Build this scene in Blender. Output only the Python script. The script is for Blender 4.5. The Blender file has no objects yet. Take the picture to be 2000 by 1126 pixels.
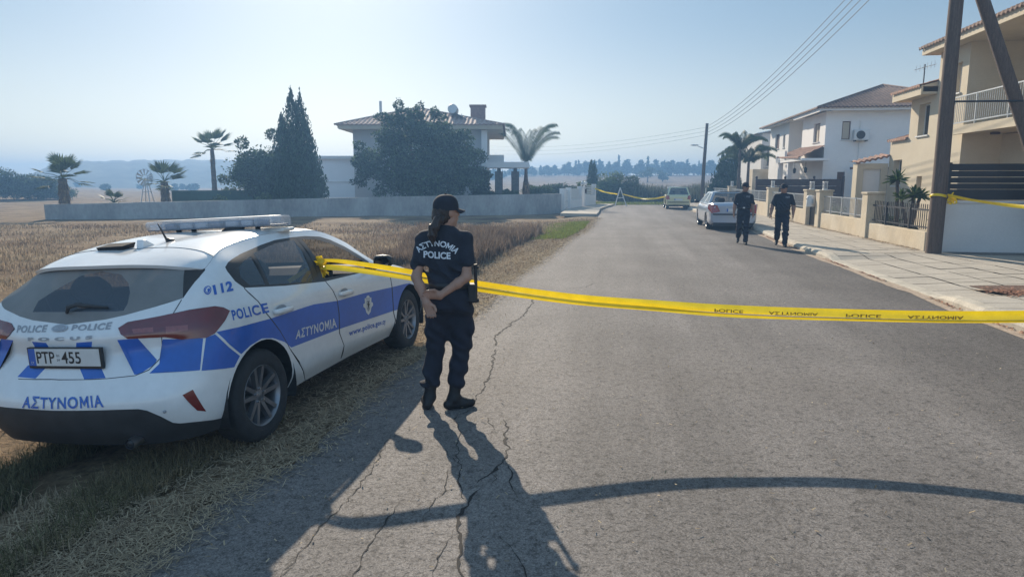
import bpy, math, random
import numpy as np
from mathutils import Vector, Matrix
from mathutils.geometry import delaunay_2d_cdt
R = math.radians
random.seed(7); RNG = np.random.default_rng(7)
scene = bpy.context.scene
COL = scene.collection

# ------------------------------------------------------------------ camera
CAM_H = 1.775
cam = bpy.data.cameras.new('camera'); cam_o = bpy.data.objects.new('camera', cam); COL.objects.link(cam_o)
cam.sensor_width = 36; cam.lens = 1313.7/2000*36; cam.clip_start = .05; cam.clip_end = 6000
cam_o.location = (0, 0, CAM_H); cam_o.rotation_euler = (R(90-8.98), 0, 0)
scene.camera = cam_o

# ------------------------------------------------------------------ sky, sun, exposure
SUN_EL, SUN_AZ = 26.5, -14.5          # azimuth from +Y, negative = to the left
world = bpy.data.worlds.new('World'); scene.world = world; world.use_nodes = True
wn = world.node_tree.nodes; wl = world.node_tree.links
sky = wn.new('ShaderNodeTexSky'); sky.sky_type = 'NISHITA'; sky.sun_disc = False
sky.sun_elevation = R(SUN_EL); sky.sun_rotation = R(SUN_AZ); sky.altitude = 200
sky.air_density = 1.0; sky.dust_density = 1.0; sky.ozone_density = 3.0
# thin high haze evens the clear sky out: half Nishita, half a pale veil
veil = wn.new('ShaderNodeMix'); veil.data_type = 'RGBA'; veil.inputs['Factor'].default_value = .52; veil.blend_type = 'MIX'
geo = wn.new('ShaderNodeNewGeometry'); sep = wn.new('ShaderNodeSeparateXYZ'); wl.new(geo.outputs['Incoming'], sep.inputs[0])
rim = wn.new('ShaderNodeMapRange'); rim.interpolation_type = 'SMOOTHSTEP'; rim.inputs['From Min'].default_value = -.24; rim.inputs['From Max'].default_value = .0; rim.inputs['To Min'].default_value = 0; rim.inputs['To Max'].default_value = 1; wl.new(sep.outputs['Z'], rim.inputs[0])
low = wn.new('ShaderNodeMix'); low.data_type = 'RGBA'; low.inputs['A'].default_value = (3.1, 4.6, 5.5, 1); low.inputs['B'].default_value = (10.0, 9.4, 7.6, 1); wl.new(rim.outputs[0], low.inputs['Factor'])
back = wn.new('ShaderNodeMapRange'); back.interpolation_type = 'SMOOTHSTEP'; back.inputs['From Min'].default_value = -.35; back.inputs['From Max'].default_value = .7; wl.new(sep.outputs['Y'], back.inputs[0])
tint = wn.new('ShaderNodeMix'); tint.data_type = 'RGBA'; tint.inputs['A'].default_value = (1, 1, 1, 1); tint.inputs['B'].default_value = (1.7, 2.02, 2.6, 1); wl.new(back.outputs[0], tint.inputs['Factor'])   # added fill: unseen sky opposite the sun made brighter and bluer
gain = wn.new('ShaderNodeVectorMath'); gain.operation = 'MULTIPLY'; wl.new(low.outputs['Result'], gain.inputs[0]); wl.new(tint.outputs['Result'], gain.inputs[1]); wl.new(gain.outputs[0], veil.inputs['B'])
wl.new(sky.outputs[0], veil.inputs['A']); wl.new(veil.outputs['Result'], wn['Background'].inputs[0]); wn['Background'].inputs[1].default_value = .058
sl = bpy.data.lights.new('sun', 'SUN'); sl.energy = 4.3; sl.angle = R(.5); sl.color = (1, .87, .70)
so = bpy.data.objects.new('sun', sl); COL.objects.link(so)
sd = Vector((math.sin(R(SUN_AZ))*math.cos(R(SUN_EL)), math.cos(R(SUN_AZ))*math.cos(R(SUN_EL)), math.sin(R(SUN_EL))))
so.rotation_euler = sd.to_track_quat('Z', 'Y').to_euler()
so.location = (0, 0, 30)
vs = scene.view_settings; vs.view_transform = 'Standard'; vs.look = 'None'; vs.exposure = .83; vs.gamma = 1
scene.cycles.use_denoising = True
scene.cycles.max_bounces = 8; scene.cycles.transparent_max_bounces = 16; scene.cycles.volume_bounces = 0
scene.cycles.sample_clamp_indirect = 4

# ------------------------------------------------------------------ materials
MATS = {}
def nd(nt, t, **kw):
    n = nt.nodes.new(t)
    for k, v in kw.items(): setattr(n, k, v)
    return n
def mat(name, col, rough=.8, metal=0., var=0., vscale=3., var2=0., v2scale=40., bump=0., bscale=60., spec=.5, coat=0., island=0., trans=0., alpha=None, stretch=None, tcol=None, dirt=None):
    """procedural principled material: two noise octaves of value variation, noise bump, per-island variation"""
    if name in MATS: return MATS[name]
    m = bpy.data.materials.new(name); m.use_nodes = True; nt = m.node_tree; N = nt.nodes; L = nt.links
    b = N['Principled BSDF']; b.inputs['Roughness'].default_value = rough; b.inputs['Metallic'].default_value = metal
    b.inputs['Specular IOR Level'].default_value = spec; b.inputs['Coat Weight'].default_value = coat; b.inputs['Coat Roughness'].default_value = .08
    tc = nd(nt, 'ShaderNodeTexCoord'); co = tc.outputs['Object']
    if stretch:
        mp = nd(nt, 'ShaderNodeMapping'); mp.inputs['Scale'].default_value = stretch; L.new(co, mp.inputs[0]); co = mp.outputs[0]
    cur = None
    rgb = nd(nt, 'ShaderNodeRGB'); rgb.outputs[0].default_value = (*col, 1); cur = rgb.outputs[0]
    def vary(cur, fac, amt):
        mr = nd(nt, 'ShaderNodeMapRange'); mr.inputs['To Min'].default_value = 1-amt; mr.inputs['To Max'].default_value = 1+amt
        L.new(fac, mr.inputs[0])
        mx = nd(nt, 'ShaderNodeVectorMath', operation='SCALE'); L.new(cur, mx.inputs[0]); L.new(mr.outputs[0], mx.inputs['Scale']); return mx.outputs[0]
    def nz(scale, detail=6):
        n = nd(nt, 'ShaderNodeTexNoise'); n.inputs['Scale'].default_value = scale; n.inputs['Detail'].default_value = detail
        n.inputs['Roughness'].default_value = .6; L.new(co, n.inputs['Vector']); return n.outputs['Fac']
    def spread(fac, lo=.3, hi=.7):
        mr = nd(nt, 'ShaderNodeMapRange'); mr.inputs['From Min'].default_value = lo; mr.inputs['From Max'].default_value = hi; L.new(fac, mr.inputs[0]); return mr.outputs[0]
    if tcol:                                   # second colour in large soft patches
        mx = nd(nt, 'ShaderNodeMix', data_type='RGBA'); L.new(spread(nz(vscale*.7, 8), .42, .6), mx.inputs['Factor'])
        L.new(cur, mx.inputs['A']); mx.inputs['B'].default_value = (*tcol, 1); cur = mx.outputs['Result']
    if var: cur = vary(cur, spread(nz(vscale)), var)
    if var2: cur = vary(cur, spread(nz(v2scale)), var2)
    if island:
        g = nd(nt, 'ShaderNodeNewGeometry'); cur = vary(cur, g.outputs['Random Per Island'], island)
    L.new(cur, b.inputs['Base Color'])
    if bump:
        bp = nd(nt, 'ShaderNodeBump'); bp.inputs['Strength'].default_value = bump; bp.inputs['Distance'].default_value = .02
        L.new(nz(bscale), bp.inputs['Height']); L.new(bp.outputs[0], b.inputs['Normal'])
    if trans:
        t = nd(nt, 'ShaderNodeBsdfTranslucent'); L.new(cur, t.inputs[0]); ms = nd(nt, 'ShaderNodeMixShader'); ms.inputs[0].default_value = trans
        L.new(b.outputs[0], ms.inputs[1]); L.new(t.outputs[0], ms.inputs[2]); L.new(ms.outputs[0], N['Material Output'].inputs[0])
    if alpha is not None:
        t = nd(nt, 'ShaderNodeBsdfTransparent'); ms = nd(nt, 'ShaderNodeMixShader'); ms.inputs[0].default_value = alpha
        L.new(t.outputs[0], ms.inputs[1]); L.new(b.outputs[0], ms.inputs[2]); L.new(ms.outputs[0], N['Material Output'].inputs[0])
    MATS[name] = m; return m

# ------------------------------------------------------------------ objects
def tag(o, label, cat, group=None, kind=None):
    if label: o['label'] = label
    if cat: o['category'] = cat
    if group: o['group'] = group
    if kind: o['kind'] = kind
    return o
def thing(name, label, cat, loc=(0, 0, 0), rz=0., group=None):
    o = bpy.data.objects.new(name, None); COL.objects.link(o); o.location = loc; o.rotation_euler = (0, 0, rz); o.empty_display_size = .2
    return tag(o, label, cat, group)
def link_mesh(name, me, parent=None, loc=None):
    o = bpy.data.objects.new(name, me); COL.objects.link(o)
    if parent: o.parent = parent
    if loc: o.location = loc
    return o
def copy_tree(o, parent=None):
    c = o.copy(); COL.objects.link(c); c.parent = parent
    for ch in list(o.children): copy_tree(ch, c)
    return c
class MB:
    def __init__(s): s.v = []; s.f = []; s.m = []
    def add(s, vs, fs, mi=0):
        b = len(s.v); s.v += [tuple(map(float, p)) for p in vs]; s.f += [tuple(b+i for i in f) for f in fs]
        s.m += [mi]*len(fs); return s
    def box(s, a, b, mi=0, rz=0., piv=None):
        x0, y0, z0 = a; x1, y1, z1 = b
        vs = [(x, y, z) for z in (z0, z1) for x, y in ((x0, y0), (x1, y0), (x1, y1), (x0, y1))]
        if rz:
            cx, cy = piv or ((x0+x1)/2, (y0+y1)/2); c, k = math.cos(rz), math.sin(rz)
            vs = [(cx+(x-cx)*c-(y-cy)*k, cy+(x-cx)*k+(y-cy)*c, z) for x, y, z in vs]
        return s.add(vs, [(0, 3, 2, 1), (4, 5, 6, 7), (0, 1, 5, 4), (1, 2, 6, 5), (2, 3, 7, 6), (3, 0, 4, 7)], mi)
    def tube(s, pts, r, n=8, mi=0, caps=True, sx=1., sy=1.):
        pts = [Vector(p) for p in pts]; rs = r if isinstance(r, (list, tuple)) else [r]*len(pts)
        up = None; vs = []
        for i, p in enumerate(pts):
            t = (pts[min(i+1, len(pts)-1)]-pts[max(i-1, 0)]).normalized()
            if up is None:
                up = Vector((0, 0, 1)) if abs(t.z) < .9 else Vector((1, 0, 0))
            a = t.cross(up).normalized(); up = a.cross(t).normalized()
            for k in range(n):
                an = 2*math.pi*k/n; vs.append(p+a*(math.cos(an)*rs[i]*sx)+up*(math.sin(an)*rs[i]*sy))
        fs = [(i*n+k, i*n+(k+1) % n, (i+1)*n+(k+1) % n, (i+1)*n+k) for i in range(len(pts)-1) for k in range(n)]
        if caps: fs += [tuple(range(n-1, -1, -1)), tuple((len(pts)-1)*n+k for k in range(n))]
        return s.add(vs, fs, mi)
    def prism(s, poly, z0, z1, mi=0):
        """poly of (x, y), extruded in z"""
        n = len(poly); vs = [(x, y, z0) for x, y in poly]+[(x, y, z1) for x, y in poly]
        return s.add(vs, [tuple(range(n-1, -1, -1)), tuple(range(n, 2*n))]+[(i, (i+1) % n, n+(i+1) % n, n+i) for i in range(n)], mi)
    def plate(s, pts, nrm, th, mi=0):
        """polygon of 3-D points given a thickness th against its normal"""
        n = len(pts); k = Vector(nrm).normalized()*th
        vs = [Vector(p) for p in pts]+[Vector(p)-k for p in pts]
        return s.add(vs, [tuple(range(n)), tuple(range(2*n-1, n-1, -1))]+[(i, n+i, n+(i+1) % n, (i+1) % n) for i in range(n)], mi)
    def grid(s, P, mi=0, flip=False):
        nu, nv = len(P), len(P[0]); vs = [p for row in P for p in row]
        fs = [(i*nv+j, (i+1)*nv+j, (i+1)*nv+j+1, i*nv+j+1) for i in range(nu-1) for j in range(nv-1)]
        if flip: fs = [f[::-1] for f in fs]
        return s.add(vs, fs, mi)
    def lathe(s, prof, n=16, mi=0, c=(0, 0, 0), axis='z', caps=True):
        """prof of (r, h) turned round an axis through c"""
        vs = []
        for r, h in prof:
            for k in range(n):
                a = 2*math.pi*k/n; p = (r*math.cos(a), r*math.sin(a), h)
                if axis == 'y': p = (p[0], p[2], -p[1])
                if axis == 'x': p = (p[2], p[0], p[1])
                vs.append((p[0]+c[0], p[1]+c[1], p[2]+c[2]))
        m = len(prof)
        fs = [(i*n+k, i*n+(k+1) % n, (i+1)*n+(k+1) % n, (i+1)*n+k) for i in range(m-1) for k in range(n)]
        if caps and prof[0][0] > 1e-4: fs.append(tuple(range(n-1, -1, -1)))
        if caps and prof[-1][0] > 1e-4: fs.append(tuple((m-1)*n+k for k in range(n)))
        return s.add(vs, fs, mi)
    def ball(s, c, r, n=12, m=8, mi=0):
        rx, ry, rz = r if isinstance(r, (tuple, list)) else (r, r, r)
        vs = [(c[0]+rx*math.sin(math.pi*i/m)*math.cos(2*math.pi*k/n), c[1]+ry*math.sin(math.pi*i/m)*math.sin(2*math.pi*k/n), c[2]-rz*math.cos(math.pi*i/m)) for i in range(m+1) for k in range(n)]
        return s.add(vs, [(i*n+k, i*n+(k+1) % n, (i+1)*n+(k+1) % n, (i+1)*n+k) for i in range(m) for k in range(n)], mi)
    def build(s, name, mats, parent=None, smooth=False, bevel=0., loc=None, auto=None):
        me = bpy.data.meshes.new(name); me.from_pydata(s.v, [], s.f)
        for m in (mats if isinstance(mats, (list, tuple)) else [mats]): me.materials.append(m)
        if any(s.m): me.polygons.foreach_set('material_index', s.m)
        me.validate(); me.update()
        if smooth: me.polygons.foreach_set('use_smooth', [True]*len(me.polygons))
        if auto is not None: me.set_sharp_from_angle(angle=R(auto)) if smooth else None
        o = link_mesh(name, me, parent, loc)
        if bevel:
            bv = o.modifiers.new('bevel', 'BEVEL'); bv.width = bevel; bv.segments = 2; bv.limit_method = 'ANGLE'; bv.angle_limit = R(40)
        return o
def np_mesh(name, V, F, mats, parent=None, smooth=False, mi=None):
    """fast mesh from arrays; F is (n, 3) or (n, 4)"""
    V = np.asarray(V, np.float32); F = np.asarray(F, np.int32); k = F.shape[1]
    me = bpy.data.meshes.new(name); me.vertices.add(len(V)); me.vertices.foreach_set('co', V.ravel())
    me.loops.add(F.size); me.loops.foreach_set('vertex_index', F.ravel()); me.polygons.add(len(F))
    me.polygons.foreach_set('loop_start', np.arange(0, F.size, k, dtype=np.int32))
    for m in (mats if isinstance(mats, (list, tuple)) else [mats]): me.materials.append(m)
    if mi is not None: me.polygons.foreach_set('material_index', np.asarray(mi, np.int32))
    me.update(calc_edges=True); me.validate()
    if smooth: me.polygons.foreach_set('use_smooth', [True]*len(me.polygons))
    return link_mesh(name, me, parent)
def sm(x, a, b):
    t = np.clip((np.asarray(x, float)-a)/(b-a), 0, 1); return t*t*(3-2*t)
def vnoise(x, y, seed=0):
    """cheap smooth value noise on arrays"""
    xi = np.floor(x).astype(int); yi = np.floor(y).astype(int); fx = x-xi; fy = y-yi; fx = fx*fx*(3-2*fx); fy = fy*fy*(3-2*fy)
    h = lambda a, b: (np.sin(a*127.1+b*311.7+seed*74.7)*43758.5453) % 1.0
    return (h(xi, yi)*(1-fx)+h(xi+1, yi)*fx)*(1-fy)+(h(xi, yi+1)*(1-fx)+h(xi+1, yi+1)*fx)*fy
def text_obj(s, size, bold=0., extrude=.0006, font=None, space=1.):
    """mesh of a string, centred, lying in x/y (x along the line); the letter M is drawn by hand when thickened"""
    vs, fs = text_raw(s, size, bold, extrude, space)
    if bold and 'M' in s:
        def comps(vs, fs):
            p = list(range(len(vs)))
            def f(i):
                while p[i] != i: p[i] = p[p[i]]; i = p[i]
                return i
            for q in fs:
                for k in q[1:]: p[f(k)] = f(q[0])
            C = {}
            for i in range(len(vs)): C.setdefault(f(i), []).append(i)
            return sorted(C.values(), key=lambda c: sum(vs[i].x for i in c)/len(c))
        v0, f0 = text_raw(s, size, 0., extrude, space); k = s.index('M'); c0 = comps(v0, f0); c1 = comps(vs, fs)
        if len(c0) == len(c1) == len(s):
            m = [v0[i] for i in c0[k]]; x0, x1 = min(p.x for p in m)-bold, max(p.x for p in m)+bold; y0, y1 = min(p.y for p in m)-bold, max(p.y for p in m)+bold; w = .085*size+2*bold; xm = (x0+x1)/2; h = y1-y0
            drop = set(c1[k]); keep = [i for i in range(len(vs)) if i not in drop]; mp = {i: j for j, i in enumerate(keep)}
            fs = [tuple(mp[i] for i in q) for q in fs if q[0] not in drop]; vs = [vs[i] for i in keep]; b = len(vs)
            vs += [Vector((x, y, 0)) for x, y in ((x0, y0), (x0+w, y0), (x0+w, y1-.42*h), (xm, y0+.12*h), (x1-w, y1-.42*h), (x1-w, y0), (x1, y0), (x1, y1), (x1-w*.95, y1), (xm, y0+.50*h), (x0+w*.95, y1), (x0, y1))]
            fs += [(b, b+1, b+2, b+10, b+11), (b+2, b+3, b+9, b+10), (b+3, b+4, b+8, b+9), (b+4, b+5, b+6, b+7, b+8)]
    return vs, fs
def text_raw(s, size, bold, extrude, space):
    cu = bpy.data.curves.new('txt', 'FONT'); cu.body = s; cu.size = size; cu.align_x = 'CENTER'; cu.align_y = 'CENTER'; cu.offset = bold; cu.extrude = extrude; cu.space_character = space
    cu.resolution_u = 4
    o = bpy.data.objects.new('txt', cu); COL.objects.link(o); bpy.context.view_layer.update()
    me = bpy.data.meshes.new_from_object(o.evaluated_get(bpy.context.evaluated_depsgraph_get()))
    vs = [v.co.copy() for v in me.vertices]; fs = [tuple(p.vertices) for p in me.polygons]
    bpy.data.objects.remove(o); bpy.data.curves.remove(cu); bpy.data.meshes.remove(me)
    return vs, fs
# street frame: u along the road, v across it to the right
SA = R(8.5); SU = Vector((math.sin(SA), math.cos(SA), 0)); SV = Vector((math.cos(SA), -math.sin(SA), 0))
def st(u, v, z=0.): return SU*u+SV*v+Vector((0, 0, z))
M_GREYLIV = mat('livery_grey', (.30, .31, .33), .45, var=.1, vscale=8)
M_TRIM = mat('black_trim', (.018, .018, .02), .45, var=.2, vscale=9)
# ------------------------------------------------------------------ ground
road_left = [(-2.6, -3), (-2.2, .5), (-1.86, 2.2), (-1.76, 2.9), (-1.70, 3.12), (-1.66, 3.45), (-1.58, 3.7), (-1.5, 3.95), (-1.37, 4.3), (-1.27, 5.1), (-1.08, 6.3), (-.82, 7.6), (-.5, 9.07), (-.26, 10.6), (.02, 12.4), (.55, 14.7), (1.1, 17.5), (1.75, 20.9), (2.5, 24), (2.95, 26.1), (3.5, 29.5), (4.2, 33.5), (4.45, 35.6)]
def terrain(x, y):
    r = np.hypot(x, y); a = x/np.maximum(y, 1.)
    rise = 4.2*sm(r, 75, 250)*sm(a, -.12, .02)+1.2*sm(r, 60, 140)*sm(-a, .55, .8)
    ex = np.interp(y, [q[1] for q in road_left], [q[0] for q in road_left]); d = ex-x          # metres left of the asphalt edge
    z = -.03+rise-.115*sm(d, .45, 2.3)*(1-sm(d, 6, 14))
    z = z+.03*(vnoise(x*.8, y*.8, 1)-.5)*sm(d, .3, 1)+.25*(vnoise(x*.06, y*.06, 2)-.5)*sm(r, 40, 90)
    return z
road_right = [(4.6, -3), (5.1, 1), (5.75, 5.5), (6.06, 7.78), (6.18, 8.7), (6.33, 9.5), (6.58, 10.75), (6.78, 12.2), (7.35, 16.0), (7.85, 19.4), (8.9, 24.7), (9.5, 28.5), (11.34, 42.7), (13.0, 54.5)]
def gridfan():
    xs = np.unique(np.concatenate([np.linspace(-410, -60, 34), np.linspace(-60, -14, 40), np.linspace(-14, 18, 90), np.linspace(18, 60, 30), np.linspace(60, 410, 34)]))
    ys = np.unique(np.concatenate([np.linspace(-30, 0, 10), np.linspace(0, 40, 110), np.linspace(40, 120, 40), np.linspace(120, 405, 40)]))
    X, Y = np.meshgrid(xs, ys); Z = terrain(X, Y)
    V = np.stack([X, Y, Z], -1).reshape(-1, 3); n = len(xs); i = np.arange(len(V)).reshape(X.shape)
    F = np.stack([i[:-1, :-1], i[:-1, 1:], i[1:, 1:], i[1:, :-1]], -1).reshape(-1, 4)
    return V, F
def ground_material():
    m = bpy.data.materials.new('dry_field'); m.use_nodes = True; nt = m.node_tree; L = nt.links; b = nt.nodes['Principled BSDF']
    b.inputs['Roughness'].default_value = 1; b.inputs['Specular IOR Level'].default_value = .1
    tc = nd(nt, 'ShaderNodeTexCoord')
    def nz(s, d=8, r=.65):
        n = nd(nt, 'ShaderNodeTexNoise'); n.inputs['Scale'].default_value = s; n.inputs['Detail'].default_value = d; n.inputs['Roughness'].default_value = r; L.new(tc.outputs['Object'], n.inputs['Vector']); return n.outputs['Fac']
    r1 = nd(nt, 'ShaderNodeValToRGB'); e = r1.color_ramp.elements; e[0].position = .35; e[0].color = (.145, .092, .055, 1); e[1].position = .65; e[1].color = (.33, .245, .155, 1)
    L.new(nz(.55), r1.inputs[0])
    r2 = nd(nt, 'ShaderNodeValToRGB'); e = r2.color_ramp.elements; e[0].position = .3; e[0].color = (.45, .45, .45, 1); e[1].position = .7; e[1].color = (1.25, 1.25, 1.2, 1)
    L.new(nz(16), r2.inputs[0])
    mx = nd(nt, 'ShaderNodeMix', data_type='RGBA', blend_type='MULTIPLY'); mx.inputs['Factor'].default_value = 1; L.new(r1.outputs[0], mx.inputs['A']); L.new(r2.outputs[0], mx.inputs['B'])
    L.new(mx.outputs['Result'], b.inputs['Base Color'])
    bp = nd(nt, 'ShaderNodeBump'); bp.inputs['Strength'].default_value = .8; bp.inputs['Distance'].default_value = .04; L.new(nz(30), bp.inputs['Height']); L.new(bp.outputs[0], b.inputs['Normal'])
    return m
V, F = gridfan()
tag(np_mesh('ground', V, F, ground_material(), smooth=True), None, None, kind='structure')

# ------------------------------------------------------------------ road
def resample(pl, step):
    P = [Vector((*p, 0)) for p in pl]; out = [P[0]]
    for a, b in zip(P, P[1:]):
        n = max(1, int((b-a).length/step))
        out += [a.lerp(b, (k+1)/n) for k in range(n)]
    return out
def road_material():
    m = bpy.data.materials.new('asphalt'); m.use_nodes = True; nt = m.node_tree; L = nt.links; b = nt.nodes['Principled BSDF']
    tc = nd(nt, 'ShaderNodeTexCoord'); co = tc.outputs['Object']
    mp = nd(nt, 'ShaderNodeMapping'); mp.inputs['Rotation'].default_value = (0, 0, SA); L.new(co, mp.inputs[0])
    def nz(s, d=5, r=.6, v=None):
        n = nd(nt, 'ShaderNodeTexNoise'); n.inputs['Scale'].default_value = s; n.inputs['Detail'].default_value = d; n.inputs['Roughness'].default_value = r; L.new(v or co, n.inputs['Vector']); return n.outputs['Fac']
    def rng(f, a, b_, lo, hi):
        r = nd(nt, 'ShaderNodeMapRange'); r.inputs[1].default_value = a; r.inputs[2].default_value = b_; r.inputs[3].default_value = lo; r.inputs[4].default_value = hi; L.new(f, r.inputs[0]); return r.outputs[0]
    def mul(a, b_):
        x = nd(nt, 'ShaderNodeMath', operation='MULTIPLY'); L.new(a, x.inputs[0]); L.new(b_, x.inputs[1]); return x.outputs[0]
    vo = nd(nt, 'ShaderNodeTexVoronoi'); vo.inputs['Scale'].default_value = 150; L.new(co, vo.inputs['Vector'])
    bw = nd(nt, 'ShaderNodeRGBToBW'); L.new(vo.outputs['Color'], bw.inputs[0])
    grain = rng(bw.outputs[0], .2, .8, .68, 1.32)
    pits = rng(nz(38, 4, .7), .34, .47, .5, 1)           # lost stones
    pits2 = rng(nz(14, 5, .75), .36, .5, .6, 1.08)
    sx = nd(nt, 'ShaderNodeMapping'); sx.inputs['Scale'].default_value = (1, .06, 1); L.new(mp.outputs[0], sx.inputs[0])
    streak = rng(nz(1.3, 4, .6, sx.outputs[0]), .35, .65, .82, 1.17)    # wheel tracks along the road
    patch = rng(nz(.5, 6, .6), .35, .65, .84, 1.15)
    sp = nd(nt, 'ShaderNodeSeparateXYZ'); L.new(mp.outputs[0], sp.inputs[0]); wob = nd(nt, 'ShaderNodeMath', operation='MULTIPLY_ADD'); L.new(nz(.8, 4), wob.inputs[0]); wob.inputs[1].default_value = 1.6; L.new(sp.outputs['X'], wob.inputs[2])
    strip = rng(wob.outputs[0], 3.2, 4.9, 1.0, .70)      # the less worn, darker strip along the right kerb
    val = mul(mul(mul(mul(grain, pits), mul(streak, patch)), pits2), strip)
    r1 = nd(nt, 'ShaderNodeVectorMath', operation='SCALE'); r1.inputs[0].default_value = (.166, .150, .138); L.new(val, r1.inputs['Scale'])
    L.new(r1.outputs[0], b.inputs['Base Color']); b.inputs['Roughness'].default_value = .82; b.inputs['Specular IOR Level'].default_value = .3
    bp = nd(nt, 'ShaderNodeBump'); bp.inputs['Strength'].default_value = .75; bp.inputs['Distance'].default_value = .006; L.new(mul(grain, pits), bp.inputs['Height']); L.new(bp.outputs[0], b.inputs['Normal'])
    return m
M_ASPH = road_material()
M_CRACK = mat('crack_dark', (.022, .02, .018), .95, var=.3, vscale=30)  # tar-dark colour of the crack strips
def crack_strip(mb, pts, w, seed, mi):
    """a wandering crack of uneven width, 3 mm proud of the asphalt sheet"""
    rnd = random.Random(seed); P = resample(pts, .035); off = 0
    vs = []
    for i, p in enumerate(P):
        t = (P[min(i+1, len(P)-1)]-P[max(i-1, 0)]).normalized(); nrm = Vector((-t.y, t.x, 0))
        off = .72*off+rnd.gauss(0, .010); end = min(1, i/5, (len(P)-1-i)/5)
        ww = w*(.35+1.1*abs(rnd.gauss(0, .75)))*end+.0006
        c = p+nrm*off; vs += [c+nrm*ww/2+Vector((0, 0, .003)), c-nrm*ww/2+Vector((0, 0, .003))]
    n = len(P); mb.add(vs, [(2*i, 2*i+1, 2*i+3, 2*i+2) for i in range(n-1)], mi)
def build_road():
    mb = MB(); rnd = random.Random(3)
    Lp = resample(road_left, .12); Rp = resample(road_right, .8)
    Lp = [p+Vector((rnd.gauss(0, .022), 0, 0))+Vector((.05*math.sin(p.y*3.1)+.04*math.sin(p.y*7.7+1), 0, 0)) for p in Lp]
    # cross strips at common distances along the road; the far end narrows between the two pavements
    far_l = [(4.45, 35.6), (5.6, 43.0), (7.88, 52.1), (9.6, 53.6), (12.0, 54.6)]
    Lfull = Lp+[Vector((*p, 0)) for p in far_l[1:]]
    def xat(P, y):
        for a, b in zip(P, P[1:]):
            if a.y <= y <= b.y: return a.x+(b.x-a.x)*(y-a.y)/max(b.y-a.y, 1e-6)
        return P[-1].x if y > P[-1].y else P[0].x
    Ls = sorted(Lfull, key=lambda p: p.y); ys = sorted(set([round(p.y, 3) for p in Ls]+[-3.0]))
    rows = [[Vector((xat(Ls, y), y, 0)), Vector((xat(Ls, y)*.6+xat(Rp, y)*.4, y, 0)), Vector((xat(Rp, y)+.02, y, 0))] for y in ys]
    mb.grid(rows, 0, flip=True)
    mb.add([(r[0].x, r[0].y, z) for r in rows for z in (0, -.06)], [(2*i, 2*i+1, 2*i+3, 2*i+2) for i in range(len(rows)-1)], 0)
    C = lambda pts, w, s: crack_strip(mb, pts, w, s, 1)
    C([(-.20, 2.5), (-.235, 2.9), (-.26, 3.2), (-.27, 3.38), (-.24, 3.5), (-.20, 3.75)], .016, 1)
    C([(-.20, 3.75), (-.13, 3.95), (-.06, 4.1), (-.06, 4.5), (-.085, 4.9)], .011, 2)
    C([(-.06, 4.15), (.0, 3.85), (.02, 3.62)], .010, 3)
    C([(-.245, 3.5), (-.31, 3.8), (-.36, 4.3), (-.41, 4.9), (-.30, 5.25)], .006, 4)
    C([(-.31, 5.3), (-.23, 5.75), (-.17, 6.6), (-.20, 7.1)], .011, 5)
    C([(-.20, 7.1), (-.18, 7.7), (-.02, 8.3), (.14, 8.9), (.32, 9.9), (.37, 10.9)], .016, 6)
    C([(-.73, 2.6), (-.73, 2.95), (-.68, 3.3), (-.64, 3.6)], .005, 7)
    C([(-.88, 4.6), (-.86, 4.1), (-.93, 3.6), (-1.0, 3.2), (-1.05, 2.8)], .004, 8)
    C([(-.47, 3.3), (-.42, 3.7), (-.40, 4.0)], .005, 9)
    C([(-.2, 5.0), (-.15, 4.75), (-.17, 4.55)], .004, 12)
    C([(-.07, 3.2), (.03, 3.0), (.06, 2.6)], .003, 13)
    C([(.9, 11.2), (1.25, 11.35), (1.5, 11.9)], .010, 14)
    C([(.6, 15.0), (.95, 15.1), (1.1, 15.05)], .012, 15)
    rnd = random.Random(5)
    for k in range(8):                                   # fine crazing on the worn left half
        x = rnd.uniform(-1.2, .2); y = rnd.uniform(2.7, 9); a = rnd.gauss(1.3, .6); l = rnd.uniform(.15, .5)
        C([(x, y), (x+l*.5*math.cos(a)+rnd.gauss(0, .03), y+l*.5*math.sin(a)), (x+l*math.cos(a), y+l*math.sin(a))], .0035, 50+k)
    tag(mb.build('road', [M_ASPH, M_CRACK]), None, None, kind='structure')
build_road()

# ------------------------------------------------------------------ right pavement with kerb and gutter
M_CONC = mat('pavement_concrete', (.39, .345, .28), .9, var=.16, vscale=1.2, var2=.14, v2scale=30, bump=.25, bscale=90)
M_KERB = mat('kerb_concrete', (.44, .39, .31), .9, var=.22, vscale=4, var2=.15, v2scale=50, bump=.4, bscale=70)
M_JOINT = mat('joint_dirt', (.13, .10, .075), 1)
M_GUT = mat('gutter_dust', (.36, .275, .20), 1, var=.3, vscale=8, var2=.3, v2scale=60, bump=.5)
def kerb_h(y):       # dropped kerb where the drive crosses the pavement
    return .04+.10*(1-float(sm(y, 9.6, 10.3))*(1-float(sm(y, 15.0, 15.6))))
kerb_line = [p for p in resample(road_right, .31)]
def off_line(P, d):
    out = []
    for i, p in enumerate(P):
        t = (P[min(i+1, len(P)-1)]-P[max(i-1, 0)]).normalized(); out.append(p+Vector((t.y, -t.x, 0))*d)
    return out
def wall_x(y): return (7.5+.148*y)/.989       # front of the garden walls
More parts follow.
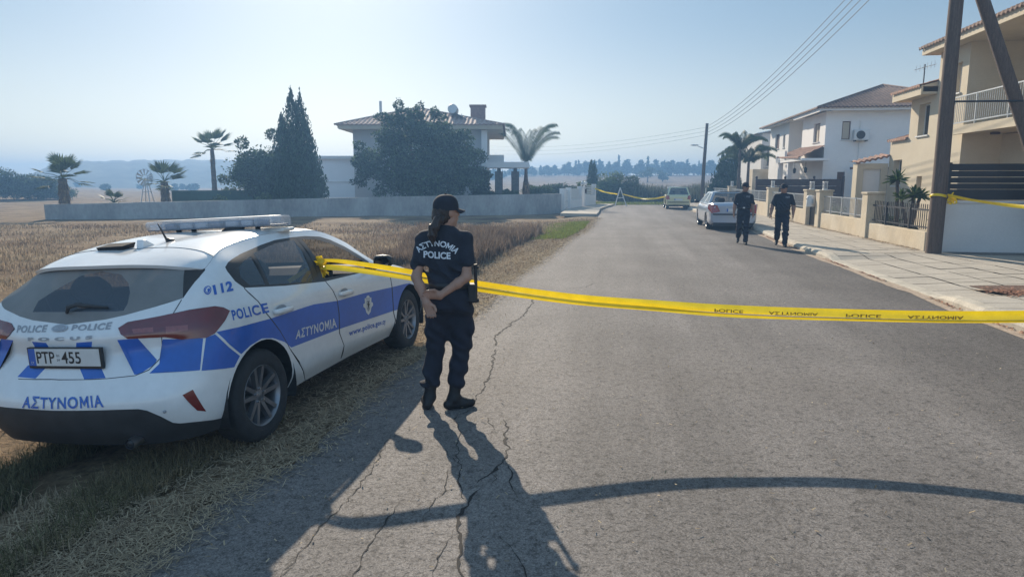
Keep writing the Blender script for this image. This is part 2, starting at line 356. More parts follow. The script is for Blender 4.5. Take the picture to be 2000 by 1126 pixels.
def build_pavement():
    K = kerb_line; K0 = off_line(K, .0); K1 = off_line(K, .05); K2 = off_line(K, .2)
    mb = MB()
    H = [kerb_h(p.y) for p in K]
    # kerb stones, one per pair of points with a narrow gap between them
    acc = 0; seg = []
    for i in range(len(K)-1):
        g = .006
        a, b = i, i+1
        def P(L, j, z, f): q = L[a].lerp(L[b], f); return (q.x, q.y, z)
        fa, fb = (g/.6, 1) if i % 2 == 0 else (0, 1-g/.6)
        vs = []
        for f, h in ((fa, H[a]), (fb, H[b])):
            vs += [P(K0, 0, -.02, f), P(K0, 0, h*.55, f), P(K1, 0, h*.93, f), P(K1, 0, h*.93, f), P(K2, 0, h+.004, f), P(K2, 0, -.02, f)]
        fs = [(k, k+6, (k+1) % 6+6, (k+1) % 6) for k in range(6)]+[(5, 4, 3, 2, 1, 0), (6, 7, 8, 9, 10, 11)]
        mb.add(vs, [f for f in fs], 0)
    tag(mb.build('kerb', M_KERB, bevel=0), None, None, kind='structure')
    # pavement surface: slab courses sloping slightly up to the walls; joints are real gaps over a dirt bed
    mb = MB(); bed = MB()
    n = len(K)
    for i in range(0, n-1):
        a, b = K2[i], K2[i+1]; ha, hb = H[i], H[i+1]
        wa, wb = wall_x(a.y)+.35, wall_x(b.y)+.35
        if a.y < 15.7: wa = max(wa, 13.5); 
        if b.y < 15.7: wb = max(wb, 13.5)
        bed.add([(a.x, a.y, min(ha, .12)-.025), (wa, a.y, .095), (wb, b.y, .095), (b.x, b.y, min(hb, .12)-.025)], [(0, 1, 2, 3)])
        k = 5 if a.y > 15.7 else 10
        for j in range(k):
            f0, f1 = j/k, (j+1)/k; gx = .007 if (j % 2) else .003; gy = .008/.31
            q = lambda f, g: (a.x+(wa-a.x)*f+((b.x+(wb-b.x)*f)-(a.x+(wa-a.x)*f))*g, a.y+(b.y-a.y)*g, (ha+(.12-ha)*min(1, f*3))*(1-g)+(hb+(.12-hb)*min(1, f*3))*g)
            dz = random.Random(i*31+j).gauss(0, .0022)
            p = [q(f0+gx/2, gy), q(f1-gx/2, gy), q(f1-gx/2, 1), q(f0+gx/2, 1)]
            mb.add([(x, y, z+dz) for x, y, z in p], [(0, 1, 2, 3)], 0)
    tag(mb.build('pavement', M_CONC), None, None, kind='structure')
    tag(bed.build('pavement_bed', M_JOINT), None, None, kind='structure')
    G = off_line(K, -.13); gm = MB(); rnd = random.Random(2)
    G = off_line(K, -.10)
    gm.add([q for i, (a, b) in enumerate(zip(K, G)) for q in ((a.x+.01, a.y, .012), (b.x-.06*rnd.random()-.05*math.sin(a.y*.9)**2, b.y, .005))], [(2*i, 2*i+2, 2*i+3, 2*i+1) for i in range(n-1)])
    tag(gm.build('gutter', M_GUT), None, None, kind='structure')
build_pavement()

# ------------------------------------------------------------------ left pavement before the white gate
def build_left_pave():
    mb = MB(); edge = [(4.45, 35.6), (4.95, 38.5), (5.6, 43.0), (6.7, 47.6), (7.88, 52.1)]
    inner = [(2.6, 36.4), (3.05, 39.5), (3.35, 42.6), (5.2, 47.6), (6.5, 52.1)]
    n = len(edge)
    mb.add([(*p, .12) for p in edge]+[(*p, .12) for p in inner]+[(*p, -.03) for p in edge]+[(*p, -.05) for p in inner],
           [(i, i+1, n+i+1, n+i) for i in range(n-1)]+[(i, 2*n+i, 2*n+i+1, i+1) for i in range(n-1)]+[(0, n, 3*n, 2*n)])
    tag(mb.build('pavement', M_CONC), None, None, kind='structure')
build_left_pave()

# ------------------------------------------------------------------ far hills
def hills(name, az0, az1, dist, prof, m):
    n = 90; V = []; F = []
    for i in range(n+1):
        a = az0+(az1-az0)*i/n; h = float(np.interp(a, *zip(*prof))); h = h*dist/480+.2*math.sin(a*3.7)+.14*math.sin(a*9.1+1)+.11*math.sin(a*23)
        for k, (dd, f) in enumerate(((-52, -.12), (-32, .35), (-15, .82), (0, 1.), (24, .95), (48, -.2))):
            d = dist+dd; V.append((d*math.sin(R(a)), d*math.cos(R(a)), max(h, 0)*f-.5))
    for i in range(n):
        for k in range(5): F.append((i*6+k, (i+1)*6+k, (i+1)*6+k+1, i*6+k+1))
    tag(np_mesh(name, V, F, m, smooth=True), None, None, kind='structure')
M_HILL = mat('hill_scrub', (.14, .13, .085), 1, var=.35, vscale=.03, var2=.3, v2scale=.15)
az = lambda px: math.degrees(math.atan((px-1000)/1314*.99))
hills('hill', az(20), az(900), 275, [(az(20), 0), (az(70), 9), (az(110), 14.8), (az(160), 16.0), (az(300), 17.5), (az(400), 18.0), (az(650), 18.2), (az(760), 17), (az(840), 12), (az(900), 5)], M_HILL)
hills('hill', az(960), az(1260), 285, [(az(960), 9), (az(1040), 13.5), (az(1080), 12.5), (az(1110), 14.2), (az(1150), 13.2), (az(1180), 11), (az(1260), 6)], M_HILL)
# ------------------------------------------------------------------ houses, walls and fences on the right
M_BEIGE = mat('beige_render', (.60, .52, .385), .92, tcol=(.545, .465, .335), var=.07, vscale=.7, var2=.05, v2scale=25, bump=.25, bscale=120)
M_BEIGE2 = mat('beige_wall', (.58, .50, .375), .92, var=.14, vscale=1.1, var2=.10, v2scale=18, bump=.3, bscale=90, tcol=(.50, .41, .28))
M_WHITEW = mat('white_render', (.74, .72, .69), .92, var=.05, vscale=.6, var2=.04, v2scale=22, bump=.2, bscale=120)
M_GREYW = mat('greywhite_render', (.60, .58, .55), .92, var=.07, vscale=.8, var2=.05, v2scale=22, bump=.2)
M_TILE = mat('clay_tiles', (.165, .098, .068), .85, var=.30, vscale=2.2, var2=.35, v2scale=9, bump=.3, bscale=60)
M_TILE2 = mat('clay_tiles_red', (.27, .145, .095), .85, var=.28, vscale=2.2, var2=.3, v2scale=9, bump=.3, bscale=60)
M_WOOD = mat('brown_shutter', (.11, .055, .035), .6, var=.3, vscale=12, stretch=(1, 1, 12))
M_WGLASS = mat('window_glass', (.03, .038, .045), .06, spec=.8)
M_CURT = mat('window_blind', (.45, .38, .28), .8, var=.1, vscale=3, stretch=(1, 1, 40))
M_FRAME = mat('window_frame_white', (.62, .62, .60), .5)
M_FRAMEB = mat('window_frame_brown', (.09, .045, .03), .5, var=.2, vscale=20)
M_IRON = mat('dark_iron', (.035, .036, .04), .5, metal=.4, var=.3, vscale=20)
M_GALV = mat('galvanised', (.42, .44, .45), .4, metal=.6, var=.2, vscale=20)
M_SLAT = mat('dark_slats', (.022, .018, .018), .55, var=.3, vscale=6, stretch=(1, 1, 8))
M_SLATB = mat('brown_slats', (.040, .020, .018), .55, var=.3, vscale=6, stretch=(1, 1, 8))
class SB(MB):
    """mesh builder in the street frame: boxes given by ranges of v (across), u (along) and z round an origin"""
    def __init__(s, u0, v0): super().__init__(); s.u0, s.v0 = u0, v0
    def b(s, v, u, z, mi=0): return s.box((v[0]-s.v0, u[0]-s.u0, z[0]), (v[1]-s.v0, u[1]-s.u0, z[1]), mi)
    def p(s, u, v, z): return (v-s.v0, u-s.u0, z)
    def wall(s, face, at, th, rng, zr, holes, mi=0):
        """wall with rectangular openings; face 'v': plane v=at facing the road, rng along u; face 'u': plane u=at facing the camera, rng along v"""
        a = sorted(set([rng[0], rng[1]]+[q for h in holes for q in h[:2]])); zz = sorted(set([zr[0], zr[1]]+[q for h in holes for q in h[2:4]]))
        for i in range(len(a)-1):
            k0 = None
            for k in range(len(zz)-1):
                c, d = (a[i]+a[i+1])/2, (zz[k]+zz[k+1])/2; hole = any(h[0] < c < h[1] and h[2] < d < h[3] for h in holes)
                if not hole and k0 is None: k0 = zz[k]
                if k0 is not None and (hole or k == len(zz)-2):
                    z1 = zz[k] if hole else zz[k+1]
                    if face == 'v': s.b((at, at+th), (a[i], a[i+1]), (k0, z1), mi)
                    else: s.b((a[i], a[i+1]), (at, at+th), (k0, z1), mi)
                    k0 = None
    def win(s, face, at, h, deep, parent, frame, pane, sill=True, bars=1, name='window'):
        """frame, glass and sill set into an opening"""
        f = SB(s.u0, s.v0); g = SB(s.u0, s.v0); a0, a1, z0, z1 = h; t = .05; q = at+deep
        def bb(m, a, z, w0, w1): m.b((w0, w1), a, z) if face == 'v' else m.b(a, (w0, w1), z)
        bb(f, (a0, a1), (z0, z0+t), q, q+.05); bb(f, (a0, a1), (z1-t, z1), q, q+.05); bb(f, (a0, a0+t), (z0+t, z1-t), q, q+.05); bb(f, (a1-t, a1), (z0+t, z1-t), q, q+.05)
        for k in range(bars): c = a0+(a1-a0)*(k+1)/(bars+1); bb(f, (c-t/2, c+t/2), (z0+t, z1-t), q, q+.05)
        o = f.build(name, frame, parent); bb(g, (a0+t*.6, a1-t*.6), (z0+t*.6, z1-t*.6), q+.018, q+.03); g.build('pane', pane, o)
        if sill: k = SB(s.u0, s.v0); bb(k, (a0-.06, a1+.06), (z0-.05, z0-.002), at-.05, q-.002); k.build('sill', M_FRAME, o)
        return o
def tile_roof(corners, name, m, parent, mat_off=(0, 0), amp=.028, thick=.07, pitch=.21):
    """one roof slope of wavy clay tiles: corners eave left, eave right, top right, top left (own frame)"""
    A, B, C, D = [np.array(q, float) for q in corners]; e = B-A; W = np.linalg.norm(e); e /= W
    nrm = np.cross(e, D-A if np.linalg.norm(D-A) > np.linalg.norm(C-A) else C-A); nrm /= np.linalg.norm(nrm)
    if nrm[2] < 0: nrm = -nrm
    L = max(np.linalg.norm(D-A), np.linalg.norm(C-B)); nr = max(3, int(L/.10)); nc = max(4, int(W/.045)); V = []
    for i in range(nr+1):
        t = i/nr; l = A+(D-A)*t; r = B+(C-B)*t
        for j in range(nc+1):
            p = l+(r-l)*j/nc; x = (p-A)@e; V.append(p+nrm*(amp*math.cos(2*math.pi*x/pitch)+.022*(1-(t*L/.33) % 1)))
    V = np.array(V); idx = np.arange((nr+1)*(nc+1)).reshape(nr+1, nc+1)
    F = np.stack([idx[:-1, :-1], idx[:-1, 1:], idx[1:, 1:], idx[1:, :-1]], -1).reshape(-1, 4)
    low = V[:nc+1]-nrm*thick; b = len(V); V = np.concatenate([V, low]); k = np.arange(nc)
    F = np.concatenate([F, np.stack([k+1, k, b+k, b+k+1], -1)])
    return np_mesh(name, V, F, m, parent, True)
def ridge_caps(pts, m, parent):
    mb = MB(); mb.tube(pts, .085, 8, sy=.8); return mb.build('ridge_tiles', m, parent, smooth=True)
def beige_house():
    u0, v0 = 25., 11.; t = thing('beige_house', 'beige rendered two-storey house with an upstairs balcony behind the near poles', 'house', st(u0, v0), -SA)
    w = SB(u0, v0)
    h_up = (23.82, 24.24, 4.58, 5.52); h_mid = (25.82, 26.66, 3.40, 4.50); h_low = (27.76, 28.52, 1.64, 2.61); h_v = (25.95, 26.38, 1.29, 1.98)
    w.wall('v', 10.76, .32, (23.4, 25.36), (-.1, 6.02), [h_up]); w.wall('v', 10.76, .32, (25.36, 27.36), (-.1, 4.72), [h_mid, h_v]); w.wall('v', 10.76, .32, (27.36, 28.98), (-.1, 3.38), [h_low])
    w.b((10.78, 16.5), (25.04, 25.34), (4.75, 6.02)); w.b((11.08, 16.5), (27.06, 27.35), (3.4, 4.7)); w.b((11.08, 16.5), (28.7, 28.97), (-.1, 3.38))
    w.b((11.08, 12.55), (23.4, 23.7), (-.1, 6.02))                                  # return facing the camera
    door = (18.0, 20.5, 3.46, 5.72); wl = (18.6, 20.1, .9, 2.66)
    w.wall('v', 12.4, .3, (13.5, 23.4), (3.25, 6.02), [door]); w.wall('v', 11.9, .3, (13.5, 22.2), (-.1, 3.24), [wl]); w.b((11.9, 12.4), (22.2, 23.4), (-.1, 3.24))
    w.b((12.7, 16.5), (13.2, 13.5), (-.1, 6.02)); w.b((16.5, 16.8), (13.2, 29), (-.1, 6.0)); w.b((11.2, 16.5), (23.5, 25.0), (4.72, 4.8)); w.b((11.1, 11.2), (25.9, 26.45), (1.2, 2.05))
    w.build('wall', M_BEIGE, t)
    for f, h, dp, n in (('v', h_up, .16, 0), ('v', h_mid, .2, 1), ('v', h_low, .2, 1)): w.win(f, 10.76, h, dp, t, M_FRAME, M_WGLASS, bars=n)
    w.win('v', 12.4, door, .12, t, M_FRAMEB, M_WGLASS, sill=False, bars=2, name='balcony_door'); w.win('v', 11.9, wl, .15, t, M_FRAME, M_CURT, bars=1)
    b = SB(u0, v0); b.b((10.4, 12.395), (15.2, 23.395), (3.26, 3.44)); b.b((10.36, 10.46), (15.2, 23.6), (3.22, 3.47)); bo = b.build('balcony_slab', M_BEIGE, t)
    r = SB(u0, v0)
    for z in (4.33, 3.55): r.b((10.41, 10.44), (15.3, 23.5), (z, z+.035))
    for k in range(75): u = 15.35+k*.11; r.b((10.418, 10.432), (u, u+.014), (3.56, 4.34))
    for u in (15.3, 17.6, 20.3, 22.0, 23.46): r.b((10.405, 10.445), (u, u+.04), (3.44, 4.36))
    r.build('balcony_railing', M_GALV, t)
    # eaves and roofs
    e = SB(u0, v0); e.b((10.3, 17.2), (12.8, 25.5), (6.025, 6.10)); e.b((10.24, 10.30), (12.8, 25.55), (6.0, 6.26)); e.b((10.30, 17.2), (25.5, 25.55), (6.0, 6.26)); e.build('eaves', M_BEIGE, t)
    P = w.p
    tile_roof([P(25.62, 10.15, 6.24), P(12.7, 10.15, 6.24), P(16.5, 13.6, 7.6), P(22, 13.6, 7.6)], 'roof', M_TILE, t); tile_roof([P(25.62, 17.4, 6.24), P(25.62, 10.15, 6.24), P(22, 13.6, 7.6), P(22, 13.6, 7.6)], 'roof', M_TILE, t)
    tile_roof([P(12.7, 10.15, 6.24), P(12.7, 17.4, 6.24), P(16.5, 13.6, 7.6), P(16.5, 13.6, 7.6)], 'roof', M_TILE, t)
    e = SB(u0, v0); e.b((10.28, 11.5), (25.37, 27.75), (4.725, 4.80)); e.b((10.24, 10.30), (25.37, 27.78), (4.70, 5.02)); e.b((10.30, 13.5), (27.72, 27.78), (4.70, 5.02)); e.build('eaves', M_BEIGE, t)
    tile_roof([P(27.85, 10.17, 5.01), P(25.37, 10.17, 5.01), P(25.37, 12.4, 5.62), P(27.85, 12.4, 5.62)], 'roof', M_TILE2, t)
    e = SB(u0, v0); q = [(10.22, 4.98), (12.4, 4.98), (12.4, 5.55), (10.22, 4.99)]
    e.add([P(u, v, z) for u in (25.40, 27.74) for v, z in q], [(0, 1, 2, 3), (7, 6, 5, 4), (0, 4, 5, 1), (1, 5, 6, 2), (3, 2, 6, 7)]); e.build('roof_infill', M_BEIGE, t)
    tile_roof([P(29.1, 10.66, 3.37), P(27.37, 10.66, 3.37), P(27.37, 12.2, 3.8), P(29.1, 12.2, 3.8)], 'roof', M_TILE2, t)
    l = MB(); c = P(20.6, 10.9, 6.0); l.lathe([(.14, -.07), (.14, -.02), (.10, .02)], 16, 0, c); l.build('soffit_lamp', M_FRAME, t)
    for u in (22.6, 20.9): l = MB(); l.lathe([(.13, -.07), (.13, -.015), (.09, .005)], 16, 0, P(u, 11.3, 3.26)); l.build('soffit_lamp', M_FRAMEB, t)
    # garage beside it
    g = thing('garage', 'low beige garage with a white door and red tiled roof beside the beige house', 'garage', st(u0+6, v0), -SA); w = SB(u0+6, v0)
    w.wall('u', 29.0, .25, (9.6, 10.75), (-.1, 2.50), [(9.84, 10.5, -.1, 2.29)]); w.b((9.6, 9.85), (29.25, 29.5), (-.1, 2.5)); w.build('wall', M_BEIGE, g)
    d = SB(u0+6, v0); d.b((9.84, 10.5), (29.10, 29.14), (0, 2.29))
    for k in range(11): d.b((9.85, 10.49), (29.085, 29.1), (.02+k*.205, .19+k*.205))
    d.build('garage_door', M_WHITEW, g); P = w.p
    tile_roof([P(28.9, 9.5, 2.52), P(28.9, 10.75, 2.80), P(29.75, 10.75, 2.90), P(29.75, 9.5, 2.58)], 'roof', M_TILE2, g)
    # aerial on the roof
    a = thing('tv_aerial', 'metal tv aerial on a mast above the small tiled roof', 'aerial', st(29.0, 11.76, 5.0), -SA); m = MB(); m.tube([(0, 0, 0), (0, 0, 1.25)], .022, 6); m.build('mast', M_IRON, a)
    m = MB(); m.tube([(-.35, 0, 1.05), (.40, 0, 1.25)], .014, 6)
    for k in range(6): x = -.3+k*.13; m.tube([(x, -.22+.02*k, 1.06+.035*k), (x, .22-.02*k, 1.06+.035*k)], .008, 5); m.tube([(x, 0, .95+.035*k), (x, 0, 1.2+.035*k)], .007, 5)
    m.build('antenna_rods', M_GALV, a)
beige_house()
def white_house():
    u0, v0 = 46., 14.; t = thing('white_house', 'white two-storey house with brown tiled hip roof and brown shutters', 'house', st(u0, v0), -SA); w = SB(u0, v0); P = w.p
    w1 = (41.25, 42.48, 4.04, 5.1); w2 = (50.8, 52.05, 4.12, 5.14); w3 = (49.15, 49.75, 4.1, 4.98); gw = (12.36, 12.80, 4.08, 5.07); gd = (12.28, 12.68, -.1, 2.33)
    w.wall('v', 11.5, .3, (40.2, 44.9), (-.1, 5.62), [w1]); w.wall('v', 11.5, .3, (48.2, 53.7), (-.1, 5.75), [w2, w3]); w.wall('u', 40.2, .3, (11.8, 20), (-.1, 5.7), [gw, gd])
    w.b((13.2, 13.5), (44.9, 48.2), (-.1, 5.6)); w.b((11.8, 13.2), (44.6, 44.9), (-.1, 5.6)); w.b((11.8, 13.2), (48.2, 48.5), (-.1, 5.7)); w.b((11.8, 20), (53.4, 53.7), (-.1, 5.7)); w.b((20, 20.3), (40.2, 53.7), (-.1, 5.7))
    w.build('wall', M_WHITEW, t)
    w.win('v', 11.5, w1, .1, t, M_WOOD, M_CURT, bars=1); w.win('v', 11.5, w2, .1, t, M_WOOD, M_WOOD, bars=1); w.win('v', 11.5, w3, .1, t, M_WOOD, M_CURT, bars=0)
    w.win('u', 40.2, gw, .06, t, M_WOOD, M_CURT, bars=0); w.win('u', 40.2, gd, .1, t, M_WOOD, M_WOOD, sill=False, bars=0, name='side_door')
    for uu in (45.9, 47.2): d = SB(u0, v0); d.b((13.14, 13.19), (uu, uu+.8), (0, 2.2)); d.build('door', M_WOOD, t)
    e = SB(u0, v0); e.b((11.0, 20.9), (39.7, 54.2), (5.70, 5.755)); e.b((10.97, 11.05), (39.65, 45.1), (5.55, 5.76)); e.b((10.97, 11.05), (46.9, 54.2), (5.66, 5.84)); e.b((11.05, 20.9), (39.65, 39.72), (5.60, 5.76)); e.build('eaves', M_WHITEW, t)
    z = 5.78; A, B, C, D = P(39.5, 10.85, z), P(39.5, 21, z), P(54.4, 21, z), P(54.4, 10.85, z); r0, r1 = P(44.8, 15.9, 7.55), P(49.4, 15.9, 7.55)
    tile_roof([A, B, r0, r0], 'roof', M_TILE, t); tile_roof([D, A, r0, r1], 'roof', M_TILE, t); tile_roof([C, D, r1, r1], 'roof', M_TILE, t); tile_roof([B, C, r1, r0], 'roof', M_TILE, t)
    ridge_caps([A, r0, r1, D], M_TILE, t); ridge_caps([B, r0], M_TILE, t)
    # porch
    p = SB(u0, v0)
    for u in (41.9, 44.1): p.b((10.05, 10.3), (u, u+.25), (-.1, 2.93))
    p.b((10.0, 11.48), (38.9, 44.7), (2.92, 3.05)); p.b((10.0, 10.12), (42.6, 44.8), (3.06, 3.6)); p.build('porch', M_WHITEW, t)
    tile_roof([P(44.9, 10.0, 3.28), P(39.2, 9.9, 3.08), P(39.9, 11.45, 3.75), P(44.9, 11.45, 3.85)], 'porch_roof', M_TILE2, t)
    for u in (42.0, 44.4):
        l = MB(); c = P(u-1, 10.8, 2.45); l.tube([(c[0], c[1], 2.92), (c[0], c[1], 2.6)], .012, 6); l.lathe([(.02, .17), (.10, .10), (.075, -.12), (.03, -.17)], 8, 0, c); l.build('porch_lantern', M_IRON, t)
    a = thing('air_conditioner', 'white air conditioner unit on brackets under the white house eaves', 'air conditioner', st(40.0, 13.3, 4.03), -SA); b = MB(); b.box((-.40, -.2, 0), (.38, .12, .55)); b.build('casing', M_FRAME, a, bevel=.015)
    f = MB(); f.lathe([(0, -.012), (.06, -.02), (.07, -.005), (.20, -.004), (.21, -.02), (.225, -.02), (.225, 0)], 24, 0, (-.08, -.205, .275), axis='y'); f.build('fan_grille', M_TRIM, a)
    pi = MB(); pi.tube([(-.02, .16, 1.05), (-.02, .16, -2.4)], .018, 6); pi.build('pipe', M_FRAME, a)
    for x in (-.3, .28): b = MB(); b.box((x-.02, -.18, -.06), (x+.02, .17, -.003)); b.build('bracket', M_IRON, a)
    # pergola frame by the side door
    g = thing('pergola', 'brown wooden pergola frame beside the white house wall', 'pergola', st(39.6, 13.0), -SA)
    for x in (.05, 1.6): b = MB(); b.box((x-.07, -.07, 0), (x+.07, .07, 2.45)); b.build('post', M_WOOD, g)
    b = MB(); b.box((-.25, -.08, 2.45), (2.2, .08, 2.58)); b.build('beam', M_WOOD, g)
    d = MB(); d.box((.75, .1, .05), (1.5, .16, 2.3)); d.build('wooden_panel', M_WOOD, g)
white_house()
def far_house():
    u0, v0 = 60., 13.; t = thing('far_house', 'grey-white house with a railed terrace beyond the palms', 'house', st(u0, v0), -SA); w = SB(u0, v0)
    w.wall('u', 57.0, .3, (11.6, 20), (-.1, 5.6), [(12.0, 12.9, 3.0, 4.4)]); w.b((11.6, 11.9), (57.3, 66), (-.1, 5.6)); w.build('wall', M_GREYW, t); w.win('u', 57.0, (12.0, 12.9, 3.0, 4.4), .1, t, M_FRAME, M_WGLASS)
    P = w.p; tile_roof([P(56.7, 11.2, 5.6), P(56.7, 20, 7.3), P(66, 20, 7.3), P(66, 11.2, 5.6)], 'roof', M_GREYW, t, amp=.01)
    w = SB(u0, v0); w.b((10.6, 14), (54.9, 55.1), (0, 2.75)); w.b((10.6, 10.8), (55.1, 57), (0, 2.75)); w.b((10.62, 14), (55.1, 56.99), (2.5, 2.62)); w.build('terrace', M_BEIGE2, t)
    r = SB(u0, v0); r.b((11.4, 13.9), (54.98, 55.02), (3.55, 3.6)); r.b((11.4, 13.9), (54.98, 55.02), (2.8, 2.84))
    for k in range(24): r.b((11.42+k*.105, 11.435+k*.105), (54.99, 55.01), (2.8, 3.58))
    r.build('terrace_railing', M_IRON, t)
far_house()

# ------------------------------------------------------------------ garden walls, piers, railings
def garden_wall(ua, ub, z0, z1, label, th=.2, m=None, cap=0.):
    w = SB(ua, 7.5); w.b((7.5, 7.5+th), (ua, ub), (z0-.3, z1)); o = w.build('garden_wall', m or M_BEIGE2, bevel=.012); o.location = st(ua, 7.5); o.rotation_euler = (0, 0, -SA); tag(o, label, 'wall', 'low garden walls along the pavement'); return o
garden_wall(17.62, 21.38, .1, .58, 'stretch of low beige wall nearest the wooden pole'); garden_wall(21.86, 26.12, .1, .66, 'low beige wall between the thick pier and the mailbox gateway')
garden_wall(28.25, 34.42, .06, .71, 'low beige wall behind the stockier officer'); garden_wall(34.9, 46, .04, .78, 'low beige wall running on behind the silver saloon'); garden_wall(47.0, 64, .0, .78, 'low beige wall at the far end by the green car')
def pier(u, z1, label, w=.46, lantern=False, v=7.44, group='piers of the garden walls'):
    t = thing('wall_pier', label, 'pier', st(u, v), -SA, group); b = MB(); b.box((0, 0, -.1), (w, w, z1)); b.build('shaft', M_BEIGE2, t, bevel=.012)
    b = MB(); b.box((-.03, -.03, z1), (w+.03, w+.03, z1+.06)); b.build('cap', M_BEIGE2, t, bevel=.012)
    if lantern:
        l = thing('pier_lantern', 'small white lantern on the '+lantern, 'lantern', st(u+w/2, v+w/2, z1+.06), -SA, 'lanterns on the piers'); b = MB(); b.box((-.075, -.075, 0), (.075, .075, .04)); b.box((-.075, -.075, .26), (.075, .075, .31))
        for x in (-.07, .05):
            for y in (-.07, .05): b.box((x, y, .04), (x+.02, y+.02, .26))
        b.box((-.07, -.01, .14), (.07, .01, .17)); b.build('housing', M_FRAME, l); b = MB(); b.box((-.04, -.04, .04), (.04, .04, .25)); b.build('lamp_glass', M_GREYLIV, l)
pier(21.4, 1.42, 'thick beige pier beside the yucca and the pointed railings'); pier(26.14, 1.43, 'beige gate pier carrying the white mailbox', lantern='gate pier beside the mailbox'); pier(27.8, 1.43, 'beige gate pier just behind the stockier officer', lantern='gate pier farther from the mailbox')
pier(34.44, 1.46, 'beige pier rising between the two officers', lantern='pier between the two officers'); pier(46.0, 1.46, 'beige pier behind the silver saloon roof', lantern='pier above the silver saloon'); pier(55.5, 1.40, 'beige pier farthest along the street')
def railing(ua, ub, z0, z1, label, m, step=.11, spikes=False, posts=()):
    t = thing('railing', label, 'railing', st(ua, 7.6), -SA, 'railings on the garden walls'); L = ub-ua
    b = MB(); b.box((-.015, 0, z1-.10 if spikes else z1), (.015, L, z1-.06 if spikes else z1+.04)); b.box((-.015, 0, z0+.06), (.015, L, z0+.09)); b.build('rail', m, t)
    b = MB(); n = int(L/step)
    for k in range(n): y = (k+.5)*step; b.box((-.008, y-.008, z0+.02), (.008, y+.008, z1+(.06 if spikes else 0)))
    o = b.build('bars', m, t); o['kind'] = 'stuff'
    for y in posts: b = MB(); b.box((-.03, y-.03, z0-.12), (.03, y+.03, z1+.04)); b.build('post', m, t)
railing(17.7, 21.36, .60, 1.18, 'dark railing of pointed bars on the wall nearest the pole', M_IRON, .115, True, (1.1, 2.65)); railing(21.9, 26.1, .68, 1.24, 'thin grey railing on the wall left of the thick pier', M_GALV, .12, False, (.9, 2.2, 3.4))
railing(28.3, 34.4, .73, 1.27, 'thin grey railing on the wall behind the stockier officer', M_GALV, .14, False, (2, 4)); railing(34.95, 45.9, .80, 1.3, 'grey railing on the wall behind the silver saloon', M_GALV, .16, False, (2.5, 5, 7.5)); railing(47.1, 55.3, .8, 1.3, 'grey railing on the far wall by the green car', M_GALV, .2, False, (2, 4, 6))
mb_ = thing('mailbox', 'round white mailbox fixed to the gate pier', 'mailbox', st(26.95, 7.36, .86), -SA); b = MB(); b.lathe([(.0, 0), (.14, .0), (.15, .03), (.15, .36), (.12, .41), (0, .43)], 18, 0); b.build('body', M_FRAME, mb_, smooth=True, auto=40); b = MB(); b.box((-.155, -.06, .27), (-.146, .06, .30)); b.build('slot', M_TRIM, mb_); b = MB(); b.box((.0, -.3, .12), (.05, -.12, .3)); b.build('bracket', M_GALV, mb_)
gt = thing('garden_gate', 'small dark iron gate between the two gate piers', 'gate', st(26.62, 7.6), -SA); b = MB(); [b.box((-.01, .05+k*.11, .15), (.01, .07+k*.11, 1.2)) for k in range(10)]; b.build('bars', M_IRON, gt); b = MB(); b.box((-.02, .02, 1.2), (.02, 1.16, 1.25)); b.box((-.02, .02, .12), (.02, 1.16, .16)); b.box((-.02, .02, .16), (.02, .05, 1.2)); b.box((-.02, 1.13, .16), (.02, 1.16, 1.2)); b.build('gate_frame', M_IRON, gt)
def slat_fence(name, label, u, va, vb, zs, m, posts, th=.03, finial=False):
    t = thing(name, label, 'fence', st(u, va), -SA); b = MB()
    for z0, z1 in zs: b.box((0, -th/2, z0), (vb-va, th/2, z1))
    b.build('slats', m, t)
    for x in posts:
        b = MB(); b.box((x-.05, -.08, zs[0][0]-.6), (x+.05, .05, zs[-1][1]+.03))
        if finial: b.ball((x, 0, zs[-1][1]+.10), .075, 8, 6)
        b.build('post', m, t)
slat_fence('slat_fence', 'black horizontal slat fence on top of the white wall by the pole', 17.6, 7.86, 13.5, [(1.36, 1.60), (1.61, 1.735), (1.755, 1.88), (1.90, 2.03), (2.045, 2.20)], M_SLAT, (0, 2.2, 4.4))
slat_fence('slat_fence', 'dark brown plank fence with ball finials before the white house', 39.0, 7.75, 12.3, [(.3, .70), (.72, 1.12), (1.135, 1.55), (1.565, 1.93)], M_SLATB, (0, 1.5, 3.0, 4.5), finial=True)
w = MB(); w.box((0, 0, -.1), (6.2, .22, 1.28)); w.box((-.02, -.03, 1.28), (6.2, .25, 1.33)); o = w.build('boundary_wall', M_GREYW, bevel=.01); o.location = st(17.4, 7.72); o.rotation_euler = (0, 0, -SA); tag(o, 'plain off-white boundary wall right of the wooden pole under the black slats', 'wall')
# drive apron of asphalt before that wall
w = MB(); w.add([(0, 0, .128), (6, 0, .128), (6, -.75, .128), (.6, -.55, .128)], [(0, 3, 2, 1)]); o = w.build('driveway', M_ASPH); o.location = st(17.38, 7.8); o.rotation_euler = (0, 0, -SA); tag(o, None, None, kind='structure')
# drain grating in the pavement
gr = thing('drain_grating', 'rusty slotted drain grating set in the pavement', 'grating', (7.9, 10.35, .124), R(3)); b = MB(); b.box((-.5, -.38, -.012), (.5, .38, -.004)); b.build('recess', M_JOINT, gr); b = MB(); [b.box((-.5+k*.066, -.36, -.004), (-.465+k*.066, .36, .004)) for k in range(16)]; b.box((-.52, -.38, -.003), (.52, -.35, .005)); b.box((-.52, .35, -.003), (.52, .38, .005)); b.build('bars', mat('rusty_iron', (.16, .09, .06), .85, var=.4, vscale=20), gr)

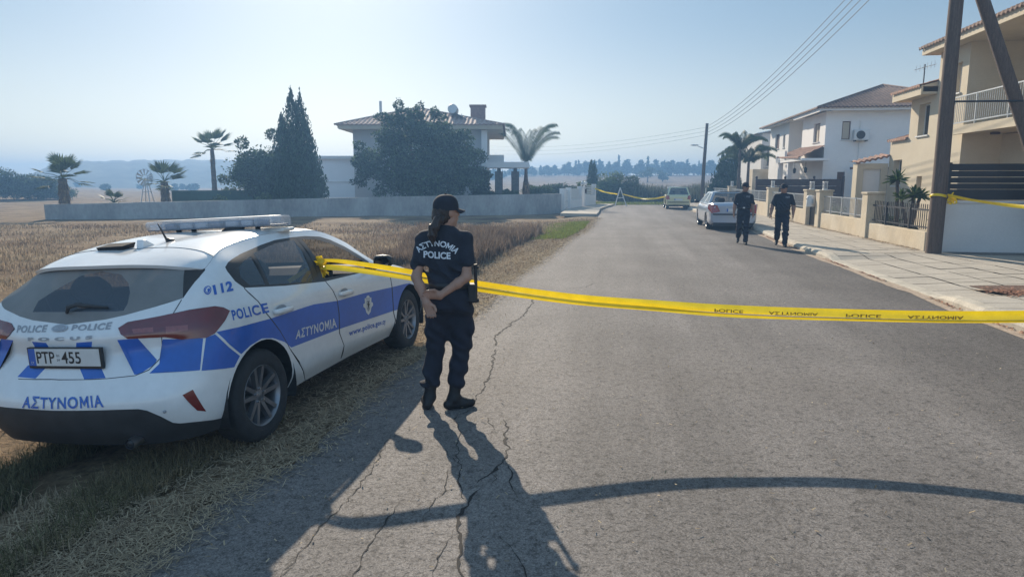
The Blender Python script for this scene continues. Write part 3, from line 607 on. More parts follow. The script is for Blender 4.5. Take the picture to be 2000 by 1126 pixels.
# ------------------------------------------------------------------ utility poles and wires
M_POLE = mat('weathered_pole', (.115, .082, .064), .9, var=.25, vscale=5, var2=.35, v2scale=30, bump=.6, bscale=25, stretch=(6, 6, .35))
def near_pole():
    t = thing('utility_pole', 'thick weathered wooden utility pole on the pavement wrapped with yellow tape', 'utility pole', (9.93, 15.8, .1)); b = MB(); n = 12
    b.tube([(.0, 0, -.2), (.005, 0, 1.5), (-.01, 0, 3), (-.03, 0, 4.6), (-.03, 0, 6.5), (-.03, 0, 9.1)], [.170, .163, .156, .148, .138, .122], 18); b.build('pole', M_POLE, t, smooth=True, auto=60)
    b = MB(); b.tube([(-.19, -.06, 7.9), (.15, -.06, 7.9)], .03, 8)
    for k in range(4): b.tube([(-.03, -.19, 7.9+k*.28), (-.03, .16, 7.9+k*.28)], .02, 8)
    b.build('wire_bracket', M_GALV, t)
    s = thing('pole_strut', 'slanting wooden strut propping the thick utility pole', 'strut', (12.6, 15.25, .1)); b = MB(); b.tube([(.12, -.02, -.3), (-1.05, .2, 2.75), (-2.62, .53, 6.75)], [.15, .142, .125], 16); b.build('pole', M_POLE, s, smooth=True, auto=60)
    b = MB(); b.tube([(-2.6, .42, 3.47), (-1.28, .12, 3.45)], .022, 8); b.build('tie_bar', M_IRON, s)
near_pole()
def far_pole():
    t = thing('utility_pole', 'thin wooden pole with a street lamp arm near the green car', 'utility pole', (15.1, 54, 0)); b = MB(); b.tube([(0, 0, -.2), (.06, 0, 3), (.17, 0, 6.3)], [.15, .135, .115], 12); b.build('pole', M_POLE, t, smooth=True)
    b = MB(); b.tube([(.08, -.05, 4.35), (-.5, -.05, 4.55)], .025, 8); b.build('lamp_arm', M_GALV, t); b = MB(); b.ball((-.75, -.05, 4.63), (.34, .11, .055), 12, 8); b.build('lamp_head', M_GREYLIV, t, smooth=True)
far_pole()
def wire(a, b, sag, label, group=None, r=.011):
    a, b = Vector(a), Vector(b); m = MB(); pts = [a.lerp(b, k/24)+Vector((0, 0, -sag*4*(k/24)*(1-k/24))) for k in range(25)]; m.tube(pts, r, 5); o = m.build('overhead_wire', M_IRON); tag(o, label, 'wire', group)
for k in range(4): wire((9.9, 15.6, 7.9+k*.28), (15.25, 54, 5.35+k*.24), .75, 'overhead wire strung from the thick near pole to the lamp pole', 'wires between the near and far poles', .012)
for k in range(3): wire((15.2, 54, 5.4+k*.3), (-8, 95, 6.3+k*.5), 1.1, 'thin overhead wire running left across the sky from the lamp pole', 'wires left of the lamp pole', .007)
sp_ = MB(); sp_.tube([(0, 0, 0), (0, 0, 1.35)], .035, 8); o = sp_.build('marker_post', M_FRAME); o.location = (14.4, 50.5, 0); tag(o, 'slim white post beside the thin far pole', 'post')

# ------------------------------------------------------------------ wall and house on the left
M_CWALL = mat('grey_concrete_wall', (.37, .36, .34), .92, var=.16, vscale=.8, var2=.14, v2scale=9, bump=.3, bscale=40, stretch=(1, 1, .5), tcol=(.27, .26, .245))
def left_wall():
    P = [(-22.6, 32.7, .70), (-14, 34.6, .86), (-6.5, 37.3, .98), (3.0, 41.2, 1.08)]; b = MB(); V = []
    for i, (x, y, h) in enumerate(P):
        V += [(x, y, -.4), (x, y, h), (x-.08, y+.24, h), (x-.08, y+.24, -.4)]
    b.add(V, [(4*i+k, 4*i+(k+1) % 4, 4*i+4+(k+1) % 4, 4*i+4+k) for i in range(3) for k in range(4)]+[(0, 3, 2, 1), (12, 13, 14, 15)])
    tag(b.build('concrete_wall', M_CWALL), 'long low grey concrete wall behind the dry field', 'wall')
left_wall()
def white_fence():
    t = thing('gate_fence', 'white slatted fence and gate panels at the end of the concrete wall', 'fence', (3.2, 41.6, .1)); A = Vector((0, 0, 0)); B = Vector((3.1, 9.6, 0)); d = (B-A).normalized(); n = Vector((d.y, -d.x, 0))
    def seg(m, f0, f1, z0, z1, th=.05, off=0., mi=0):
        a = A.lerp(B, f0)+n*off; b_ = A.lerp(B, f1)+n*off; m.add([(p.x+n.x*s, p.y+n.y*s, z) for z in (z0, z1) for p, s in ((a, 0), (b_, 0), (b_, -th), (a, -th))], [(0, 3, 2, 1), (4, 5, 6, 7), (0, 1, 5, 4), (1, 2, 6, 5), (2, 3, 7, 6), (3, 0, 4, 7)], mi)
    for f in (0, .16, .49, .60, .985): b = MB(); seg(b, f, f+.035, -.1, 1.28+f*.25, .3); b.build('post', M_WHITEW, t)
    b = MB()
    for k in range(8): seg(b, .03, .15, .1+k*.14, .2+k*.14, .04, -.1); seg(b, .2, .48, .1+k*.14, .2+k*.15, .04, -.1); seg(b, .64, .98, .5+k*.12, .58+k*.12, .04, -.1)
    b.build('slats', M_FRAME, t)
    for f0, f1, z in ((.2, .48, .52), (.62, .80, .82), (.80, .98, .70)): b = MB(); seg(b, f0, f1, -.1, z, .1, .03); b.build('base_panel', M_WHITEW, t)
    b = MB(); seg(b, .60, .625, .9, 1.2, .1, .12); b.build('letter_box', M_TRIM, t)
    for f in (.50, .61):
        q = A.lerp(B, f); l = thing('gate_lamp', 'white gate lamp on its post at the white fence', 'lamp', Vector((3.2, 41.6, .1))+q+Vector((.05, .1, 1.42)), 0, 'lamps on the white gate posts'); b = MB(); b.ball((0, 0, .16), (.13, .13, .16), 12, 8); b.build('globe', M_FRAME, l, smooth=True); b = MB(); b.tube([(0, 0, -.05), (0, 0, .04)], .05, 8); b.build('base', M_IRON, l)
white_fence()
M_LHW = mat('pale_render_left', (.42, .41, .40), .92, var=.06, vscale=.6, var2=.05, v2scale=20)
def left_house():
    t = thing('hipped_house', 'pale house with tiled hip roof mostly hidden by the big bushy tree', 'house', (-6.2, 48, 0)); b = MB()
    b.box((-4.9, 0, -.2), (4.3, 10, 5.35)); b.build('wall', M_LHW, t)
    b = MB(); b.box((-5.7, -.8, 5.36), (5.5, 11, 5.42)); b.box((-5.74, -.84, 5.42), (5.54, -.76, 5.66)); b.box((5.46, -.76, 5.42), (5.54, 11, 5.66)); b.box((-5.74, -.76, 5.42), (-5.66, 11, 5.66)); b.build('eaves', M_BEIGE, t)
    A, B, C, D = (-5.9, -1, 5.66), (5.7, -1, 5.66), (5.7, 11.2, 5.66), (-5.9, 11.2, 5.66); r0, r1 = (-1.0, 4.6, 7.35), (-.6, 6.0, 7.35)
    M_TILE3 = mat('clay_tiles_pale', (.33, .215, .165), .85, var=.2, vscale=2.2, var2=.25, v2scale=9)
    for q in ([A, B, r0, r0], [B, C, r1, r0], [D, A, r0, r1], [C, D, r1, r1]): tile_roof(q, 'roof', M_TILE3, t, pitch=.3, amp=.035)
    ridge_caps([A, r0, B], M_TILE3, t)
    b = MB(); b.box((3.2, 2.0, 5.6), (4.25, 2.9, 7.15)); b.box((3.12, 1.92, 7.15), (4.33, 2.98, 7.28)); b.build('chimney', mat('chimney_brick', (.24, .14, .11), .9, var=.2, vscale=6), t)
    b = MB(); b.tube([(-3.4, 2.6, 6.3), (-3.4, 2.6, 7.6)], .10, 8); b.build('flue_pipe', M_GALV, t)
    for x, y in ((4.32, -.32),): b = MB(); b.box((x-.25, y, -.2), (x+.15, y+.3, 5.34)); b.build('corner_column', M_WHITEW, t)
    # entrance canopy on square dark columns
    b = MB(); b.box((4.4, -.6, 2.75), (7.4, 2.6, 3.15)); b.box((4.4, 2.6, 3.15), (5.6, 3.2, 3.75)); b.build('canopy', M_WHITEW, t)
    for x in (5.0, 6.15): b = MB(); b.box((x, -.3, -.1), (x+.55, .25, 2.5)); b.box((x+.15, -.15, 2.5), (x+.4, .1, 2.75)); b.build('canopy_column', mat('stone_clad', (.10, .095, .09), .9, var=.3, vscale=8), t)
    # solar water heater
    h = thing('solar_heater', 'solar water heater tank on the hipped roof beside the tree top', 'water heater', (-4.1, 49.5, 6.15)); b = MB(); b.lathe([(0, -.7), (.30, -.7), (.34, -.64), (.34, .64), (.30, .7), (0, .7)], 18, 0, (-.1, .0, .72), axis='y'); b.build('tank', M_GALV, h, smooth=True, auto=40)
    b = MB(); b.add([(.2, -1.0, .40), (2.2, -1.1, -.75), (2.2, .8, -.75), (.2, .8, .40), (.2, -1.0, .34), (2.2, -1.1, -.81), (2.2, .8, -.81), (.2, .8, .34)], [(0, 1, 2, 3), (7, 6, 5, 4), (0, 4, 5, 1), (1, 5, 6, 2), (2, 6, 7, 3), (3, 7, 4, 0)]); b.build('panel', M_WGLASS, h)
    for x in (-.3, .5): b = MB(); b.tube([(x, 0, -.6), (x, 0, .45)], .03, 6); b.build('stand', M_GALV, h)
left_house()
def shed():
    t = thing('long_shed', 'long white flat-roofed building between the cypress and the bushy tree', 'building', (-14, 58, 0)); b = MB(); b.box((-2.5, 0, -.2), (6.8, 12, 3.7)); b.build('wall', mat('shed_white', (.70, .70, .69), .9, var=.05, vscale=.4), t); b = MB(); b.box((-2.7, -.3, 3.7), (7, 12.2, 3.95)); b.build('roof', M_GREYW, t); b = MB(); b.box((-2.5, -.06, 1.75), (6.8, -.002, 1.85)); b.build('band', M_GREYW, t)
shed()
# ------------------------------------------------------------------ patrol car: control net of the right half (x forward, r to the right, z up)
CAR_NET = np.array([
[(-0.72,0,0.22),(-0.8,0,0.34),(-0.825,0,0.49),(-0.765,0,0.625),(-0.7,0,0.76),(-0.705,0,0.885),(-0.65,0,0.962),(-0.545,0,1.12),(-0.385,0,1.275)],
[(-0.71,0.28,0.22),(-0.79,0.28,0.34),(-0.815,0.28,0.495),(-0.755,0.28,0.635),(-0.692,0.28,0.77),(-0.695,0.28,0.89),(-0.64,0.28,0.972),(-0.535,0.27,1.122),(-0.365,0.26,1.273)],
[(-0.68,0.5,0.22),(-0.755,0.51,0.35),(-0.785,0.52,0.5),(-0.725,0.52,0.655),(-0.655,0.52,0.79),(-0.655,0.52,0.905),(-0.595,0.52,1.01),(-0.475,0.48,1.135),(-0.325,0.45,1.262)],
[(-0.6,0.66,0.22),(-0.68,0.68,0.35),(-0.71,0.7,0.5),(-0.655,0.7,0.665),(-0.595,0.7,0.8),(-0.585,0.695,0.925),(-0.505,0.675,1.07),(-0.38,0.64,1.16),(-0.255,0.6,1.245)],
[(-0.5,0.75,0.22),(-0.575,0.785,0.35),(-0.6,0.8,0.5),(-0.555,0.8,0.67),(-0.5,0.8,0.81),(-0.475,0.79,0.945),(-0.39,0.745,1.095),(-0.28,0.705,1.175),(-0.2,0.665,1.232)],
[(-0.4,0.79,0.22),(-0.445,0.845,0.35),(-0.45,0.865,0.5),(-0.425,0.865,0.67),(-0.38,0.865,0.81),(-0.345,0.845,0.95),(-0.27,0.79,1.1),(-0.185,0.735,1.195),(-0.125,0.665,1.268)],
[(-0.25,0.8,0.22),(-0.27,0.87,0.35),(-0.27,0.888,0.5),(-0.26,0.89,0.67),(-0.23,0.89,0.81),(-0.2,0.872,0.95),(-0.14,0.815,1.09),(-0.08,0.74,1.215),(-0.03,0.64,1.31)],
[(0,0.8,0.22),(0,0.875,0.35),(0,0.895,0.5),(0,0.9,0.67),(0,0.905,0.81),(0,0.895,0.94),(0.02,0.84,1.073),(0.07,0.745,1.23),(0.12,0.61,1.35)],
[(0.4,0.79,0.22),(0.4,0.865,0.35),(0.4,0.888,0.5),(0.4,0.9,0.67),(0.4,0.908,0.81),(0.4,0.902,0.92),(0.4,0.855,1.035),(0.4,0.755,1.22),(0.42,0.59,1.388)],
[(0.75,0.785,0.22),(0.75,0.86,0.35),(0.75,0.885,0.5),(0.75,0.9,0.67),(0.75,0.908,0.8),(0.75,0.902,0.905),(0.75,0.865,1.003),(0.75,0.765,1.21),(0.75,0.585,1.4)],
[(1.15,0.785,0.22),(1.15,0.86,0.35),(1.15,0.885,0.5),(1.15,0.9,0.66),(1.15,0.908,0.79),(1.15,0.902,0.89),(1.15,0.868,0.988),(1.15,0.77,1.19),(1.12,0.585,1.396)],
[(1.6,0.785,0.22),(1.6,0.86,0.35),(1.6,0.885,0.5),(1.6,0.9,0.65),(1.6,0.908,0.78),(1.6,0.902,0.875),(1.6,0.868,0.974),(1.58,0.785,1.15),(1.48,0.595,1.362)],
[(2,0.79,0.22),(2,0.865,0.35),(2,0.888,0.5),(2,0.9,0.64),(2,0.908,0.76),(2,0.9,0.86),(2,0.862,0.96),(1.96,0.8,1.06),(1.85,0.655,1.225)],
[(2.3,0.8,0.22),(2.3,0.875,0.35),(2.3,0.895,0.5),(2.3,0.9,0.63),(2.3,0.905,0.74),(2.3,0.895,0.84),(2.3,0.86,0.93),(2.27,0.82,0.965),(2.18,0.725,1.03)],
[(2.7,0.8,0.22),(2.7,0.875,0.35),(2.7,0.895,0.48),(2.7,0.9,0.6),(2.7,0.9,0.71),(2.7,0.885,0.8),(2.7,0.845,0.87),(2.7,0.8,0.9),(2.68,0.72,0.925)],
[(3.08,0.78,0.22),(3.08,0.86,0.33),(3.08,0.88,0.45),(3.08,0.875,0.56),(3.06,0.865,0.66),(3.04,0.845,0.74),(3.02,0.805,0.8),(3,0.755,0.83),(2.98,0.68,0.85)],
[(3.33,0.62,0.22),(3.36,0.7,0.32),(3.37,0.72,0.42),(3.36,0.72,0.52),(3.33,0.72,0.61),(3.3,0.71,0.68),(3.26,0.685,0.735),(3.22,0.65,0.765),(3.18,0.6,0.785)],
[(3.45,0.36,0.22),(3.5,0.4,0.31),(3.52,0.42,0.4),(3.52,0.42,0.49),(3.5,0.42,0.57),(3.48,0.42,0.64),(3.44,0.41,0.69),(3.4,0.4,0.72),(3.35,0.38,0.745)],
[(3.49,0,0.22),(3.54,0,0.31),(3.565,0,0.4),(3.565,0,0.48),(3.55,0,0.56),(3.53,0,0.63),(3.49,0,0.68),(3.45,0,0.71),(3.4,0,0.735)]])
# outlines of panels, glass, stripes and lettering on that skin, in its own (s, v) coordinates
CAR_REG = {
'rear_window': [(0, 8), (0, 6), (1.48, 6.18), (2.34, 6.16), (3.33, 6.02), (3.48, 6.3), (3.65, 6.95), (4.26, 7.78), (4.23, 8)],
'fin': [(2.86, 7.97), (2.92, 7.57), (3.36, 6.01), (3.48, 6.3), (3.65, 6.95), (4.26, 7.78), (4.23, 8), (3.4, 8)],
'wiped': [(-1.12, 6.44), (-1.11, 6.84), (-0.64, 7.37), (-0.26, 7.77), (0.26, 7.9), (0.84, 7.77), (1.22, 7.43), (1.42, 7.07), (1.47, 6.63), (1.41, 6.38), (0.15, 6.49)],
'tailgate': [(0, 8), (0, 3.02), (1.24, 3.1), (2, 3.07), (2.36, 3.22), (2.62, 3.62), (2.65, 4.24), (2.72, 5.23), (3.04, 5.52), (3.31, 5.97), (3.48, 6.3), (3.65, 6.95), (4.26, 7.78), (4.23, 8)],
'light': [(1.43, 5.5), (1.63, 5.78), (3.04, 5.52), (4.9, 5.38), (5.35, 5.27), (5.7, 5.08), (5.37, 4.73), (4.78, 4.27), (4.37, 4.15), (3.34, 4.33), (2.77, 4.62), (1.73, 4.78), (1.55, 5.07)],
'lens1': [(1.82, 5.29), (2.44, 5.18), (2.46, 4.95), (1.89, 5.04)],
'lens2': [(2.84, 5.09), (3.64, 4.92), (3.63, 4.7), (2.84, 4.75)],
'skirt': [(0, 0), (0, 1.86), (1.28, 1.86), (2.21, 1.83), (2.44, 1.74), (2.81, 1.42), (3.13, 1.05), (3.36, 0.95), (5.57, 0.51), (6.4, 1), (6.4, 0)],
'reflector': [(3.61, 2.14), (4.01, 2.25), (4.46, 1.23), (4.11, 1.38)],
'dlo': [(6.1, 7.1), (6.53, 7.26), (7.32, 7.46), (8.21, 7.64), (8.88, 7.74), (9.52, 7.76), (10.1, 7.77), (10.68, 7.73), (10.99, 7.64), (11.37, 7.43), (11.69, 7.08), (11.87, 6.74), (11.83, 6.01), (11.34, 5.92), (9.61, 5.89), (8.07, 5.96), (6.79, 6.02), (6.41, 6.33), (6.11, 6.87)],
'quarter': [(6.92, 6.89), (7.27, 7.13), (7.58, 7.28), (7.51, 6.1), (7.05, 6.11), (6.81, 6.47)],
'rwin': [(7.73, 7.38), (8.76, 7.61), (9.5, 7.65), (9.19, 6.01), (7.63, 6.07)],
'fwin': [(9.83, 7.66), (10.34, 7.62), (10.76, 7.45), (11.1, 7.18), (11.46, 6.78), (11.7, 6.4), (11.32, 6), (9.71, 6.06), (9.59, 6.07)],
'reardoor': [(6.81, 5.95), (7.11, 5.3), (7.26, 4.51), (7.59, 3.37), (7.86, 2.41), (8.8, 0.06), (10.27, 0.16), (10.15, 1.22), (9.94, 2.1), (9.93, 3.13), (9.87, 4.12), (9.77, 4.94), (9.64, 5.85), (9.42, 6.03), (9.68, 7.76), (8.88, 7.74), (8.21, 7.64), (7.32, 7.46), (6.53, 7.26), (6.1, 7.1), (6.11, 6.87), (6.41, 6.33)],
'frontdoor': [(9.42, 6.03), (9.64, 5.85), (9.77, 4.94), (9.87, 4.12), (9.93, 3.13), (9.94, 2.1), (10.15, 1.22), (10.27, 0.16), (13.44, 0), (13.4, 0), (12.89, 1.81), (12.85, 3.6), (12.85, 4.67), (12.57, 4.88), (11.83, 6.01), (11.87, 6.74), (11.69, 7.08), (11.37, 7.43), (10.99, 7.64), (10.68, 7.73), (10.1, 7.77), (9.68, 7.76)],
'blue1': [(4.87, 4.32), (7.38, 4.21), (8.92, 4.29), (9.9, 4.04), (12.78, 3.94), (14.08, 4.04), (14.52, 3.71), (14.66, 3.21), (14.12, 3.51), (13.54, 3.01), (13.21, 1.91), (12.8, 1.95), (9.92, 2.31), (7.91, 2.42), (7.7, 2.78), (7.37, 3.16), (7.02, 3.35), (6.58, 3.22), (6.19, 2.99)],
'blue2': [(4.8, 4.23), (6.13, 2.94), (5.85, 2.59), (4.32, 2.82), (4.37, 4.16)],
'blue3': [(4.25, 4.16), (4.26, 2.85), (2.4, 3.07), (2.64, 3.4), (2.7, 4.51)],
'stripe_r': [(1.44, 4.78), (1.99, 4.73), (2.54, 3.58), (2.5, 3.4), (2.12, 3.09), (1.98, 3.1)],
'stripe_b': [(0.41, 3.66), (0.97, 3.62), (1.2, 3.1), (0.64, 3.12)],
'stripe_t': [(0.4, 4.77), (0.8, 4.8), (0.71, 4.24), (0.3, 4.22)],
'sill': [(8.32, 0), (8.81, 0.06), (10.58, 0.1), (13.44, 0), (13.2, 0), (8, 0)],
'gap_tailgate': [(-1.15, 3.01), (-0.19, 3.11), (1.25, 3.06), (2.01, 3.04), (2.38, 3.19), (2.64, 3.6), (2.67, 4.23), (2.74, 5.22), (3.06, 5.5), (3.33, 5.95), (3.29, 5.99), (3.03, 5.53), (2.71, 5.24), (2.64, 4.24), (2.61, 3.63), (2.36, 3.23), (2, 3.07), (1.24, 3.09), (-0.2, 3.15), (-1.16, 3.04)],
'gap_rear': [(6.77, 6.01), (6.79, 5.94), (7.09, 5.29), (7.25, 4.5), (7.58, 3.36), (7.85, 2.4), (8.78, 0.08), (8.81, 0.08), (7.87, 2.41), (7.6, 3.37), (7.28, 4.52), (7.12, 5.31), (6.83, 5.96), (6.81, 6.03)],
'gap_mid': [(9.61, 5.87), (9.75, 4.93), (9.86, 4.12), (9.91, 3.14), (9.92, 2.1), (10.14, 1.23), (10.2, 0.34), (10.25, 0.27), (10.17, 1.21), (9.96, 2.09), (9.95, 3.13), (9.89, 4.11), (9.78, 4.95), (9.64, 5.89)],
'gap_front': [(12.39, 5.08), (12.79, 5), (12.81, 3.6), (12.86, 1.83), (13.36, 0.01), (13.43, 0), (12.93, 1.8), (12.88, 3.59), (12.86, 5.03), (12.42, 5.16)],
'arch_r': [(7.88, 0), (7.88, 0), (7.93, 0.03), (7.95, 0.48), (7.96, 0.93), (7.94, 1.34), (7.9, 1.72), (7.84, 2.06), (7.76, 2.35), (7.67, 2.6), (7.56, 2.81), (7.44, 3), (7.31, 3.15), (7.17, 3.24), (7, 3.27), (6.81, 3.24), (6.61, 3.15), (6.4, 3), (6.19, 2.81), (6, 2.6), (5.82, 2.35), (5.66, 2.06), (5.54, 1.72), (5.45, 1.34), (5.38, 0.93), (5.29, 0.48), (5.24, 0.03), (5.38, 0), (5.38, 0)],
'arch_f': [(14.89, 0), (14.89, 0), (14.94, 0.06), (14.98, 0.57), (14.98, 1.08), (14.96, 1.55), (14.92, 2), (14.85, 2.44), (14.76, 2.84), (14.67, 3.2), (14.56, 3.49), (14.43, 3.71), (14.3, 3.86), (14.15, 3.92), (14, 3.9), (13.86, 3.81), (13.72, 3.64), (13.59, 3.41), (13.47, 3.12), (13.37, 2.79), (13.27, 2.43), (13.19, 2.05), (13.13, 1.68), (13.09, 1.32), (13.07, 0.93), (13.08, 0.49), (13.11, 0.05), (13.16, 0), (13.16, 0)],
't_bumper': [(-0.82, 2.4), (1.21, 2.48), (1.3, 1.98), (-0.85, 1.9)],
't_pol_l': [(-1.38, 5.78), (-0.49, 6), (-0.45, 5.5), (-1.32, 5.27)],
't_pol_r': [(0.18, 6), (1.2, 5.98), (1.22, 5.51), (0.2, 5.65)],
't_model': [(-0.9, 5.04), (0.82, 5.15), (0.82, 4.95), (-0.9, 4.84)],
't_badge': [(-0.4, 6.03), (0.02, 6.05), (0.12, 5.54), (-0.28, 5.51)],
't_side': [(5.76, 5.09), (7.33, 5.14), (7.33, 4.59), (5.83, 4.63)],
't_band': [(8.12, 3.11), (9.78, 3), (9.82, 2.46), (8.07, 2.69)],
't_web': [(10.32, 2), (12.21, 1.68), (12.27, 1.22), (10.35, 1.56)],
't_112': [(4.85, 6.3), (6.18, 6.39), (6.11, 5.91), (4.95, 5.81)],
't_phone': [(4.27, 6.43), (4.92, 6.35), (4.92, 5.83), (4.38, 5.87)],
't_crest': [(10.94, 3.79), (11.44, 3.69), (11.47, 2.32), (10.95, 2.49)],
'wiper': [(-0.22, 6.58), (0.86, 6.53)]}
def _cr(t):
    t2 = t*t; t3 = t2*t
    return np.stack([-.5*t3+t2-.5*t, 1.5*t3-2.5*t2+1, -1.5*t3+2*t2+.5*t, .5*t3-.5*t2], -1)
_g = np.empty((CAR_NET.shape[0]+2, CAR_NET.shape[1]+2, 3)); _g[1:-1, 1:-1] = CAR_NET
_g[0, 1:-1] = CAR_NET[1]*[1, -1, 1]; _g[-1, 1:-1] = CAR_NET[-2]*[1, -1, 1]
_g[:, 0] = 2*_g[:, 1]-_g[:, 2]; _g[:, -1] = 2*_g[:, -2]-_g[:, -3]
def skin(s, v):
    """point (x, r, z) on the car's skin; negative s is the left half"""
    s = np.asarray(s, float); v = np.asarray(v, float); sg = np.where(s < 0, -1., 1.); s = np.clip(abs(s), 0, 18); v = np.clip(v, 0, 8)
    i = np.minimum(s.astype(int), 17); j = np.minimum(v.astype(int), 7); a = _cr(s-i); b = _cr(v-j); out = np.zeros(s.shape+(3,))
    for m in range(4):
        for n in range(4): out += (a[..., m]*b[..., n])[..., None]*_g[i+m, j+n]
    out[..., 1] *= sg; return out
def skin_n(s, v):
    """outward normal in (x, r, z)"""
    h = 1e-3; s = np.asarray(s, float); v = np.asarray(v, float); a = abs(s)
    n = np.cross(skin(a+h, v)-skin(np.maximum(a-h, 0), v), skin(a, np.minimum(v+h, 8))-skin(a, np.maximum(v-h, 0)))
    n /= -(np.linalg.norm(n, axis=-1, keepdims=True)+1e-12)
    n[..., 1] *= np.where(s < 0, -1., 1.); return n
def in_poly(pts, poly):
    x, y = pts[:, 0], pts[:, 1]; c = np.zeros(len(pts), bool); n = len(poly)
    for i in range(n):
        (x0, y0), (x1, y1) = poly[i], poly[i-1]
        if y0 == y1: continue
        c ^= ((y0 > y) != (y1 > y)) & (x < (x1-x0)*(y-y0)/(y1-y0)+x0)
    return c
def clip_pos(poly):
    out = []
    for i in range(len(poly)):
        a, b = poly[i-1], poly[i]
        if (a[0] >= 0) != (b[0] >= 0): t = a[0]/(a[0]-b[0]); out.append((0., a[1]+(b[1]-a[1])*t))
        if b[0] >= 0: out.append(b)
    return out
def two_sided(m, col):
    """dark lining on the inside of a painted shell"""
    nt = m.node_tree; g = nd(nt, 'ShaderNodeNewGeometry'); d = nd(nt, 'ShaderNodeBsdfDiffuse'); d.inputs[0].default_value = (*col, 1)
    mx = nd(nt, 'ShaderNodeMixShader'); b = nt.nodes['Principled BSDF']; nt.links.new(g.outputs['Backfacing'], mx.inputs[0])
    nt.links.new(b.outputs[0], mx.inputs[1]); nt.links.new(d.outputs[0], mx.inputs[2]); nt.links.new(mx.outputs[0], nt.nodes['Material Output'].inputs[0]); return m
M_WHITE = two_sided(mat('car_white', (.70, .70, .69), .32, var=.05, vscale=2.5, var2=.04, v2scale=14, coat=.7), (.05, .05, .055))
M_WHITE1 = mat('car_white_fittings', (.70, .70, .69), .32, var=.05, vscale=2.5, coat=.7)
M_BLUE = two_sided(mat('livery_blue', (.010, .105, .44), .38, var=.12, vscale=3, var2=.06, v2scale=22, coat=.4), (.05, .05, .055))
M_GREYLIV = mat('livery_grey', (.30, .31, .33), .45, var=.1, vscale=8)
M_TRIM = mat('black_trim', (.018, .018, .02), .45, var=.2, vscale=9)
M_PLAST = mat('black_plastic', (.032, .032, .034), .65, var=.25, vscale=6, bump=.15, bscale=300)
M_GAP = mat('panel_gap', (.05, .052, .06), .8)
M_LAMP = mat('lamp_red', (.13, .008, .012), .12, var=.2, vscale=9, coat=1)
M_LAMP2 = mat('lamp_lens', (.24, .055, .05), .15, var=.25, vscale=60, coat=1)
M_REFL = mat('reflector_red', (.16, .012, .01), .25, var=.2, vscale=200, coat=.6)
M_GLASS = mat('tinted_glass', (.07, .10, .125), .05, spec=.8, alpha=.62)
M_DUST = mat('dusty_glass', (.22, .215, .205), .55, var=.14, vscale=4, alpha=.86)
M_WIPED = mat('wiped_glass', (.08, .10, .125), .12, spec=.8, alpha=.6)
M_RUB = mat('tyre_rubber', (.022, .022, .023), .85, var=.3, vscale=12, bump=.2, bscale=80)
M_ALLOY = mat('alloy_grey', (.21, .215, .23), .36, metal=.75, var=.15, vscale=9)
M_STEEL = mat('steel', (.5, .5, .52), .35, metal=1, var=.15, vscale=20)
M_DARK = mat('cabin_fabric', (.022, .023, .027), .9, var=.3, vscale=14)
M_HEAD = mat('headlamp', (.5, .52, .55), .1, coat=1)
M_PLATE = mat('plate_white', (.62, .62, .60), .4, var=.06, vscale=12)
M_BLACKINK = mat('ink_black', (.015, .015, .016), .5)
M_CHROME = mat('mirror_glass', (.8, .8, .82), .03, metal=1)
M_CLEARLAMP = mat('lightbar_lens', (.62, .66, .72), .12, spec=.8, alpha=.36, coat=.5)
M_LBINNER = mat('lightbar_inner', (.05, .07, .12), .4, var=.5, vscale=25)

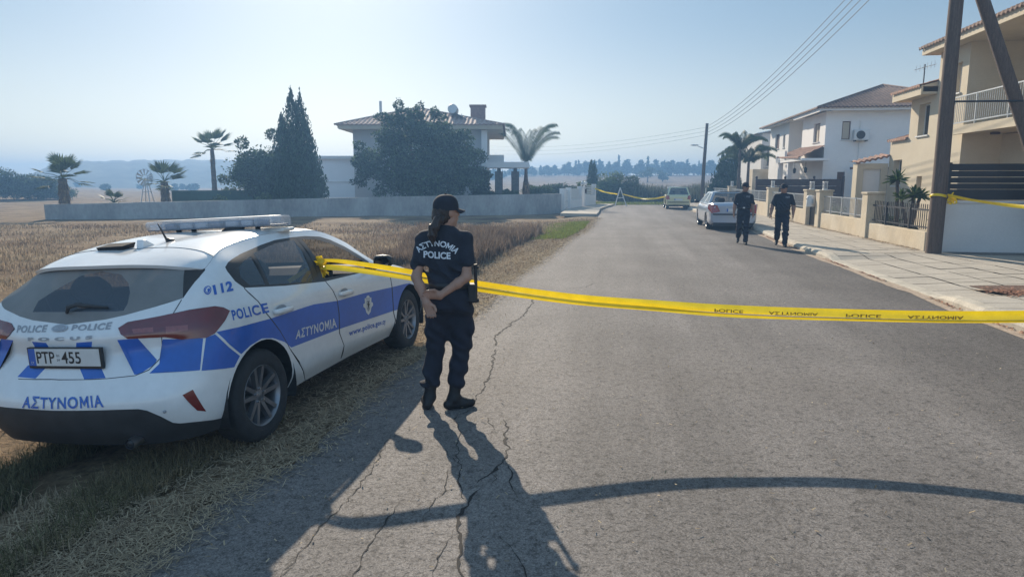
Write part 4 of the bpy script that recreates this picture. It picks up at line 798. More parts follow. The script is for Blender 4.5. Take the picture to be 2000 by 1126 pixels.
AST = 'A\u03a3TYNOMIA'
CX, CY, CYAW, CROLL = -2.56, 4.70, .229, .056
def W3(p): return (float(p[0]), -float(p[1]), float(p[2]))      # (x, r, z) -> car's own frame
def car_half(side):
    g = CAR_REG; ns = list(np.arange(0, 13.01, .1))+list(np.arange(13.2, 18.01, .2)); nv = np.linspace(0, 8, 61)
    pts = [(s+(.013*((k*7) % 5-2)/2 if 0 < s < 18 and 0 < v < 8 else 0), v) for s in ns for k, v in enumerate(nv)]
    edges = []; ys = .45
    def mir(poly): return clip_pos([(side*a, b) for a, b in poly]) if any(a < 0 for a, b in poly) else poly
    polys = {k: mir(v) for k, v in g.items() if not k.startswith('t_') and k != 'wiper'}
    for k, pl in polys.items():
        if len(pl) < 3: continue
        b = len(pts); pts += pl; edges += [(b+i, b+(i+1) % len(pl)) for i in range(len(pl))]
    r = delaunay_2d_cdt([Vector((a, b*ys)) for a, b in pts], edges, [], 0, 1e-4)
    V = np.array([(p[0], p[1]/ys) for p in r[0]]); F = np.array([f for f in r[2]])
    C = V[F].mean(1); ins = lambda k: in_poly(C, polys[k])
    part = np.array(['body']*len(F), dtype=object); m = np.array(['white']*len(F), dtype=object)
    for p, k in (('tailgate', 'tailgate'), ('rear_window', 'rear_window'), ('tail_light', 'light'), ('rear_bumper_skirt', 'skirt'), ('reflector', 'reflector'),
                 ('rear_door', 'reardoor'), ('front_door', 'frontdoor'), ('side_skirt', 'sill')): part[ins(k)] = p
    for k in ('blue1', 'blue2', 'blue3', 'stripe_r', 'stripe_b', 'stripe_t'): m[ins(k) & (part != 'tail_light')] = 'blue'
    m[part == 'rear_window'] = 'dust'; m[ins('wiped') & (part == 'rear_window')] = 'wiped'; m[ins('fin')] = 'trim'
    m[ins('dlo')] = 'trim'
    for k in ('quarter', 'rwin'): part[ins(k)] = 'rear_glass'; m[ins(k)] = 'glass'
    k = ins('fwin'); part[k] = 'none' if side > 0 else 'front_glass'; m[k] = 'glass'
    m[part == 'tail_light'] = 'lamp'; m[(ins('lens1') | ins('lens2')) & (part == 'tail_light')] = 'lens'; m[part == 'reflector'] = 'refl'
    m[(part == 'rear_bumper_skirt') | (part == 'side_skirt')] = 'plast'
    for k in ('tailgate', 'rear', 'mid', 'front'): m[in_poly(C, polys['gap_'+k]) & ~np.isin(part, ['rear_window', 'tail_light'])] = 'gap'
    for k in ('arch_r', 'arch_f'): part[ins(k)] = 'none'
    hl = (C[:, 0] > 15.4) & (C[:, 0] < 17.1) & (C[:, 1] > 5.0+.5*(16.6-C[:, 0]).clip(0)) & (C[:, 1] < 6.6); part[hl] = 'headlight'; m[hl] = 'head'
    gr = (C[:, 0] > 16.5) & (C[:, 1] > 1.2) & (C[:, 1] < 4.6); m[gr] = 'plast'
    m[(C[:, 1] < .9) & (C[:, 0] > 14.9)] = 'plast'
    V[:, 0] *= side
    return V, F, part, m
CMAT = dict(white=M_WHITE, blue=M_BLUE, dust=M_DUST, wiped=M_WIPED, trim=M_TRIM, glass=M_GLASS, lamp=M_LAMP, lens=M_LAMP2, refl=M_REFL, plast=M_PLAST, gap=M_GAP, head=M_HEAD)
def skin_mesh(name, chunks, parent, off=0.):
    """mesh of chosen triangles of the skin, with the skin's own smooth normals; chunks of (V, F, m, side)"""
    names = sorted(set(x for c in chunks for x in c[2])); V3 = []; N3 = []; FF = []; MI = []; b = 0
    for V, F, m, side in chunks:
        u, inv = np.unique(F, return_inverse=True); inv = inv.reshape(F.shape); sv = V[u]
        p = skin(sv[:, 0]+1e-9*side, sv[:, 1]); n = skin_n(sv[:, 0]+1e-9*side, sv[:, 1]); p = p+n*off
        p[:, 1] *= -1; n = n*[1, -1, 1]
        f = inv+b
        t = p[inv]; fn = np.cross(t[:, 1]-t[:, 0], t[:, 2]-t[:, 0]); flip = (fn*n[inv[:, 0]]).sum(1) < 0
        f[flip] = f[flip][:, ::-1]
        V3.append(p); N3.append(n); FF.append(f); MI += [names.index(x) for x in m]; b += len(u)
    V3 = np.concatenate(V3); N3 = np.concatenate(N3); FF = np.concatenate(FF)
    o = np_mesh(name, V3, FF, [CMAT[x] for x in names], parent, True, MI)
    if len(o.data.vertices) == len(N3): o.data.normals_split_custom_set_from_vertices(N3.tolist())
    return o
def decal(name, s, corners, m, parent, bold=0., size=1., lift=.0022, side=1, space=1.14):
    """lettering laid on the skin between four corners (top left, top right, bottom right, bottom left)"""
    vs, fs = text_obj(s, 1., bold, 0, space=space)
    xs = [p.x for p in vs]; yy = [p.y for p in vs]; x0, x1, y0, y1 = min(xs), max(xs), min(yy), max(yy)
    c = np.array(corners); S = []
    for p in vs:
        a = (p.x-x0)/(x1-x0); b = (p.y-y0)/(y1-y0); q = (c[3]*(1-a)+c[2]*a)*(1-b)+(c[0]*(1-a)+c[1]*a)*b; S.append(q)
    S = np.array(S); P3 = skin(S[:, 0], S[:, 1])+skin_n(S[:, 0], S[:, 1])*lift
    return MB().add([W3(p) for p in P3], fs).build(name, m, parent)
def decal_poly(name, polys, mats, parent, corners, lift=.0022):
    c = np.array(corners); mb = MB()
    for poly, mi, l in polys:
        S = np.array([(c[3]*(1-a)+c[2]*a)*(1-b)+(c[0]*(1-a)+c[1]*a)*b for a, b in poly])
        mb.add([W3(p) for p in skin(S[:, 0], S[:, 1])+skin_n(S[:, 0], S[:, 1])*(lift+l)], [tuple(range(len(poly)))], mi)
    return mb.build(name, mats, parent)
def face_up(o):
    me = o.data; z = sum(p.normal.z*p.area for p in me.polygons)
    if z < 0: me.flip_normals()
    return o
def make_wheel(parent, x, side, r=.322, w=.205, steer=0., rim_r=.212, y_out=.872, spokes=5, mt=None, my=None):
    """tyre with a rim of paired spokes, a disc and nuts; side +1 is the right of the car"""
    my = my or M_RUB; mt = mt or M_ALLOY
    hub = bpy.data.objects.new('wheel', None); COL.objects.link(hub); hub.parent = parent; hub.location = (x, -side*y_out, r); hub.rotation_euler = (0, 0, steer+(math.pi if side < 0 else 0)); hub.empty_display_size = .1
    # own frame: outward is -y
    t = MB(); pr = [(rim_r-.004, .006), (rim_r+.012, -.004), (r*.86, -.010), (r*.955, .004), (r*.99, .022), (r, .045), (r, w-.045), (r*.985, w-.02), (r*.92, w), (rim_r, w)]
    t.lathe([(a, b) for a, b in pr], 48, 0, axis='y', caps=False)
    t.build('tyre', my, hub, smooth=True, auto=35)
    m = MB(); m.lathe([(a, b) for a, b in ((rim_r, w), (rim_r-.012, w*.8), (rim_r-.022, .05), (rim_r-.012, .012), (rim_r-.002, .002), (rim_r+.003, .006), (rim_r+.001, .02))], 40, 0, axis='y', caps=False)
    n = spokes
    for k in range(n):
        for d in (-.235, .235):
            a0 = 2*math.pi*k/n+math.pi/2; a1 = a0+d
            def pt(rad, an, y): return (rad*math.cos(an), y, rad*math.sin(an))
            p0, p1 = .045, rim_r-.012
            for (ra, aa, rb, ab) in ((p0, a0+d*1.1, p1, a1),):
                wa, wb = .020, .0135
                def rim4(rad, an, y, hw):
                    tx, tz = -math.sin(an), math.cos(an); c = pt(rad, an, y); return [(c[0]-tx*hw, y, c[2]-tz*hw), (c[0]+tx*hw, y, c[2]+tz*hw)]
                A = rim4(ra, aa, .030, wa*.8)+rim4(ra, aa, .062, wa); B = rim4(rb, ab, .010, wb)+rim4(rb, ab, .045, wb*1.3)
                m.add(A+B, [(0, 1, 5, 4), (1, 3, 7, 5), (3, 2, 6, 7), (2, 0, 4, 6), (0, 2, 3, 1), (4, 5, 7, 6)], 0)
    m.lathe([(0, .022), (.024, .024), (.032, .030), (.06, .034), (.066, .07)], 24, 0, axis='y')
    for k in range(5):
        a = 2*math.pi*k/5+.3; m.lathe([(0, .016), (.008, .017), (.0085, .035)], 8, 1, (.048*math.cos(a), 0, .048*math.sin(a)), axis='y')
    m.build('rim', [mt, M_STEEL], hub, smooth=True, auto=35)
    d = MB(); d.lathe([(0, .09), (.135, .09), (.135, .105), (0, .105)], 32, 0, axis='y'); d.lathe([(0, .15), (rim_r-.02, .15)], 24, 1, axis='y'); d.build('brake_disc', [M_STEEL, M_TRIM], hub)
    return hub
def seat_mesh(mb, x, r, w=.5, back=True):
    """seat cushion, reclined back and headrest, soft edged"""
    def slab(a, b, th, wid, n=6):
        a = Vector(a); b = Vector(b); d = (b-a).normalized(); nrm = Vector((-d.z, 0, d.x)); rows = []
        for i in range(n+1):
            f = i/n; e = math.sin(math.pi*min(max(f, .06), .94))**.35; c = a.lerp(b, f)
            ring = []
            for k in range(14):
                t = 2*math.pi*k/14; ct, st_ = math.cos(t), math.sin(t)
                ring.append(tuple(c+Vector((0, 1, 0))*(wid/2*e*abs(ct)**.5*(1 if ct > 0 else -1))+nrm*(th/2*e*abs(st_)**.6*(1 if st_ > 0 else -1))))
            rows.append(ring+[ring[0]])
        mb.grid(rows); mb.add(rows[0][:-1], [tuple(range(14))]); mb.add(rows[-1][:-1], [tuple(range(14))])
    slab((x, -r, .36), (x+.48, -r, .42), .16, w); slab((x-.02, -r, .36), (x-.20, -r, .98), .14, w*.95); slab((x-.21, -r, 1.01), (x-.245, -r, 1.19), .09, w*.52)
def build_car():
    t = thing('police_car', 'white police hatchback with blue bands and roof light bar, parked on the verge', 'police car')
    t.location = (CX+math.cos(CYAW)*(.8-.8*math.cos(CROLL)), CY-math.sin(CYAW)*(.8-.8*math.cos(CROLL)), -.8*math.sin(CROLL)-.012)
    t.rotation_euler = (-CROLL, 0, math.pi/2-CYAW)
    H = {1: car_half(1), -1: car_half(-1)}
    def chunk(side, part):
        V, F, p, m = H[side]; k = p == part; return (V, F[k], m[k], side)
    both = lambda part: [chunk(1, part), chunk(-1, part)]
    skin_mesh('body', both('body'), t)
    tg = skin_mesh('tailgate', both('tailgate'), t); skin_mesh('rear_window', both('rear_window'), tg)
    skin_mesh('rear_bumper_skirt', both('rear_bumper_skirt'), t, .004)
    for sd in (1, -1):
        skin_mesh('tail_light', [chunk(sd, 'tail_light')], t, .005); skin_mesh('reflector', [chunk(sd, 'reflector')], t, .002)
        skin_mesh('side_skirt', [chunk(sd, 'side_skirt')], t, .003); skin_mesh('headlight', [chunk(sd, 'headlight')], t, .002)
        rd = skin_mesh('rear_door', [chunk(sd, 'rear_door')], t); skin_mesh('window', [chunk(sd, 'rear_glass')], rd)
        fd = skin_mesh('front_door', [chunk(sd, 'front_door')], t)
        if sd < 0: skin_mesh('window', [chunk(sd, 'front_glass')], fd)
        for d, xa, xb, z in ((rd, .165, .40, .874), (fd, 1.13, 1.365, .846)):
            h = MB(); y = -sd*.935
            h.tube([(xa, -sd*.908, z), (xa+.02, y, z), (xa+.10, y-sd*.004, z-.003), (xb-.03, y, z-.008), (xb, -sd*.908, z-.010)], [.016, .02, .021, .02, .016], 10, sx=.6, sy=1.)
            h.build('door_handle', M_WHITE1, d, smooth=True)
            c = MB(); a = [(.5*(xa+xb)-.02+.07*math.cos(k*math.pi/8), -sd*.9125, z+.002+.036*math.sin(k*math.pi/8)) for k in range(16)]; c.add(a, [tuple(range(16))]); c.build('handle_recess', M_GREYLIV, d)
    # roof, spoiler, windscreen, bonnet from edge curves
    def curve(pts, n):
        P = np.array(pts, float); m = len(P); g = np.vstack([2*P[0]-P[1], P, 2*P[-1]-P[-2]]); x = np.linspace(0, m-1, n); i = np.minimum(x.astype(int), m-2); a = _cr(x-i)
        return sum(a[:, k, None]*g[i+k] for k in range(4))
    def coons(c, e, b, h):
        """c(t) centre, e(t) edge, b(w) rear, h(w) front -> grid [t][w]"""
        n, m = len(c), len(b); t = np.linspace(0, 1, n)[:, None, None]; w = np.linspace(0, 1, m)[None, :, None]
        return (1-w)*c[:, None]+w*e[:, None]+(1-t)*b[None]+t*h[None]-((1-w)*(1-t)*c[0]+w*(1-t)*e[0]+(1-w)*t*c[-1]+w*t*e[-1])
    n, m = 41, 15
    ts = np.linspace(4.0, 11.0, n); edge = skin(ts, np.full(n, 8.)); edge[:, 2] += .002
    cen = curve([(-.425, 0, 1.300), (-.20, 0, 1.340), (.08, 0, 1.378), (.42, 0, 1.408), (.78, 0, 1.424), (1.12, 0, 1.422), (1.40, 0, 1.405), (1.62, 0, 1.378)], n)
    rear = curve([(-.425, 0, 1.300), (-.40, .26, 1.297), (-.355, .45, 1.284), (-.28, .60, 1.258), edge[0]], m)
    head = curve([(1.62, 0, 1.378), (1.60, .25, 1.380), (1.55, .46, 1.375), edge[-1]], m)
    G = coons(cen, edge, rear, head)
    wv = np.linspace(0, 1, m)[None, :, None]; tv = np.linspace(0, 1, n)[:, None, None]
    G[..., 2:3] += .020*np.sin(np.pi*tv)**.7*(1-(2*np.minimum(np.maximum(wv, .0), 1)-1)**2)*.9
    def sym(Gr): return [[W3((p[0], -p[1], p[2])) for p in row[::-1]]+[W3(p) for p in row[1:]] for row in Gr]
    k0 = 10
    face_up(MB().grid(sym(G[k0:]), 0).build('roof', M_WHITE, t, smooth=True))
    sp = MB(); S = sym(G[:k0+1]); low = [[(p[0]+.012, p[1]*.992, p[2]-.022) for p in row] for row in S[:4]]
    gapm = [[(p[0], p[1], p[2]) for p in r_] for r_ in S]
    sp.grid(gapm, 0, True); sp.grid([S[0], low[0]], 0); sp.grid(low, 1)
    sp.build('spoiler', [M_WHITE, M_TRIM], t, smooth=True, auto=40)
    gl = MB(); gl.tube([Vector(p)+Vector((0, 0, .0008)) for p in S[k0]], .0022, 5); gl.build('roof_seam', M_GAP, t)
    # windscreen
    pil = skin(np.linspace(11, 13, 15), np.full(15, 8.)); cowl = curve([(2.46, 0, 1.00), (2.42, .3, 1.005), (2.33, .55, 1.015), pil[-1]], m)
    wc = curve([(1.62, 0, 1.378), (1.90, 0, 1.28), (2.20, 0, 1.145), (2.46, 0, 1.00)], 15)
    MB().grid(sym(coons(wc, pil, head, cowl)), 0).build('windscreen', M_GLASS, t, smooth=True)
    be = skin(np.linspace(13, 18, 21), np.full(21, 8.)); bc = curve([(2.46, 0, 1.00), (2.8, 0, .965), (3.1, 0, .885), (3.40, 0, .737)], 21)
    # the bonnet's front edge closes on the nose's own top line
    side_e = be[:13]; nose = be[12:][::-1]; nn = len(nose)
    cw2 = cowl[np.linspace(0, m-1, nn).round().astype(int)]; bc2 = curve(bc[[0, 7, 14, 20]], 13)
    face_up(MB().grid(sym(coons(bc2, side_e, cw2, nose)), 0).build('bonnet', M_WHITE, t, smooth=True))
    # underside, arch liners
    u = MB(); u.box((-.40, -.62, .17), (3.25, .62, .225), 0); u.box((-.5, -.76, .28), (-.45, .76, .5), 0)
    for x in (0, 2.7):
        for sd in (1, -1):
            ring = [[(x+.405*math.cos(a), -sd*yy, max(.325+.405*math.sin(a), .2)) for yy in (.885, .62)] for a in np.linspace(-.45, math.pi+.45, 22)]
            u.grid(ring, 0); u.box((x-.39, min(-sd*.60, -sd*.63), .2), (x+.39, max(-sd*.60, -sd*.63), .72), 0)
    u.build('underbody', M_TRIM, t)
    # wheels
    for x in (0, 2.7):
        for sd in (1, -1): make_wheel(t, x, sd)
    # cabin
    c = MB(); c.box((-.45, -.74, .28), (2.3, .74, .33)); c.box((-.50, -.66, .33), (.02, .66, .80)); c.box((-.52, -.68, .80), (-.05, .68, .83))
    c.build('cabin_floor', M_DARK, t)
    dsh = MB(); P = [(2.42, .97), (2.05, .985), (1.90, .93), (1.84, .80), (1.9, .55), (2.42, .5)]
    dsh.add([(x, y, z) for y in (-.74, .74) for x, z in P], [tuple(range(5, -1, -1)), tuple(range(6, 12))]+[(i, (i+1) % 6, 6+(i+1) % 6, 6+i) for i in range(6)]); dsh.build('dashboard', M_PLAST, t)
    st_ = MB(); st_.lathe([(.175+.014*math.cos(a), .014*math.sin(a)) for a in np.linspace(0, 2*math.pi, 9)], 24, 0)
    st_.box((-.17, -.02, -.012), (.17, .02, .012)); st_.ball((0, 0, 0), (.07, .06, .03))
    so_ = st_.build('steering_wheel', M_PLAST, t, smooth=True); so_.location = (1.72, -.36, .93); so_.rotation_euler = (0, R(-64), 0)
    for r in (.36, -.36):
        s_ = MB(); seat_mesh(s_, 1.02, r); s_.build('seat', M_DARK, t, smooth=True)
    s_ = MB(); seat_mesh(s_, .12, .33, .62); seat_mesh(s_, .12, -.33, .62); s_.build('rear_bench', M_DARK, t, smooth=True)
    # mirrors
    for sd in (1, -1):
        mm = MB(); rows = []
        for f, sx, sz in ((0, .55, .6), (.12, .9, .92), (.5, 1, 1), (.82, .96, .9), (1, .6, .55)):
            y = -sd*(.885+.185*f); rows.append([(1.93+.055*sx*math.cos(a)*(1 if math.cos(a) > 0 else .75), y, 1.035+.062*sz*math.sin(a)) for a in np.linspace(0, 2*math.pi, 17)])
        mm.grid(rows, 0); mm.add(rows[0][:-1], [tuple(range(16))]); mm.add(rows[-1][:-1], [tuple(range(16))])
        mm.tube([(1.96, -sd*.85, .975), (1.94, -sd*.92, 1.0)], [.03, .035], 10); mo = mm.build('door_mirror', M_TRIM, t, smooth=True, auto=50)
        g_ = MB(); g_.add([(1.886, -sd*(.91+.14*a), 1.0+.075*b) for a, b in ((0, .05), (.9, 0), (1, .2), (1, .8), (.85, 1), (.1, 1), (0, .8))], [tuple(range(7))]); g_.build('mirror_glass', M_CHROME, mo)
    # number plate
    pl = MB(); pl.box((-.735, -.31, .706), (-.712, .235, .836), 0); pl.box((-.737, -.30, .722), (-.734, .226, .829), 1); pl.box((-.7378, .176, .722), (-.7368, .226, .829), 2)
    np_ = pl.build('number_plate', [M_TRIM, M_PLATE, M_BLUE], t, bevel=.002); np_.rotation_euler = (0, 0, 0)
    def flat_text(s, y, z, w, h, m, x, parent, nm, bold=0):
        vs, fs = text_obj(s, 1., bold, 0); xs = [p.x for p in vs]; yy = [p.y for p in vs]; a, b, c_, d = min(xs), max(xs), min(yy), max(yy)
        MB().add([(x, y-((p.x-a)/(b-a)-.5)*w, z+((p.y-c_)/(d-c_)-.5)*h) for p in vs], fs).build(nm, m, parent)
    flat_text('PTP', .098, .775, .135, .074, M_BLACKINK, -.7385, np_, 'lettering', .012); flat_text('455', -.092, .775, .142, .074, M_BLACKINK, -.7385, np_, 'lettering', .012)
    flat_text('01', .005, .787, .022, .015, M_BLACKINK, -.7385, np_, 'lettering'); flat_text('24', .005, .761, .022, .015, M_BLACKINK, -.7385, np_, 'lettering'); flat_text('CY', .201, .741, .022, .016, M_PLATE, -.7386, np_, 'lettering')
    pl2 = MB(); pl2.box((-.715, -.25, .75), (-.66, .18, .79)); pl2.build('plate_bracket', M_TRIM, t)
    # lettering and marks on the skin
    g = CAR_REG
    decal('lettering', AST, g['t_bumper'], M_BLUE, t, .024, lift=.004)
    decal('lettering', 'POLICE', g['t_pol_l'], M_GREYLIV, t, .04); decal('lettering', 'POLICE', g['t_pol_r'], M_GREYLIV, t, .04)
    decal('model_lettering', 'F O C U S', g['t_model'], M_GREYLIV, t, .045, lift=.005)
    decal('lettering', 'POLICE', g['t_side'], M_BLUE, t, .03); decal('lettering', AST, g['t_band'], M_PLATE, t, .024)
    decal('lettering', 'www.police.gov.cy', g['t_web'], M_BLUE, t, .03); decal('lettering', '112', g['t_112'], M_BLUE, t, .05)
    circ = lambda cx, cy, r, n=28, a0=0, a1=2*math.pi: [(cx+r*math.cos(a0+(a1-a0)*k/n), cy+r*math.sin(a0+(a1-a0)*k/n)) for k in range(n)]
    hand = [(.32, .30), (.42, .24), (.52, .30), (.46, .40), (.44, .50), (.50, .60), (.62, .66), (.72, .62), (.78, .70), (.70, .80), (.55, .80), (.38, .70), (.28, .52), (.27, .38)]
    decal_poly('phone_mark', [(circ(.5, .5, .5), 0, 0), (circ(.5, .5, .37), 1, .0006), (circ(.5, .5, .33), 0, .0010), (hand, 1, .0016)], [M_BLUE, M_WHITE], t, [(4.33, 6.36), (4.80, 6.30), (4.80, 5.86), (4.40, 5.89)])
    shield = [(.5, 0), (.72, .14), (.80, .34), (.98, .44), (.97, .58), (.82, .62), (.84, .86), (.68, .88), (.6, 1), (.4, 1), (.32, .88), (.16, .86), (.18, .62), (.03, .58), (.02, .44), (.2, .34), (.28, .14)]
    inner = [(.5, .16), (.64, .28), (.68, .5), (.66, .74), (.34, .74), (.32, .5), (.36, .28)]
    bird = [(.5, .30), (.57, .42), (.64, .54), (.57, .56), (.56, .66), (.46, .68), (.47, .58), (.38, .60), (.42, .45)]
    decal_poly('crest', [(shield, 0, 0), (inner, 1, .0006), (circ(.5, .50, .15), 0, .001), (bird, 2, .0014), ([(.3, .80), (.7, .80), (.7, .85), (.3, .85)], 1, .0006)], [M_PLATE, M_GREYLIV, M_TRIM], t, g['t_crest'])
    # mirrored set on the left flank
    fl = lambda k: [(-g[k][1][0], g[k][1][1]), (-g[k][0][0], g[k][0][1]), (-g[k][3][0], g[k][3][1]), (-g[k][2][0], g[k][2][1])]
    decal('lettering', 'POLICE', fl('t_side'), M_BLUE, t, .02); decal('lettering', AST, fl('t_band'), M_PLATE, t, .022)
    bc_ = [(-.33, 6.02), (.09, 6.02), (.09, 5.52), (-.33, 5.52)]
    decal_poly('badge', [(circ(.5, .5, .5), 0, .004), (circ(.5, .5, .42), 1, .0046), ([(.2, .44), (.8, .44), (.8, .56), (.2, .56)], 0, .0052)], [M_STEEL, M_GREYLIV], t, bc_)
    # parking sensors, exhaust, wiper
    for s_, v_ in ((2.95, 1.62), (1.3, 1.62), (-1.3, 1.62)):
        if s_ != 2.95: continue
        p = skin(s_, v_); q = MB(); q.ball(W3(p), .011, 10, 6); q.build('parking_sensor', M_GREYLIV, t, smooth=True)
    ex = MB(); e0 = (-.72, -.50, .245); ring = [(-.76, -.505, .262), (-.55, -.47, .262)]
    ex.tube([(-.80, -.49, .262), (-.60, -.47, .265), (-.3, -.40, .262)], [.032, .034, .03], 16, caps=False); ex.tube([(-.795, -.49, .262), (-.62, -.47, .265)], [.026, .026], 16, 1); ex.build('exhaust_pipe', [M_STEEL, M_TRIM], t, smooth=True)
    wa = [skin(a, b)+skin_n(a, b)*h for a, b, h in ((-.05, 6.42, .012), (.02, 6.56, .035), (.2, 6.66, .03), (.55, 6.62, .022), (1.0, 6.55, .014))]
    w_ = MB(); w_.tube([W3(p) for p in wa], [.010, .016, .014, .010, .006], 8, sx=.8); w_.build('rear_wiper', M_PLAST, t, smooth=True)
    # roof fittings
    lb = MB(); L_ = .635; z0 = 1.455
    for a, b, mi in ((-L_+.0, -L_+.20, 0), (-L_+.21, L_-.21, 0), (L_-.20, L_, 0)):
        n_ = 10; rows = []
        for y in np.linspace(a, b, 9):
            e = 1-max(0, (abs(y)-(L_-.12))/.12)**2*.45
            rows.append([(.885+.135*e*math.copysign(abs(math.cos(q))**.45, math.cos(q)), y, z0+.040+.041*math.copysign(abs(math.sin(q))**.6, math.sin(q))) for q in np.linspace(0, 2*math.pi, 21)])
        lb.grid(rows, 0); lb.add(rows[0][:-1], [tuple(range(20))]); lb.add(rows[-1][:-1], [tuple(range(20))])
    bar = lb.build('light_bar', M_CLEARLAMP, t, smooth=True, auto=50)
    li = MB(); li.box((.80, -L_+.03, z0+.003), (.97, L_-.03, z0+.014), 0)
    li.box((.82, -L_+.24, z0+.014), (.95, L_-.24, z0+.062), 0)
    for k in range(8):
        y = -.5+k/7; li.box((.765, y-.045, z0+.016), (.80, y+.045, z0+.056), 1 if k % 3 else 0); li.box((.97, y-.045, z0+.016), (1.0, y+.045, z0+.056), 1)
    li.build('lamp_modules', [M_LBINNER, M_CLEARLAMP], bar)
    top = MB(); top.box((.80, -L_+.09, z0+.081), (.97, L_-.09, z0+.0845)); top.build('light_bar_lid', mat('lightbar_lid', (.60, .62, .64), .35, var=.05), bar, bevel=.003)
    for y in (.36, -.36, .22, -.22):
        MB().tube([(.885, y, 1.40), (.885, y*1.02, 1.43), (.885, y*1.06, z0+.008)], [.028, .018, .022], 8).build('mounting_foot', M_PLAST, bar)
    pb = MB(); pb.tube([(.80, -.10, 1.425), (.80, -.16, 1.44), (.80, -.24, 1.445), (.79, -.30, 1.43)], [.012, .03, .03, .02], 10); pb.build('siren_unit', M_PLAST, t, smooth=True)
    mg = MB(); mg.box((.84, -.63, 1.405), (1.02, -.37, 1.437)); mo = mg.build('roof_beacon', mat('beacon_lens', (.70, .66, .60), .2, coat=.6), t, bevel=.013)
    db = MB()
    db.add([(-.055, .30, 1.392), (.07, .295, 1.412), (.07, .07, 1.416), (-.055, .075, 1.396), (-.035, .285, 1.352), (.06, .28, 1.366), (.06, .085, 1.370), (-.035, .09, 1.356)],
           [(0, 3, 2, 1), (4, 5, 6, 7), (0, 1, 5, 4), (1, 2, 6, 5), (2, 3, 7, 6), (3, 0, 4, 7)])
    for y in (.24, .12): db.box((-.01, y-.025, 1.325), (.05, y+.025, 1.365))
    db.build('message_sign', mat('sign_housing', (.022, .022, .024), .85, spec=.2), t, bevel=.004)
    fn = MB(); pr = [(-.045, 0), (-.03, .062), (.0, .058), (.06, .025), (.13, 0)]
    fn.add([(.06+x, y*s_, 1.370+z+(.02*x)) for s_ in (1,) for y in (.028, -.028) for x, z in [(a, b if b else -.01) for a, b in pr]], [(0, 1, 2, 3, 4), (9, 8, 7, 6, 5)]+[(i, 5+i, 5+(i+1) % 5, (i+1) % 5) for i in range(5)])
    fn.build('shark_fin_antenna', M_WHITE1, t, bevel=.008)
    an = MB(); an.tube([(.27, -.05, 1.392), (.25, -.05, 1.405), (.225, -.05, 1.425), (.17, -.045, 1.535)], [.035, .022, .008, .004], 10); an.build('whip_antenna', M_TRIM, t, smooth=True)
    return t
CAR = build_car()
